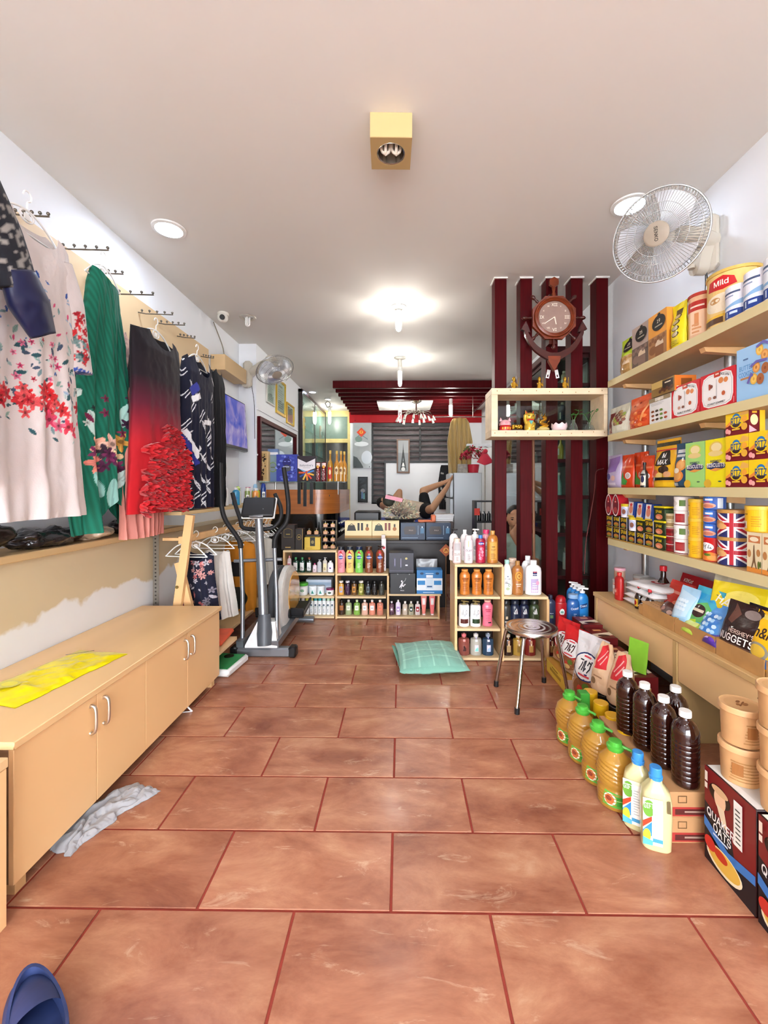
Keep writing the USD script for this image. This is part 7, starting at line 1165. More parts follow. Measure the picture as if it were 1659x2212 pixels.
# lowest shelf: tins
z = ZS[3] + .0005
SPAM = [('R', 0, 0, 1, 1, '1f2238'), ('R', 0, .55, 1, 1, '202028'), ('T', 'SPAM', .46, .76, .3, {'w': .8}, 'f2d21e'), ('E', .45, .3, .38, .2, 'a8642a'), ('E', .45, .36, .3, .12, 'c88a3a'), ('E', .4, .2, .25, .06, '7aa03a'), ('R', .9, 0, 1, 1, 'c8ccd8'), ('R', .0, .0, 1, .06, 'c8a020')]
OLV = [('R', 0, 0, 1, 1, '2e3a24'), ('R', .1, .6, .8, .85, '1a1c18'), ('T', 'SPAM', .45, .72, .22, {'w': .6}, 'f2d21e'), ('E', .5, .3, .36, .22, 'e0805a'), ('E', .42, .24, .2, .12, 'f0a888')]
cols = [(1314, 1330), (1330, 1345), (1345, 1362), (1362, 1380), (1380, 1400), (1400, 1419), (1419, 1444)]; kinds = ['sso', 'sso', 'ssd', 'sdb', 'sob'.replace('o', 'y'), 'ssb', 'yyy']; src = {}
NMK = {'s': 'dark luncheon meat tin', 'o': 'red and white oval ham tin', 'd': 'small white deviled ham tin', 'b': 'blue slanted ham tin', 'y': 'olive luncheon meat tin with yellow lid'}
def tin_kind(k, lab, p):
    if k == 's': return carton(lab, p, .092, .055, .082, '23242e', SPAM, RZ, b=.008, name='tin', cat='tin', side=[('R', .1, .1, .9, .9, '3a5a9a')])
    if k == 'y':
        t = carton(lab, p, .094, .06, .074, '2e3a24', OLV, RZ, b=.008, name='tin', cat='tin', side=[('R', .1, .1, .9, .9, '46583a')]); obj('lid', cb(.1, .066, .012, .003, .0735), M('e8d41c', .35, name='yellow_lid'), t); return t
    if k == 'o':
        t = thing('tin', lab, 'tin', p, RZ); m = mv(mv(ext([(.047 * math.cos(a) * (1 - .25 * max(0, math.sin(a)) ** 2), .078 + .078 * math.sin(a)) for a in np.linspace(0, 2 * PI, 30, False)], .07), (0, 0, 0)), (0, 0, 0)); obj('body', m, M('c02430', .35, coat=.3), t, 30)
        put_print(t, [('P', [(.5 + .5 * math.cos(a) * (1 - .25 * max(0, math.sin(a)) ** 2), .5 + .5 * math.sin(a)) for a in np.linspace(0, 2 * PI, 30, False)], 'e8e0dc'), ('P', [(.5 + .42 * math.cos(a) * (1 - .25 * max(0, math.sin(a)) ** 2), .5 + .44 * math.sin(a)) for a in np.linspace(0, 2 * PI, 30, False)], '7a2a34'), ('R', .38, .6, .62, .86, 'c83a3a'), ('R', .42, .64, .58, .68, 'f0d8d0'), ('E', .5, .28, .26, .14, 'b84a4a')], .094, .156, flat(-.0355, 0), 'printed_front'); return t
    if k == 'd': return can(lab, p, .042, .085, [('R', 0, 0, 1, 1, 'e8e6ec'), ('E', .5, .5, .22, .36, 'b8c0dc'), ('E', .5, .45, .13, .22, '8a5a4a')], rz=RZ + .4, body='e8e6ec', lid='d8c02c')
    t = thing('tin', lab, 'tin', p, RZ); obj('body', hull([(s * .046 * a, b, zz) for s in (-1, 1) for a, b, zz in ((1, -.034, 0), (1, .034, 0), (.8, -.025, .1), (.8, .025, .1))]), M('2a4a9a', .3, .3), t); put_print(t, [('R', 0, 0, 1, 1, 'e8e0dc'), ('R', .75, 0, 1, 1, '2a4a9a'), ('E', .4, .5, .3, .28, 'd88a70'), ('E', .4, .82, .2, .1, 'c83a3a'), ('R', 0, 0, 1, .1, 'e0c02a')], .075, .098, lambda x, z, o: np.stack([x, -.034 + .09 * z - o - .0003, z], 1), 'printed_front'); return t
HT = {'s': .0825, 'y': .086, 'o': .157, 'd': .092, 'b': .101}
for c, ((a, b), ks) in enumerate(zip(cols, kinds)):
    y, w = on_shelf(a, b, 1.55); h = 0
    for j, k in enumerate(ks):
        lab = '%s, %s in the %s column on the lowest shelf' % (NMK[k], ('bottom', 'middle', 'top')[j], ORD[c]); p = (1.56, y, z + h)
        if k in src: dup(src[k], p, RZ if k != 'd' else RZ + .4, lab)
        else: src[k] = tin_kind(k, lab, p); src[k].SetCustomDataByKey('group', NMK[k] + 's on the lowest shelf')
        h += HT[k]
def stack(px, r, items, nm, x=1.575, arc=2.6):
    y = on_shelf(px, px, x)[0]; h = 0; s0 = {}
    for j, (key, hh, mk) in enumerate(items):
        lab = '%s, %s in its stack' % (nm[key], ('bottom', 'second', 'third', 'fourth', 'fifth')[j] if j < len(items) - 1 else 'topmost')
        if key in s0: dup(s0[key], (x, y, z + h), s0[key].GetAttribute('xformOp:rotateXYZ').Get()[2] * PI / 180, lab)
        else: s0[key] = mk(lab, (x, y, z + h), r, hh)
        h += hh + .0006
rd = lambda c, l: (lambda lab, p, r, h: can(lab, p, r, h, l, rz=RZ + .5, body=c))
S_ = [('R', 0, 0, 1, 1, '9a1c24'), ('R', .2, .3, .8, .7, '7a1418'), ('R', 0, .9, 1, 1, 'e0d0c8')]; G_ = [('R', 0, 0, 1, 1, 'd8c8a0'), ('R', .1, .2, .9, .7, 'a88a5a')]
stack(1454, .036, [('r', .045, rd('9a1c24', S_)), ('r', .045, rd('9a1c24', S_)), ('r', .045, rd('9a1c24', S_)), ('g', .04, rd('d8c8a0', G_)), ('g', .04, rd('d8c8a0', G_))], {'r': 'small dark red tin left of the white tubs', 'g': 'small beige tin above the dark red ones'})
TW = [('R', 0, 0, 1, 1, 'eeeae6'), ('R', .3, .18, .72, .72, '9a2428'), ('R', .36, .28, .66, .6, 'a83a38'), ('R', 0, .9, 1, 1, '8a2a24'), ('R', 0, 0, 1, .05, '7a2420')]; TG = [('R', 0, 0, 1, 1, 'eeeae6'), ('R', .5, .2, .75, .8, '5a7a3a'), ('E', .25, .45, .16, .25, 'd8d0c8'), ('R', 0, .85, 1, 1, '9a2a24')]
tubw = lambda l: (lambda lab, p, r, h: can(lab, p, r, h, l, rz=RZ + .5, body='eeeae6', lid='f0eeea', name='tub', cat='tub'))
for px, xx, n in ((1477, 1.57, 'in front'), (1503, 1.66, 'behind')): stack(px, .046, [('a', .095, tubw(TW)), ('b', .06, tubw(TG)), ('a', .095, tubw(TW)), ('b', .06, tubw(TG))], {'a': 'tall white paste tub with red panel ' + n, 'b': 'flat white paste tub with green stripe ' + n}, xx)
YT = [('R', 0, 0, 1, 1, 'e8b41c'), ('R', .02, .1, .26, .42, 'efe0c8'), ('E', .14, .26, .06, .1, '5a3a2a'), ('R', .0, .7, .3, .76, 'a87a14')] + lines(.4, .75, .2, .7, 5, 'c8901c', .4) + [('R', .85, 0, .9, 1, 'd09c18')]
yel = lambda lab, p, r, h: can(lab, p, r, h, YT, rz=RZ + .5, body='e0a81c', lid='e8c040')
stack(1510, .047, [('y', .1, yel)] * 3, {'y': 'yellow biscuit tin right of the white tubs'}, 1.57)
BT = [('R', 0, 0, 1, 1, '2a5ab4'), ('R', .0, .5, .6, 1, '3a78d0'), ('E', .4, .3, .3, .22, 'e0a890'), ('E', .4, .26, .22, .14, 'c87a60'), ('R', .3, .7, .6, .85, 'f0f0f4'), ('R', .75, .1, .95, .9, 'dfe6f0'), ('R', .1, .55, .5, .62, 'c83a3a')]
KR = [('R', 0, 0, 1, 1, 'c81c20'), ('E', .34, .62, .3, .2, 'f2f0ee'), ('L', [(.13, .70), (.23, .70)], .018, '1c1c22'), ('L', [(.12, .65), (.24, .65), (.21, .58), (.15, .53)], .018, '1c1c22'), ('L', [(.38, .72), (.33, .66), (.27, .62)], .018, '1c1c22'), ('L', [(.335, .66), (.335, .53)], .018, '1c1c22'), ('L', [(.48, .72), (.43, .57), (.55, .57)], .018, '1c1c22'), ('L', [(.51, .63), (.56, .55)], .018, '1c1c22'), ('P', [(.1, 0), (.1, .2), (.5, .4), (.9, .3), (.9, 0)], 'e8863a'), ('E', .4, .26, .14, .06, '5a7a2a'), ('E', .6, .14, .2, .1, 'f0a050')]
stack(1544, .047, [('k', .118, rd('c81c20', KR)), ('b', .068, rd('2a5ab4', BT)), ('b', .068, rd('2a5ab4', BT)), ('b', .068, rd('2a5ab4', BT))], {'k': 'red tin with white oval mark below the blue tins', 'b': 'blue fish tin'}, 1.57)
UJ = [('R', 0, 0, 1, 1, '2a2e62'), ('P', [(0, 1), (.14, 1), (1, .14), (1, 0), (.86, 0), (0, .86)], 'eeeef0'), ('P', [(0, 0), (.14, 0), (1, .86), (1, 1), (.86, 1), (0, .14)], 'eeeef0'), ('P', [(0, 1), (.06, 1), (1, .06), (1, 0), (.94, 0), (0, .94)], 'b01c2e'), ('P', [(0, 0), (.06, 0), (1, .94), (1, 1), (.94, 1), (0, .06)], 'b01c2e'), ('R', 0, .36, 1, .64, 'eeeef0'), ('R', .42, 0, .58, 1, 'eeeef0'), ('R', 0, .42, 1, .58, 'b01c2e'), ('R', .46, 0, .54, 1, 'b01c2e'), ('E', .2, .5, .16, .16, 'c88a4a'), ('E', .28, .42, .13, .12, 'd8a468')]
stack(1586, .064, [('u', .128, lambda lab, p, r, h: can(lab, p, r, h, UJ, rz=RZ + .75, body='2a2e62', lid='b88a48', arc=3.0))] * 2, {'u': 'round biscuit tin with british flag print'}, 1.585)
EF = [('R', 0, 0, 1, 1, 'e8d8b0'), ('R', .1, .74, .9, .92, 'c87a4a'), ('E', .5, .83, .3, .06, 'efe0c0'), ('R', 0, 0, 1, .12, 'd88a3a'), ('P', [(.3, .1), (.42, .3), (.47, .66), (.5, .7), (.53, .66), (.58, .3), (.7, .1), (.62, .1), (.5, .26), (.38, .1)], '7a5a3a'), ('E', .18, .46, .13, .1, 'b8804a'), ('E', .8, .5, .13, .09, 'b8804a'), ('E', .82, .2, .07, .1, '5a6a2a'), ('E', .94, .22, .05, .08, '46581f')]
for k, (a, b) in enumerate(((1613, 1646), (1646, 1684))): p, w = sit(a, b, z, .08); carton('beige cookie box with iron tower print, %s of two at the shelf end' % ('left', 'right')[k], p, w, .08, .172, 'e4d2a8', EF, RZ, b=.006)
y, _ = on_shelf(1638, 1638, 1.57); yel('yellow biscuit tin standing on the beige tower cookie boxes', (1.575, y, z + .1725), .05, .108)
# ================================================================ long counter under the right wall shelves
CXF, CZ = 1.41, .55
t = thing('counter', 'long low beech counter with drawer fronts under the right wall shelves', 'counter')
obj('top_board', bx(CXF - .012, .9, CZ - .028, WR - .004, 3.08, CZ, .002), M('d2ac74', .4, var=.05, scale=5, stretch=(1, .1, 1), name='counter_top'), t)
for a, b in ((.93, 2.16), (2.20, 3.04)): obj('drawer_front', bx(CXF, a, .32, CXF + .02, b, CZ - .029, .002), CABF, t)
for y in (.9, 2.163, 3.043): obj('side_panel', bx(CXF - .004, y, 0, WR - .006, y + .034, CZ - .029, .002), M('c8a56c', .45, var=.05, scale=5, stretch=(1, 1, .15), name='counter_side'), t)
zc = CZ + .0005
def fx(px, x=1.5): return on_shelf(px, px, x)[0]
for px, r, h, c, lid, lab, x in ((1312, .045, .10, 'd8b8a4', 'dfe0dc', 'glass jar with pink label at the far corner of the counter', 1.55), (1358, .05, .13, 'e0d8d0', 'c9c8c2', 'glass jar behind the white sugar bags, left of two', 1.70), (1398, .048, .12, 'dcd6ce', 'b8b6b0', 'glass jar behind the white sugar bags, right of two', 1.72)):
    p = (x, min(fx(px, x), 3.0), zc); j = can(lab, p, r, h, [('R', 0, 0, 1, 1, 'e8d0c4'), ('R', 0, .4, 1, .75, 'c86a5a'), ('E', .5, .56, .2, .15, 'f4f0ee')], body=c, lid=lid, rz=RZ, name='jar', cat='jar')
j = can('smaller jar with pink lid standing on the pink labelled jar', (1.55, fx(1312, 1.55) if fx(1312, 1.55) < 3 else 3.0, zc + .107), .036, .075, [('R', 0, 0, 1, .7, 'c8a088')], body='c8a48e', lid='e2a8b4', rz=RZ, name='jar', cat='jar')
bottle('red chilli sauce bottle at the far end of the counter', (1.475, 2.86, zc), .036, .19, 'slim', 'b01c1c', 'cap', 'c8302a', [('R', .1, .1, .9, .6, 'c83a30'), ('E', .5, .4, .2, .12, 'e8b0a0')], rz=RZ)
def bag_flat(lab, p, W, D, H, col, rz, prt, seed):
    t = thing('sugar_bag', lab, 'bag', p, rz)
    def top(sg):
        def fn(u, v):
            a, b = np.abs(2 * u - 1), np.abs(2 * v - 1); e = (1 - a ** 4) ** .5 * (1 - b ** 4) ** .5; n = (meshkit.fbm(np.stack([u * 6, v * 6, 0 * u + seed], 1), 3, seed) - .5) * .016
            return np.stack([(u - .5) * W, (v - .5) * D, H / 2 + sg * H / 2 * e + n * e * (sg > 0)], 1)
        return fn
    f, b = sheet(top(1), 20, 20), sheet(top(-1), 20, 20); obj('body', join(f, (b[0], b[1][:, ::-1])), M(col, .3, coat=.3, name='film_plain'), t, 60)
    if prt: put_print(t, prt, W * .7, D * .6, lambda x, z, o: np.stack([x, z - D * .3, np.full_like(x, H + .003) + o], 1), 'printed_top', FILM)
    return t
for k in range(4): bag_flat('white sugar bag with red print, %s of the stack of four on the counter' % ('lowest', 'second', 'third', 'topmost')[k], (1.58 + .01 * (k % 2), 2.66 - .015 * k, zc + .040 * k), .30, .22, .046, 'ecebea', RZ + .15 * (k % 2), [('E', .5, .5, .22, .3, 'c8202c'), ('E', .5, .5, .12, .16, 'f0e0de')] + lines(.1, .9, .75, .95, 2, 'd86a70') if k == 3 else None, 3 + k)
SOY = M('1c0d0a', .1, coat=.8, name='dark_sauce')
for px, r, h, x, lab in ((1433, .047, .27, 1.62, 'large dark sauce bottle with red cap behind the cardboard trays'), (1381, .026, .145, 1.49, 'small dark sauce bottle with red cap, left of two'), (1404, .026, .145, 1.49, 'small dark sauce bottle with red cap, right of two')):
    bottle(lab, (x, fx(px, x), zc), r, h, 'soy', SOY, 'cap', 'c81f2a', [('R', 0, .0, 1, 1, 'e0b43a'), ('E', .5, .5, .3, .3, 'b81f1f')], (.1, .42), rz=RZ, sy=1)
CBD = M('b98a52', .8, var=.12, scale=12, name='cardboard')
def tray(lab, y0, y1, x0=1.425, dx=.22, h=.075, top=None):
    t = thing('cardboard_tray', lab, 'tray', (x0, (y0 + y1) / 2, zc)); L = (y1 - y0) / 2; T = .004
    for a, nm in ((bx(0, -L, 0, dx, L, T), 'base'), (bx(0, -L, T, T, L, h), 'wall'), (bx(dx - T, -L, T, dx, L, h * 1.25), 'wall'), (bx(T, -L, T, dx - T, -L + T, h), 'wall'), (bx(T, L - T, T, dx - T, L, h), 'wall')): obj(nm, a, CBD, t)
    return t
for y0, y1, lab in ((2.22, 2.50, 'farthest cardboard tray with chocolate bags on the counter'), (1.93, 2.21, 'second cardboard tray with light blue bags on the counter'), (1.67, 1.92, 'third cardboard tray with dark brown bags on the counter'), (1.40, 1.66, 'nearest cardboard tray with yellow bag at the right border')): tray(lab, y0, y1)
t = thing('dotted_box', 'cardboard box with a dotted flap left of the first tray', 'box', (1.50, 2.53, zc), RZ); 
obj('body', cb(.045, .14, .055, .002), CBD, t); obj('flap', mv(bx(-.02, -.07, 0, .12, .09, .004), (.03, .0, .074), ry=.12), M('c89a68', .7, var=.06, name='cardboard'), t)
put_print(t, [('E', .12 + .15 * i, .12 + .19 * j, .022, .03, '5a3a1c') for i in range(6) for j in range(5)], .13, .15, lambda x, z, o: np.stack([x + .08, z - .065, .0802 - (x + .05) * .12 + .005 + o], 1), 'dots')
TB = lambda c1, c2, txt=None, tc='ffffff', **k: [('R', 0, 0, 1, 1, c1), ('E', .5, .3, .36, .2, c2)] + ([('T', txt, .5, k.get('ty', .62), k.get('th', .1), {'w': .8, 'r': k.get('rot', 0)}, tc)] if txt else [])
def candy(lab, px, x, W, H, col, pr, seed, tilt=-.45, rz=RZ, z=.02, D=.06, **k): return pouch(lab, (x, fx(px, x), zc + z), W, H, D, col, pr, rz, rx=tilt, seed=seed, flatb=.7, name='candy_bag', cat='candy bag', **k)
candy('clear bag of dark chocolates with red label in the farthest tray', 1437, 1.47, .17, .16, '6a3a30', [('R', 0, 0, 1, 1, '5a2f28'), ('R', 0, .62, 1, 1, 'd03a30'), ('E', .6, .7, .25, .12, 'e88a70'), ('E', .3, .3, .12, .08, 'a87060'), ('E', .7, .24, .12, .08, 'c8a090'), ('E', .5, .14, .14, .07, '2a1410')], 2, -.7)
candy('large red candy bag behind the farthest tray', 1452, 1.56, .2, .2, 'd8342c', [('R', 0, .5, 1, .9, 'e0483a'), ('R', .2, .62, .8, .7, 'f0a090')], 3, -.35)
candy('red chocolate bag with white lettering leaning on the wall', 1483, 1.68, .26, .22, 'c81f2e', [('T', 'KitKat', .3, .82, .1, {'b': True}, 'f4f0ee'), ('R', 0, .0, 1, .3, 'a8182a')], 4, -.3)
candy('pale blue candy bag with a red oval mark in the second tray', 1468, 1.46, .14, .22, '8fc4e8', [('R', 0, 0, 1, 1, 'a8d4f0'), ('P', [(.05, .9), (.95, .8), (.85, .3), (.2, .2)], 'c4e2f4')] + [('E', .3 + .13 * (k % 4), .45 + .1 * (k // 4), .07, .045, 'dff0fa') for k in range(12)] + [('E', .5, .1, .34, .07, 'd8442a'), ('E', .5, .1, .3, .05, 'f0a890')], 5, -.3)
candy('turquoise and green candy bag with a dark oval label in the second tray', 1508, 1.48, .18, .24, '2fa8c8', [('R', 0, 0, 1, 1, '48b4d0'), ('R', 0, .72, 1, .86, '38a8d8'), ('P', [(0, .55), (.6, .7), (1, .5), (1, .3), (0, .2)], '6ac06a'), ('E', .45, .48, .26, .14, '3a241e'), ('R', .25, .46, .66, .52, 'e8d8c0'), ('P', [(0, 0), (0, .2), (.5, .3), (.6, 0)], 'b8d83a'), ('R', .6, .86, .8, .92, '1c5a7a')], 6, -.3)
candy('blue hard candy bag lying in front in the second tray', 1528, 1.455, .13, .19, '4a90d8', [('R', 0, 0, 1, 1, '5a9ce0')] + [('E', .2 + .15 * (k % 5), .15 + .13 * (k // 5), .08, .05, ('a8d4f4', '3a7ac8', 'cfe8fa')[k % 3]) for k in range(25)], 7, -.4)
candy('teal gum bag behind the blue hard candies', 1540, 1.60, .14, .23, '2fb0b4', [('R', .2, .7, .8, .85, '1c8a90')], 8, -.25)
candy('small lime green snack bag low in the second tray', 1490, 1.44, .13, .10, 'b8d24a', [('E', .5, .5, .3, .25, 'e0e88a')], 9, -.6)
candy('large yellow candy bag with grey top leaning between the trays', 1578, 1.53, .24, .30, 'e8cf1c', [('R', 0, .0, 1, .86, 'e8d01e'), ('R', 0, .86, 1, 1, 'a8a490'), ('E', .6, .62, .3, .14, 'f4e06a'), ('T', 'HALLS', .5, .5, .13, {'r': -18, 'w': .7}, 'fafae8'), ('P', [(.1, .0), (.1, .3), (.5, .4), (.4, .0)], 'c8a81c')], 10, -.30, RZ + .35, .05)
candy('tall yellow bag at the left of the large one', 1541, 1.50, .09, .24, 'e2d020', [('R', .3, .2, .7, .7, 'c8b418')], 11, -.3, RZ + .4)
candy('small purple chocolate packet in front of the yellow bags', 1536, 1.435, .10, .075, '4a2a8a', [('P', [(.0, .2), (.3, .8), (.5, .3)], 'c8a8e0'), ('E', .7, .5, .2, .3, '6a3ab0')], 12, -.6)
candy('dark brown chocolate nugget bag with white lettering in the third tray', 1594, 1.455, .20, .20, '2a1714', [('R', 0, 0, 1, 1, '2c1815'), ('P', [(.2, .95), (.45, .75), (.35, .5), (.2, .55)], '6a4438'), ('E', .7, .8, .2, .1, '8a7a74'), ('T', "HERSHEY'S", .64, .36, .09, {'w': .6}, 'd8c0b0'), ('T', 'NUGGETS', .5, .2, .15, {'w': .92}, 'f4f0ea'), ('R', .1, .06, .9, .09, '6a4a3a')], 13, -.25, RZ, .055)
candy('black chocolate bag right of the nugget bag', 1628, 1.47, .16, .24, '1b1820', [('R', 0, 0, 1, 1, '1e1a24'), ('R', .2, .36, .5, .44, 'a8a4b0'), ('E', .6, .7, .2, .14, '4a4060'), ('R', .2, .1, .8, .16, '6a6478')], 14, -.22)
candy('grey silver bag at the back above the black one', 1640, 1.62, .2, .24, 'a8a8ac', [('R', .1, .4, .9, .7, 'c4c4c8')], 15, -.3)
candy('bright yellow chocolate bag with brown lettering at the right border', 1652, 1.455, .16, .23, 'f2b60e', [('R', 0, 0, 1, 1, 'f4bc12'), ('R', .05, .86, .95, .94, 'e8d060'), ('T', 'm&m', .42, .62, .17, {'w': .8}, '3a2212'), ('E', .4, .3, .32, .15, '9a9484'), ('E', .4, .3, .24, .11, 'e8c040'), ('E', .7, .14, .2, .08, '4a78c0')], 16, -.2)
for k in range(3): candy('flat clear bag %s on the heap against the wall' % ('lowest', 'middle', 'topmost')[k], 1545 + 12 * k, 1.70, .3, .12, 'b8ae9c', None, 20 + k, -1.1, z=.10 + .03 * k, D=.03)

# ================================================================ goods on the floor in front of the counter
def fl_(px, py): return at(px, py, z=0)
carton('low yellow and brown cereal tray box on the floor under the snack bags', (1.17, 2.84, 0), .26, .36, .095, 'c8923a', [('R', 0, 0, 1, 1, 'b8a090')], 0, left=[('R', .03, .1, .97, .95, 'e2c04a'), ('R', .2, .4, .75, .62, 'a8842a'), ('R', .3, .7, .6, .8, '8a6a1c')])
CH = [('R', 0, 0, 1, 1, '6a1a1c'), ('E', .3, .6, .2, .3, 'e8d8c0'), ('E', .7, .4, .22, .3, '3a1c14'), ('R', .25, .62, .7, .8, 'd8a86a')]
for k, (y, z) in enumerate(((2.98, .10), (2.78, .10), (2.56, 0), (2.36, 0))):
    carton('dark red cake box, %s in the row behind the snack bags' % ('farthest', 'second', 'third', 'nearest')[k], (1.31, y, z), .13, .19, .27 - .02 * k + (.08 if z == 0 else 0), '5a1618', CH, 0, left=CH, top=[('R', .05, .05, .95, .95, '6e1c1e'), ('P', [(0, .1), (1, .3), (1, .6), (0, .4)], 'e8dcc4'), ('R', .3, .7, .7, .85, 'd8a06a'), ('E', .5, .25, .3, .1, '3a1410')])
KANA = lambda cx, cy, s, c: [('L', [(cx - 2.1 * s, cy + .8 * s), (cx - 1.1 * s, cy + .8 * s), (cx - 1.3 * s, cy - .1 * s), (cx - 1.9 * s, cy - .9 * s)], .032, c), ('L', [(cx - .55 * s, cy + .8 * s), (cx - .6 * s, cy - .2 * s), (cx - .85 * s, cy - .8 * s)], .032, c), ('L', [(cx - .15 * s, cy + .9 * s), (cx - .15 * s, cy - .8 * s), (cx + .35 * s, cy - .2 * s)], .032, c), ('L', [(cx + 1.0 * s, cy + .95 * s), (cx + .6 * s, cy + .2 * s)], .032, c), ('L', [(cx + .9 * s, cy + .7 * s), (cx + 1.7 * s, cy + .7 * s), (cx + 1.5 * s, cy - .2 * s), (cx + .9 * s, cy - .9 * s)], .032, c), ('L', [(cx + 1.8 * s, cy + 1.05 * s), (cx + 1.9 * s, cy + .8 * s)], .025, c)]
def granola(bg, ring, txt): return [('R', 0, 0, 1, 1, bg), ('R', 0, 0, 1, .34, 'b08868'), ('E', .5, .2, .34, .14, '8a5430'), ('E', .42, .18, .1, .05, 'c83a2a'), ('E', .6, .24, .1, .05, '5a7a2a'), ('E', .5, .13, .12, .05, 'd8b070'), ('E', .5, .52, .44, .21, ring), ('E', .5, .52, .40, .19, 'f2f0ee')] + KANA(.5, .53, .095, txt) + [('R', .32, .375, .68, .405, 'd84a54'), ('R', .38, .655, .62, .68, 'd84a54')]
gz = RZ + .35
for k, (y, x, bg, ring, tx, c, lab) in enumerate(((2.93, 1.13, 'd8262a', 'b01c22', '3a1a1a', 'c8242a', 'red granola bag, farthest of the row on the floor by the stool'), (2.77, 1.12, 'd42228', 'b01c22', '3a1a1a', 'c8242a', 'red granola bag with white oval, middle of the row by the stool'), (2.58, 1.13, 'e4e2e2', '22356a', '2a2a34', 'dcdcde', 'white granola bag with blue rimmed oval on the floor'))):
    pouch(lab, (x, y, .098 if k < 2 else .0), .20 if k < 2 else .24, .29 if k < 2 else .40, .085, c, granola(bg, ring, tx), gz, rx=-.16, seed=30 + k, flatb=.8, name='granola_bag', cat='cereal bag', wr=.007)
for k, (y, x) in enumerate(((2.38, 1.14), (2.24, 1.16))):
    pouch('clear bag of pale noodles with red label, %s of two behind the oil bottles' % ('left', 'right')[k], (x, y, .16), .16, .27, .10, 'e0b890', [('R', 0, 0, 1, .98, 'e2bd98'), ('P', [(.25, .45), (.2, .9), (.7, .98), (.8, .5)], 'd8323a'), ('L', [(.35, .6), (.6, .85)], .05, 'f0b0a8'), ('L', [(.5, .55), (.68, .75)], .05, 'f0b0a8'), ('E', .3, .2, .12, .07, '8a6a4a'), ('R', .3, .3, .7, .33, 'a88060')], gz, rx=-.1, seed=40 + k, flatb=.9, taper=.55, name='noodle_bag', cat='noodle bag', wr=.008)
    t = can('black based round tub under the %s clear noodle bag' % ('left', 'right')[k], (x, y, 0), .062, .158, [('R', 0, 0, 1, .8, 'd8a41c'), ('R', 0, .8, 1, 1, '1a1816')], body='1a1816', rz=gz, name='tub', cat='tub')
pouch('bright green snack bag standing behind the noodle bags', (1.28, 2.34, 0.0), .12, .46, .05, '8cc83a', [('R', .2, .3, .8, .6, 'a8d85a')], gz, rx=-.1, seed=44)
for k, (px, py) in enumerate(((1316, 1560), (1328, 1575), (1344, 1592), (1360, 1615))):
    y = 2.30 - .12 * k; can('yellow drink can, %s of the row behind the oil bottles' % ('farthest', 'second', 'third', 'nearest')[k], (1.03, y, 0), .036, .20, [('R', 0, 0, 1, 1, 'e8b81c'), ('E', .5, .6, .2, .12, '6a3a1a'), ('R', .2, .2, .8, .3, 'c88a1c')], body='e0ac1c', rz=gz, name='can', cat='can')
# cooking oil bottles: yellow oil, embossed shoulder, green cap with strap
OIL = usdkit.material(stage, '/World/Looks/cooking_oil', {'p': ('principled_bsdf', {'base_color': lin('e2ab44'), 'roughness': .05, 'transmission_weight': .5, 'ior': 1.4, 'coat_weight': .6, 'coat_roughness': .03})}, [], surface='p.BSDF')
GC = M('4aa838', .35, var=.05, name='green_cap')
def oil():
    t = thing('oil_bottle', 'farthest of four cooking oil bottles with green caps on the floor', 'oil bottle', (0, 0, 0), 0, 'cooking oil bottles'); n = 40; H = .262; zz = np.linspace(0, 1, 60)
    r = 1.22 * np.interp(zz, [0, .03, .25, .34, .4, .6, .78, .88, .93, 1], [.048, .054, .055, .051, .055, .056, .05, .03, .022, .021]); pr = list(zip(r, zz * H * .93)); m = lathe(pr, n, 1, .85)
    a = np.arctan2(m[0][:, 1], m[0][:, 0]); q = m[0][:, 2] / (H * .93); k = (q > .42) & (q < .8); rip = np.where(k, .004 * np.sin(a * 5 + q * 95) * np.sin(PI * (q - .42) / .38), 0) + np.where(q < .3, .0012 * np.sin(q * 120), 0); m[0][:, :2] *= (1 + rip / .05)[:, None]
    obj('body', m, OIL, t, True); c = obj('cap', mv(lathe([(.029, -.014), (.033, -.006), (.033, .004), (.026, .008), (.025, .022), (.02, .025)], 24), (0, 0, H * .93 - .006)), GC, t)
    obj('strap', tube(smooth_path([(.02, 0, H * .93), (.045, 0, H * .93 - .004), (.06, 0, H * .9)], 4), .006, 8), GC, c)
    put_print(t, [('P', [(.0, .1), (.1, .95), (.9, .85), (1, .05)], '5aa83c'), ('E', .34, .5, .26, .36, 'f0ead0'), ('E', .32, .5, .2, .28, 'c86a3a'), ('E', .3, .55, .12, .15, '8a3a2a'), ('R', .62, .2, .9, .72, '3f9a34'), ('R', .62, .5, .9, .54, 'bce08a')], .09, H * .26, around(pr, H * .05, 1, .85), size=.012); return t
o = oil(); OP = [((.865, 2.17), 'farthest'), ((.872, 2.03), 'second'), ((.878, 1.888), 'third'), ((.884, 1.748), 'nearest')]
for k, ((x, y), nme) in enumerate(OP):
    if k == 0: o.GetAttribute('xformOp:translate').Set((x, y, 0)); o.GetAttribute('xformOp:rotateXYZ').Set((0, 0, -50))
    else: dup(o, (x, y, 0), math.radians(-50 + 6 * k), '%s of four cooking oil bottles with green caps on the floor' % nme)
t = thing('green_carton', 'thin green drink carton between the oil bottles and the yellow cans', 'carton', (.97, 2.25, 0)); obj('body', cb(.05, .05, .22, .003), M('3fa03a', .35), t)
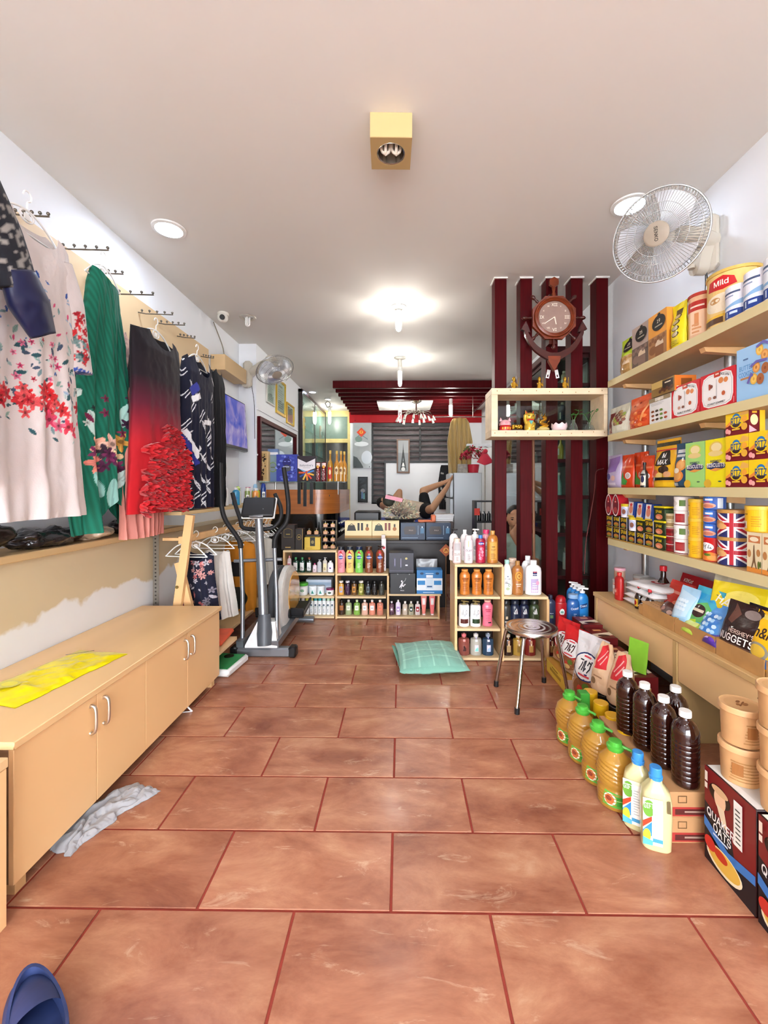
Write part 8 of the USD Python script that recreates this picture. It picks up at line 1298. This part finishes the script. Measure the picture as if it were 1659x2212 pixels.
# cartons with dark bottles, vinegar bottles
PRC = lambda: [('R', .08, .06, .95, .42, 'a83a34'), ('R', .15, .12, .9, .34, '5a2a26'), ('R', .3, .2, .7, .27, 'a88a7a'), ('L', [(.2, .6), (.2, .85), (.33, .85), (.33, .6), (.2, .6)], .015, '7a5a3a')]
for k in range(2): carton('brown shipping carton with red panel, %s of two under the dark bottles' % ('lower', 'upper')[k], (1.085, 1.815, .0935 * k), .23, .52, .093, 'b98a5c', PRC(), 0, left=[('R', .1, .2, .3, .8, '8a6238'), ('R', .8, .3, .95, .7, '8a6238')], top=[('R', .0, .495, 1, .505, '9a7048')], b=.002, rough=.75)
SYR = M('2a0f0a', .08, coat=.9, var=.1, name='dark_syrup'); t = thing('syrup_bottle', '', 'bottle', (0, 0, 0), 0, 'dark bottles with white caps'); pr = [(.036, 0), (.041, .006)]
for k in range(9): pr += [(.041, .012 + .0165 * k), (.041, .022 + .0165 * k), (.0394, .0255 + .0165 * k)]
pr += [(.041, .165), (.04, .18), (.032, .2), (.019, .212), (.0155, .216), (.0155, .23)]
obj('body', mv(lathe(pr, 28), s=1.14), SYR, t, 50); obj('cap', mv(lathe([(.021, 0), (.021, .02), (.0195, .022)], 20), (0, 0, .222 * 1.14)), M('efeeea', .35, name='white_plastic'), t)
for k, ((x, y), lab) in enumerate((((1.075, 1.605), 'nearest dark bottle with white cap on the brown cartons'), ((1.062, 1.715), 'second dark bottle with white cap on the brown cartons'), ((1.052, 1.83), 'third dark bottle with white cap on the brown cartons'), ((1.165, 1.80), 'dark bottle with white cap in the rear row, nearer the counter'), ((1.04, 1.945), 'farthest dark bottle with white cap on the brown cartons'))):
    if k == 0: t.SetCustomDataByKey('label', lab); t.GetAttribute('xformOp:translate').Set((x, y, .187))
    else: dup(t, (x, y, .187), .3 * k, lab)
VIN = M('cdc592', .2, coat=.4, var=.03, name='milky_bottle')
def vin(lab, p, rz):
    t = thing('cleaner_bottle', lab, 'bottle', p, rz); sec = lambda w, d: np.array([(w * math.copysign(abs(math.cos(a)) ** .6, math.cos(a)), d * math.copysign(abs(math.sin(a)) ** .6, math.sin(a))) for a in np.linspace(0, 2 * PI, 32, False)])
    L = [(.042, .03, 0), (.048, .035, .008), (.05, .036, .1), (.05, .036, .17), (.044, .034, .205), (.026, .026, .228), (.02, .02, .236), (.019, .019, .25)]; V = np.vstack([np.c_[sec(a, b), np.full(32, z)] for a, b, z in L]); i = np.arange(32); j = (i + 1) % 32; f = []
    for k in range(len(L) - 1): f += [np.stack([k * 32 + i, k * 32 + j, k * 32 + 32 + j], 1), np.stack([k * 32 + i, k * 32 + 32 + j, k * 32 + 32 + i], 1)]
    V = np.vstack([V, [[0, 0, 0]]]); f.append(np.stack([np.full(32, len(V) - 1), j, i], 1)); obj('body', (V, np.vstack(f)), VIN, t, 50)
    obj('cap', mv(lathe([(.022, 0), (.023, .012), (.02, .014), (.02, .04), (.018, .043)], 20), (0, 0, .245)), M('3a8ad0', .3, name='blue_cap'), t)
    obj('grip_hole', hull([(.028, -.0385, .15), (.040, -.0385, .15), (.028, -.0385, .19), (.038, -.0385, .195), (.03, -.037, .15), (.038, -.037, .19)]), M('6a5a3a', .4), t)
    put_print(t, [('R', 0, 0, 1, 1, 'e8e6c8'), ('E', .3, .78, .3, .18, '6aa03a'), ('T', 'GIFT', .3, .84, .11, {'w': .5}, 'f4f2e0'), ('P', [(0, .3), (.45, .5), (.45, .2), (0, .05)], '3a8ac8'), ('P', [(0, .5), (.45, .62), (.45, .52), (0, .36)], 'd8442a'), ('E', .2, .2, .2, .14, 'f0d83a'), ('R', .5, .02, 1, .92, 'f2f0e8'), ('R', .5, .08, 1, .16, '4a9ac8'), ('P', [(.0, 0), (.5, .0), (.5, .1), (0, .16)], '5ab0d8')] + lines(.58, .95, .25, .85, 10, 'b8b8b4', .3), .062, .165, flat(-.0372, .025, -.016), 'printed_label'); return t
vin('milky yellow cleaner bottle with blue cap, front one of two on the floor', (.928, 1.545, 0), -.35); vin('milky yellow cleaner bottle with blue cap, rear one of two on the floor', (.912, 1.632, 0), -.6)
# big oat cartons with paper tubs on top
OAT = [('R', 0, 0, 1, 1, '7a1c1e'), ('P', [(0, 0), (0, .62), (.55, .5), (.62, .3), (1, .3), (1, 0)], '1c1a20'), ('E', .32, .80, .22, .10, '2a1a14'), ('E', .33, .77, .12, .11, 'e8c09a'), ('E', .33, .85, .17, .04, 'd8b084'), ('P', [(.26, .7), (.42, .7), (.5, .5), (.36, .56)], 'e6d2b0'), ('T', 'QUAKER', .34, .53, .085, {'w': .56, 'r': -3}, 'f4f2ee'), ('T', 'OATS', .38, .43, .085, {'w': .36, 'r': -3}, 'f4f2ee'), ('P', [(0, .36), (0, .46), (.5, .32), (1, .38), (1, .29), (.5, .23)], '3a78c0'), ('R', .2, .35, .5, .37, 'c8d8ec'), ('E', .42, .15, .36, .12, 'efe2c0'), ('E', .42, .16, .32, .10, 'e0b44a'), ('E', .36, .2, .14, .05, 'c03a24'), ('E', .14, .22, .12, .07, 'c8342a'), ('R', .62, .48, .78, .92, 'eeece4')] + [('R', .66, .52 + .045 * k, .75, .535 + .045 * k, '4a4a44') for k in range(8)] + [('R', .04, .86, .1, .96, 'e8d8c8'), ('R', .04, .78, .1, .84, 'e8d8c8')]
TOPW = [('R', .02, .02, .98, .98, 'e8e6e0'), ('R', .1, .1, .5, .5, 'd8d6d0')]
o = carton('dark red oat carton with a printed bowl, left of two at the right border', (1.225, 1.395, 0), .3, .215, .325, '2a1416', None, 0, left=OAT, top=TOPW, group='oat cartons', b=.003)
dup(o, (1.22, 1.165, 0), -.03, 'dark red and black oat carton with a printed bowl, right one cut by the border')
PT = M('c89a68', .5, var=.12, scale=10, name='kraft_paper')
def tub():
    t = thing('paper_tub', 'lower paper tub of the left stack on the oat carton', 'tub', (0, 0, 0), 0, 'paper tubs'); P = [(.053, 0), (.0575, .112), (.0575, .115)]
    obj('body', lathe(P, 36), PT, t); obj('lid', lathe([(.059, .104), (.0625, .106), (.0625, .122), (.06, .125), (.056, .122), (.002, .122)], 36), M('d8aa78', .4, var=.06, name='tub_lid'), t)
    put_print(t, lines(.05, .95, .1, .85, 7, 'a87a48', .35) + [('R', .1, .3, .3, .7, 'a06a3a')], .15, .095, around(P, .005), size=.015); put_print(t, [('E', .5, .5, .42, .42, 'd2a472'), ('E', .4, .55, .08, .05, '9a6a3a'), ('E', .6, .6, .1, .05, '8a5a34'), ('E', .55, .4, .12, .06, 'a87444'), ('R', .3, .46, .7, .5, '8a5a34')], .112, .112, topF(.1222, -.056), 'printed_lid'); return t
o = tub(); k0 = [((1.142, 1.43), 0, 'lower paper tub of the left stack on the oat carton'), ((1.145, 1.432), 1, 'upper paper tub of the left stack on the oat carton'), ((1.155, 1.285), 0, 'lowest paper tub of the right stack at the picture border'), ((1.155, 1.285), 1, 'middle paper tub of the right stack at the picture border'), ((1.153, 1.287), 2, 'top paper tub of the right stack with a visible lid print')]
for k, ((x, y), n, lab) in enumerate(k0):
    p = (x, y, .3262 + .1255 * n)
    if k == 0: o.GetAttribute('xformOp:translate').Set(p)
    else: dup(o, p, .7 * k, lab)
# ================================================================ lamps
def downlight(p, label, c='dceaff', r=.085, group=None, s=LAMP):
    t = thing('downlight', label, 'ceiling light', p, 0, group)
    obj('trim_ring', lathe([(r, -.001), (r + .022, -.003), (r + .02, -.012), (r, -.015), (r - .004, -.004)], 32, cap=False), M('e9e9e6', .3, name='lamp_ring'), t)
    obj('diffuser', lathe([(r - .003, -.003), (r - .01, -.012), (.001, -.018)], 20), EM(c, s), t)
downlight(at(365, 493, z=CEIL), 'round glowing downlight in the ceiling above the hanging dresses', s=2.7 * LAMP)
downlight(at(1360, 441, z=CEIL), 'round glowing downlight in the ceiling behind the right wall fan')
downlight(at(675, 846, z=CEIL), 'glowing downlight near the left wall above the mirror', r=.06)
for k, (x, y) in enumerate(((-.75, -.35), (.75, -.35), (0, -1.8))): downlight((x, y, CEIL), 'round downlight in the ceiling over the shop front, out of the picture', 'eaf1ff', .1, 'front downlights', FRONT)
def cfl(z0, L=.13, r=.036, s=1):
    "a folded fluorescent tube hanging down from z0"
    return join([tube(smooth_path([(r * .55 * math.cos(a), r * .55 * math.sin(a), z0), (r * .55 * math.cos(a), r * .55 * math.sin(a), z0 - L * .8), (0, 0, z0 - L), (-r * .55 * math.cos(a), -r * .55 * math.sin(a), z0 - L * .8), (-r * .55 * math.cos(a), -r * .55 * math.sin(a), z0)], 3), .0085, 6) for a in (0, PI / 2)])
def pendant(px, py, label, drop=.03, L=.13, c='fbf6ec'):
    p = at(px, py, z=CEIL); t = thing('bulb_lamp', label, 'ceiling light', p)
    obj('ceiling_plate', lathe([(.075, -.001), (.078, -.006), (.06, -.014), (.03, -.03), (.028, -.03 - drop)], 24), M('d8d6ce', .35, name='lamp_ring'), t)
    b = obj('bulb', cfl(-.03 - drop - .06, L), EM(c, BULB), t, 60); obj('bulb_base', cyl(.027, -.095 - drop, -.03 - drop, 18, .004), WHITEP, t)
pendant(861, 663, 'bare glowing fluorescent bulb on the ceiling in the middle of the shop', .0, .14)
pendant(864, 773, 'glowing bulb hanging from the ceiling in front of the red canopy', .09, .2)
p = at(864, 858, y=8.1); t = thing('bulb_lamp', 'glowing bulb below the white panel in the canopy, left of the chandelier', 'ceiling light', (p[0], 8.1, CEIL - .136)); obj('ceiling_plate', lathe([(.06, -.001), (.06, -.01), (.025, -.03)], 20), M('d8d6ce', .35, name='lamp_ring'), t); obj('bulb_base', cyl(.03, -.12, -.03, 16), WHITEP, t); obj('bulb', cfl(-.12, .22, .045), EM('fbf6ec', BULB), t, 60)
p = at(712, 890, y=9.0); t = thing('bulb_lamp', 'glowing bulb at the rear left above the yellow framed glass', 'ceiling light', (p[0], 9.0, CEIL)); obj('ceiling_plate', lathe([(.06, -.001), (.06, -.01), (.025, -.03)], 20), M('d8d6ce', .35, name='lamp_ring'), t); obj('bulb_base', cyl(.03, -.12, -.03, 16), WHITEP, t); obj('bulb', cfl(-.12, .25, .045), EM('fbf6ec', BULB * .4), t, 60)
p = at(708, 860, y=8.2); t = thing('ceiling_hook', 'square metal bracket hanging from the ceiling at the rear left', 'bracket', (p[0], 8.2, CEIL)); obj('plate', cyl(.06, -.02, 0, 16), WHITEP, t); obj('loop', mv(tube([(.05, 0, -.07), (0, 0, -.02), (-.05, 0, -.07), (-.01, 0, -.15), (.04, 0, -.13)], .008, 6, True), (0, 0, -.02)), STEEL, t)
t = thing('ceiling_panel', 'flat square lamp on the ceiling of the room behind the yellow frame', 'ceiling light', (-.9, 11.6, CEIL)); obj('frame', bx(-.2, -.2, -.02, .2, .2, -.001), WHITEP, t); obj('diffuser', bx(-.18, -.18, -.026, .18, .18, -.021), EM('f4f2ea', 9.0), t)
# unlit: recessed bulb by the camera, square box lamp
p = at(535, 685, z=CEIL); t = thing('bulb_lamp', 'unlit recessed spiral bulb beside the security camera', 'ceiling light', p); obj('trim_ring', lathe([(.05, -.001), (.085, -.002), (.08, -.01), (.05, -.006)], 28, cap=False), M('cfcac0', .3, .6, name='lamp_ring'), t); obj('bulb', cfl(-.006, .085, .034), WHITEP, t, 60)
p0, p1 = at(798, 297, z=CEIL - .118), at(889, 297, z=CEIL - .118); t = thing('box_lamp', 'square cream box lamp on the ceiling with two unlit bulbs', 'ceiling light', ((p0[0] + p1[0]) / 2, p0[1] + .10, CEIL), .03)
BX = M('d3bb84', .55, var=.04, name='cream_paint'); W = (p1[0] - p0[0]) / 2; H = .118; ring = [(W * .70 * math.cos(a), W * .70 * math.sin(a)) for a in np.linspace(0, 2 * PI, 40, False)]
pl = trimesh.creation.extrude_polygon(Polygon([(-W, -W), (W, -W), (W, W), (-W, W)], [ring]), .004, engine='earcut'); obj('bottom_plate', (np.array(pl.vertices) + [0, 0, -H], np.array(pl.faces)), M('b89c6a', .5, var=.05, name='tan_paint'), t)
for k, a in enumerate((bx(-W, -W, -H + .004, W, -W + .004, -.0005), bx(-W, W - .004, -H + .004, W, W, -.0005), bx(-W, -W + .004, -H + .004, -W + .004, W - .004, -.0005), bx(W - .004, -W + .004, -H + .004, W, W - .004, -.0005))): obj('side_panel', a, BX, t)
rf = lathe([(W * .69, -H + .001), (W * .64, -H + .003), (W * .6, -H + .03), (W * .45, -.02), (.002, -.012)], 36, cap=False); obj('reflector', (rf[0], rf[1][:, ::-1]), M('c9c4bc', .18, .95, name='reflector'), t)
for s in (-1, 1): b = obj('bulb', mv(cfl(-.03, .082, .036), (s * .026, .0, 0)), M('e8e2d4', .3, name='white_tube'), t, 60); obj('bulb_socket', mv(cyl(.02, -.035, -.015, 16), (s * .026, 0, 0)), WHITEP, t)
# chandelier
c = at(899, 868, y=7.75); t = thing('chandelier', 'chrome chandelier with many small curved arms below the red canopy', 'chandelier', (c[0], 7.75, CEIL - .136)); CHR = M('d0ccc4', .12, 1, var=.02, name='chrome')
obj('canopy_plate', lathe([(.1, -.001), (.1, -.015), (.06, -.04), (.02, -.06)], 24), CHR, t); obj('stem', cyl(.015, -.26, -.05, 12), CHR, t); zb_ = c[2] - (CEIL - .136); SHD = M('f4f0e6', .2, coat=.5, name='glass_shade')
for k in range(14):
    a = 2 * PI * k / 14; R = .33 if k % 2 else .22; d = np.array([math.cos(a), math.sin(a), 0]); e = d * R + (0, 0, -.30 - .02 * (k % 2)); arm = obj('arm', tube(smooth_path([(0, 0, -.25), d * R * .35 + (0, 0, -.20), d * R * .8 + (0, 0, -.23), e], 5), .007, 8), CHR, t); obj('shade', tube([e + (0, 0, .015), e + d * .02 + (0, 0, -.03), e + d * .035 + (0, 0, -.07)], [.014, .02, .024], 12), SHD, arm)
p = at(974, 877, y=7.6); t = thing('bulb_lamp', 'glowing bulb right of the chandelier stem below the canopy', 'ceiling light', (p[0], 7.62, CEIL - .131)); obj('bulb_base', cyl(.03, -.12, 0, 16), WHITEP, t); obj('bulb', cfl(-.12, .2, .045), EM('fbf6ec', BULB), t, 60)
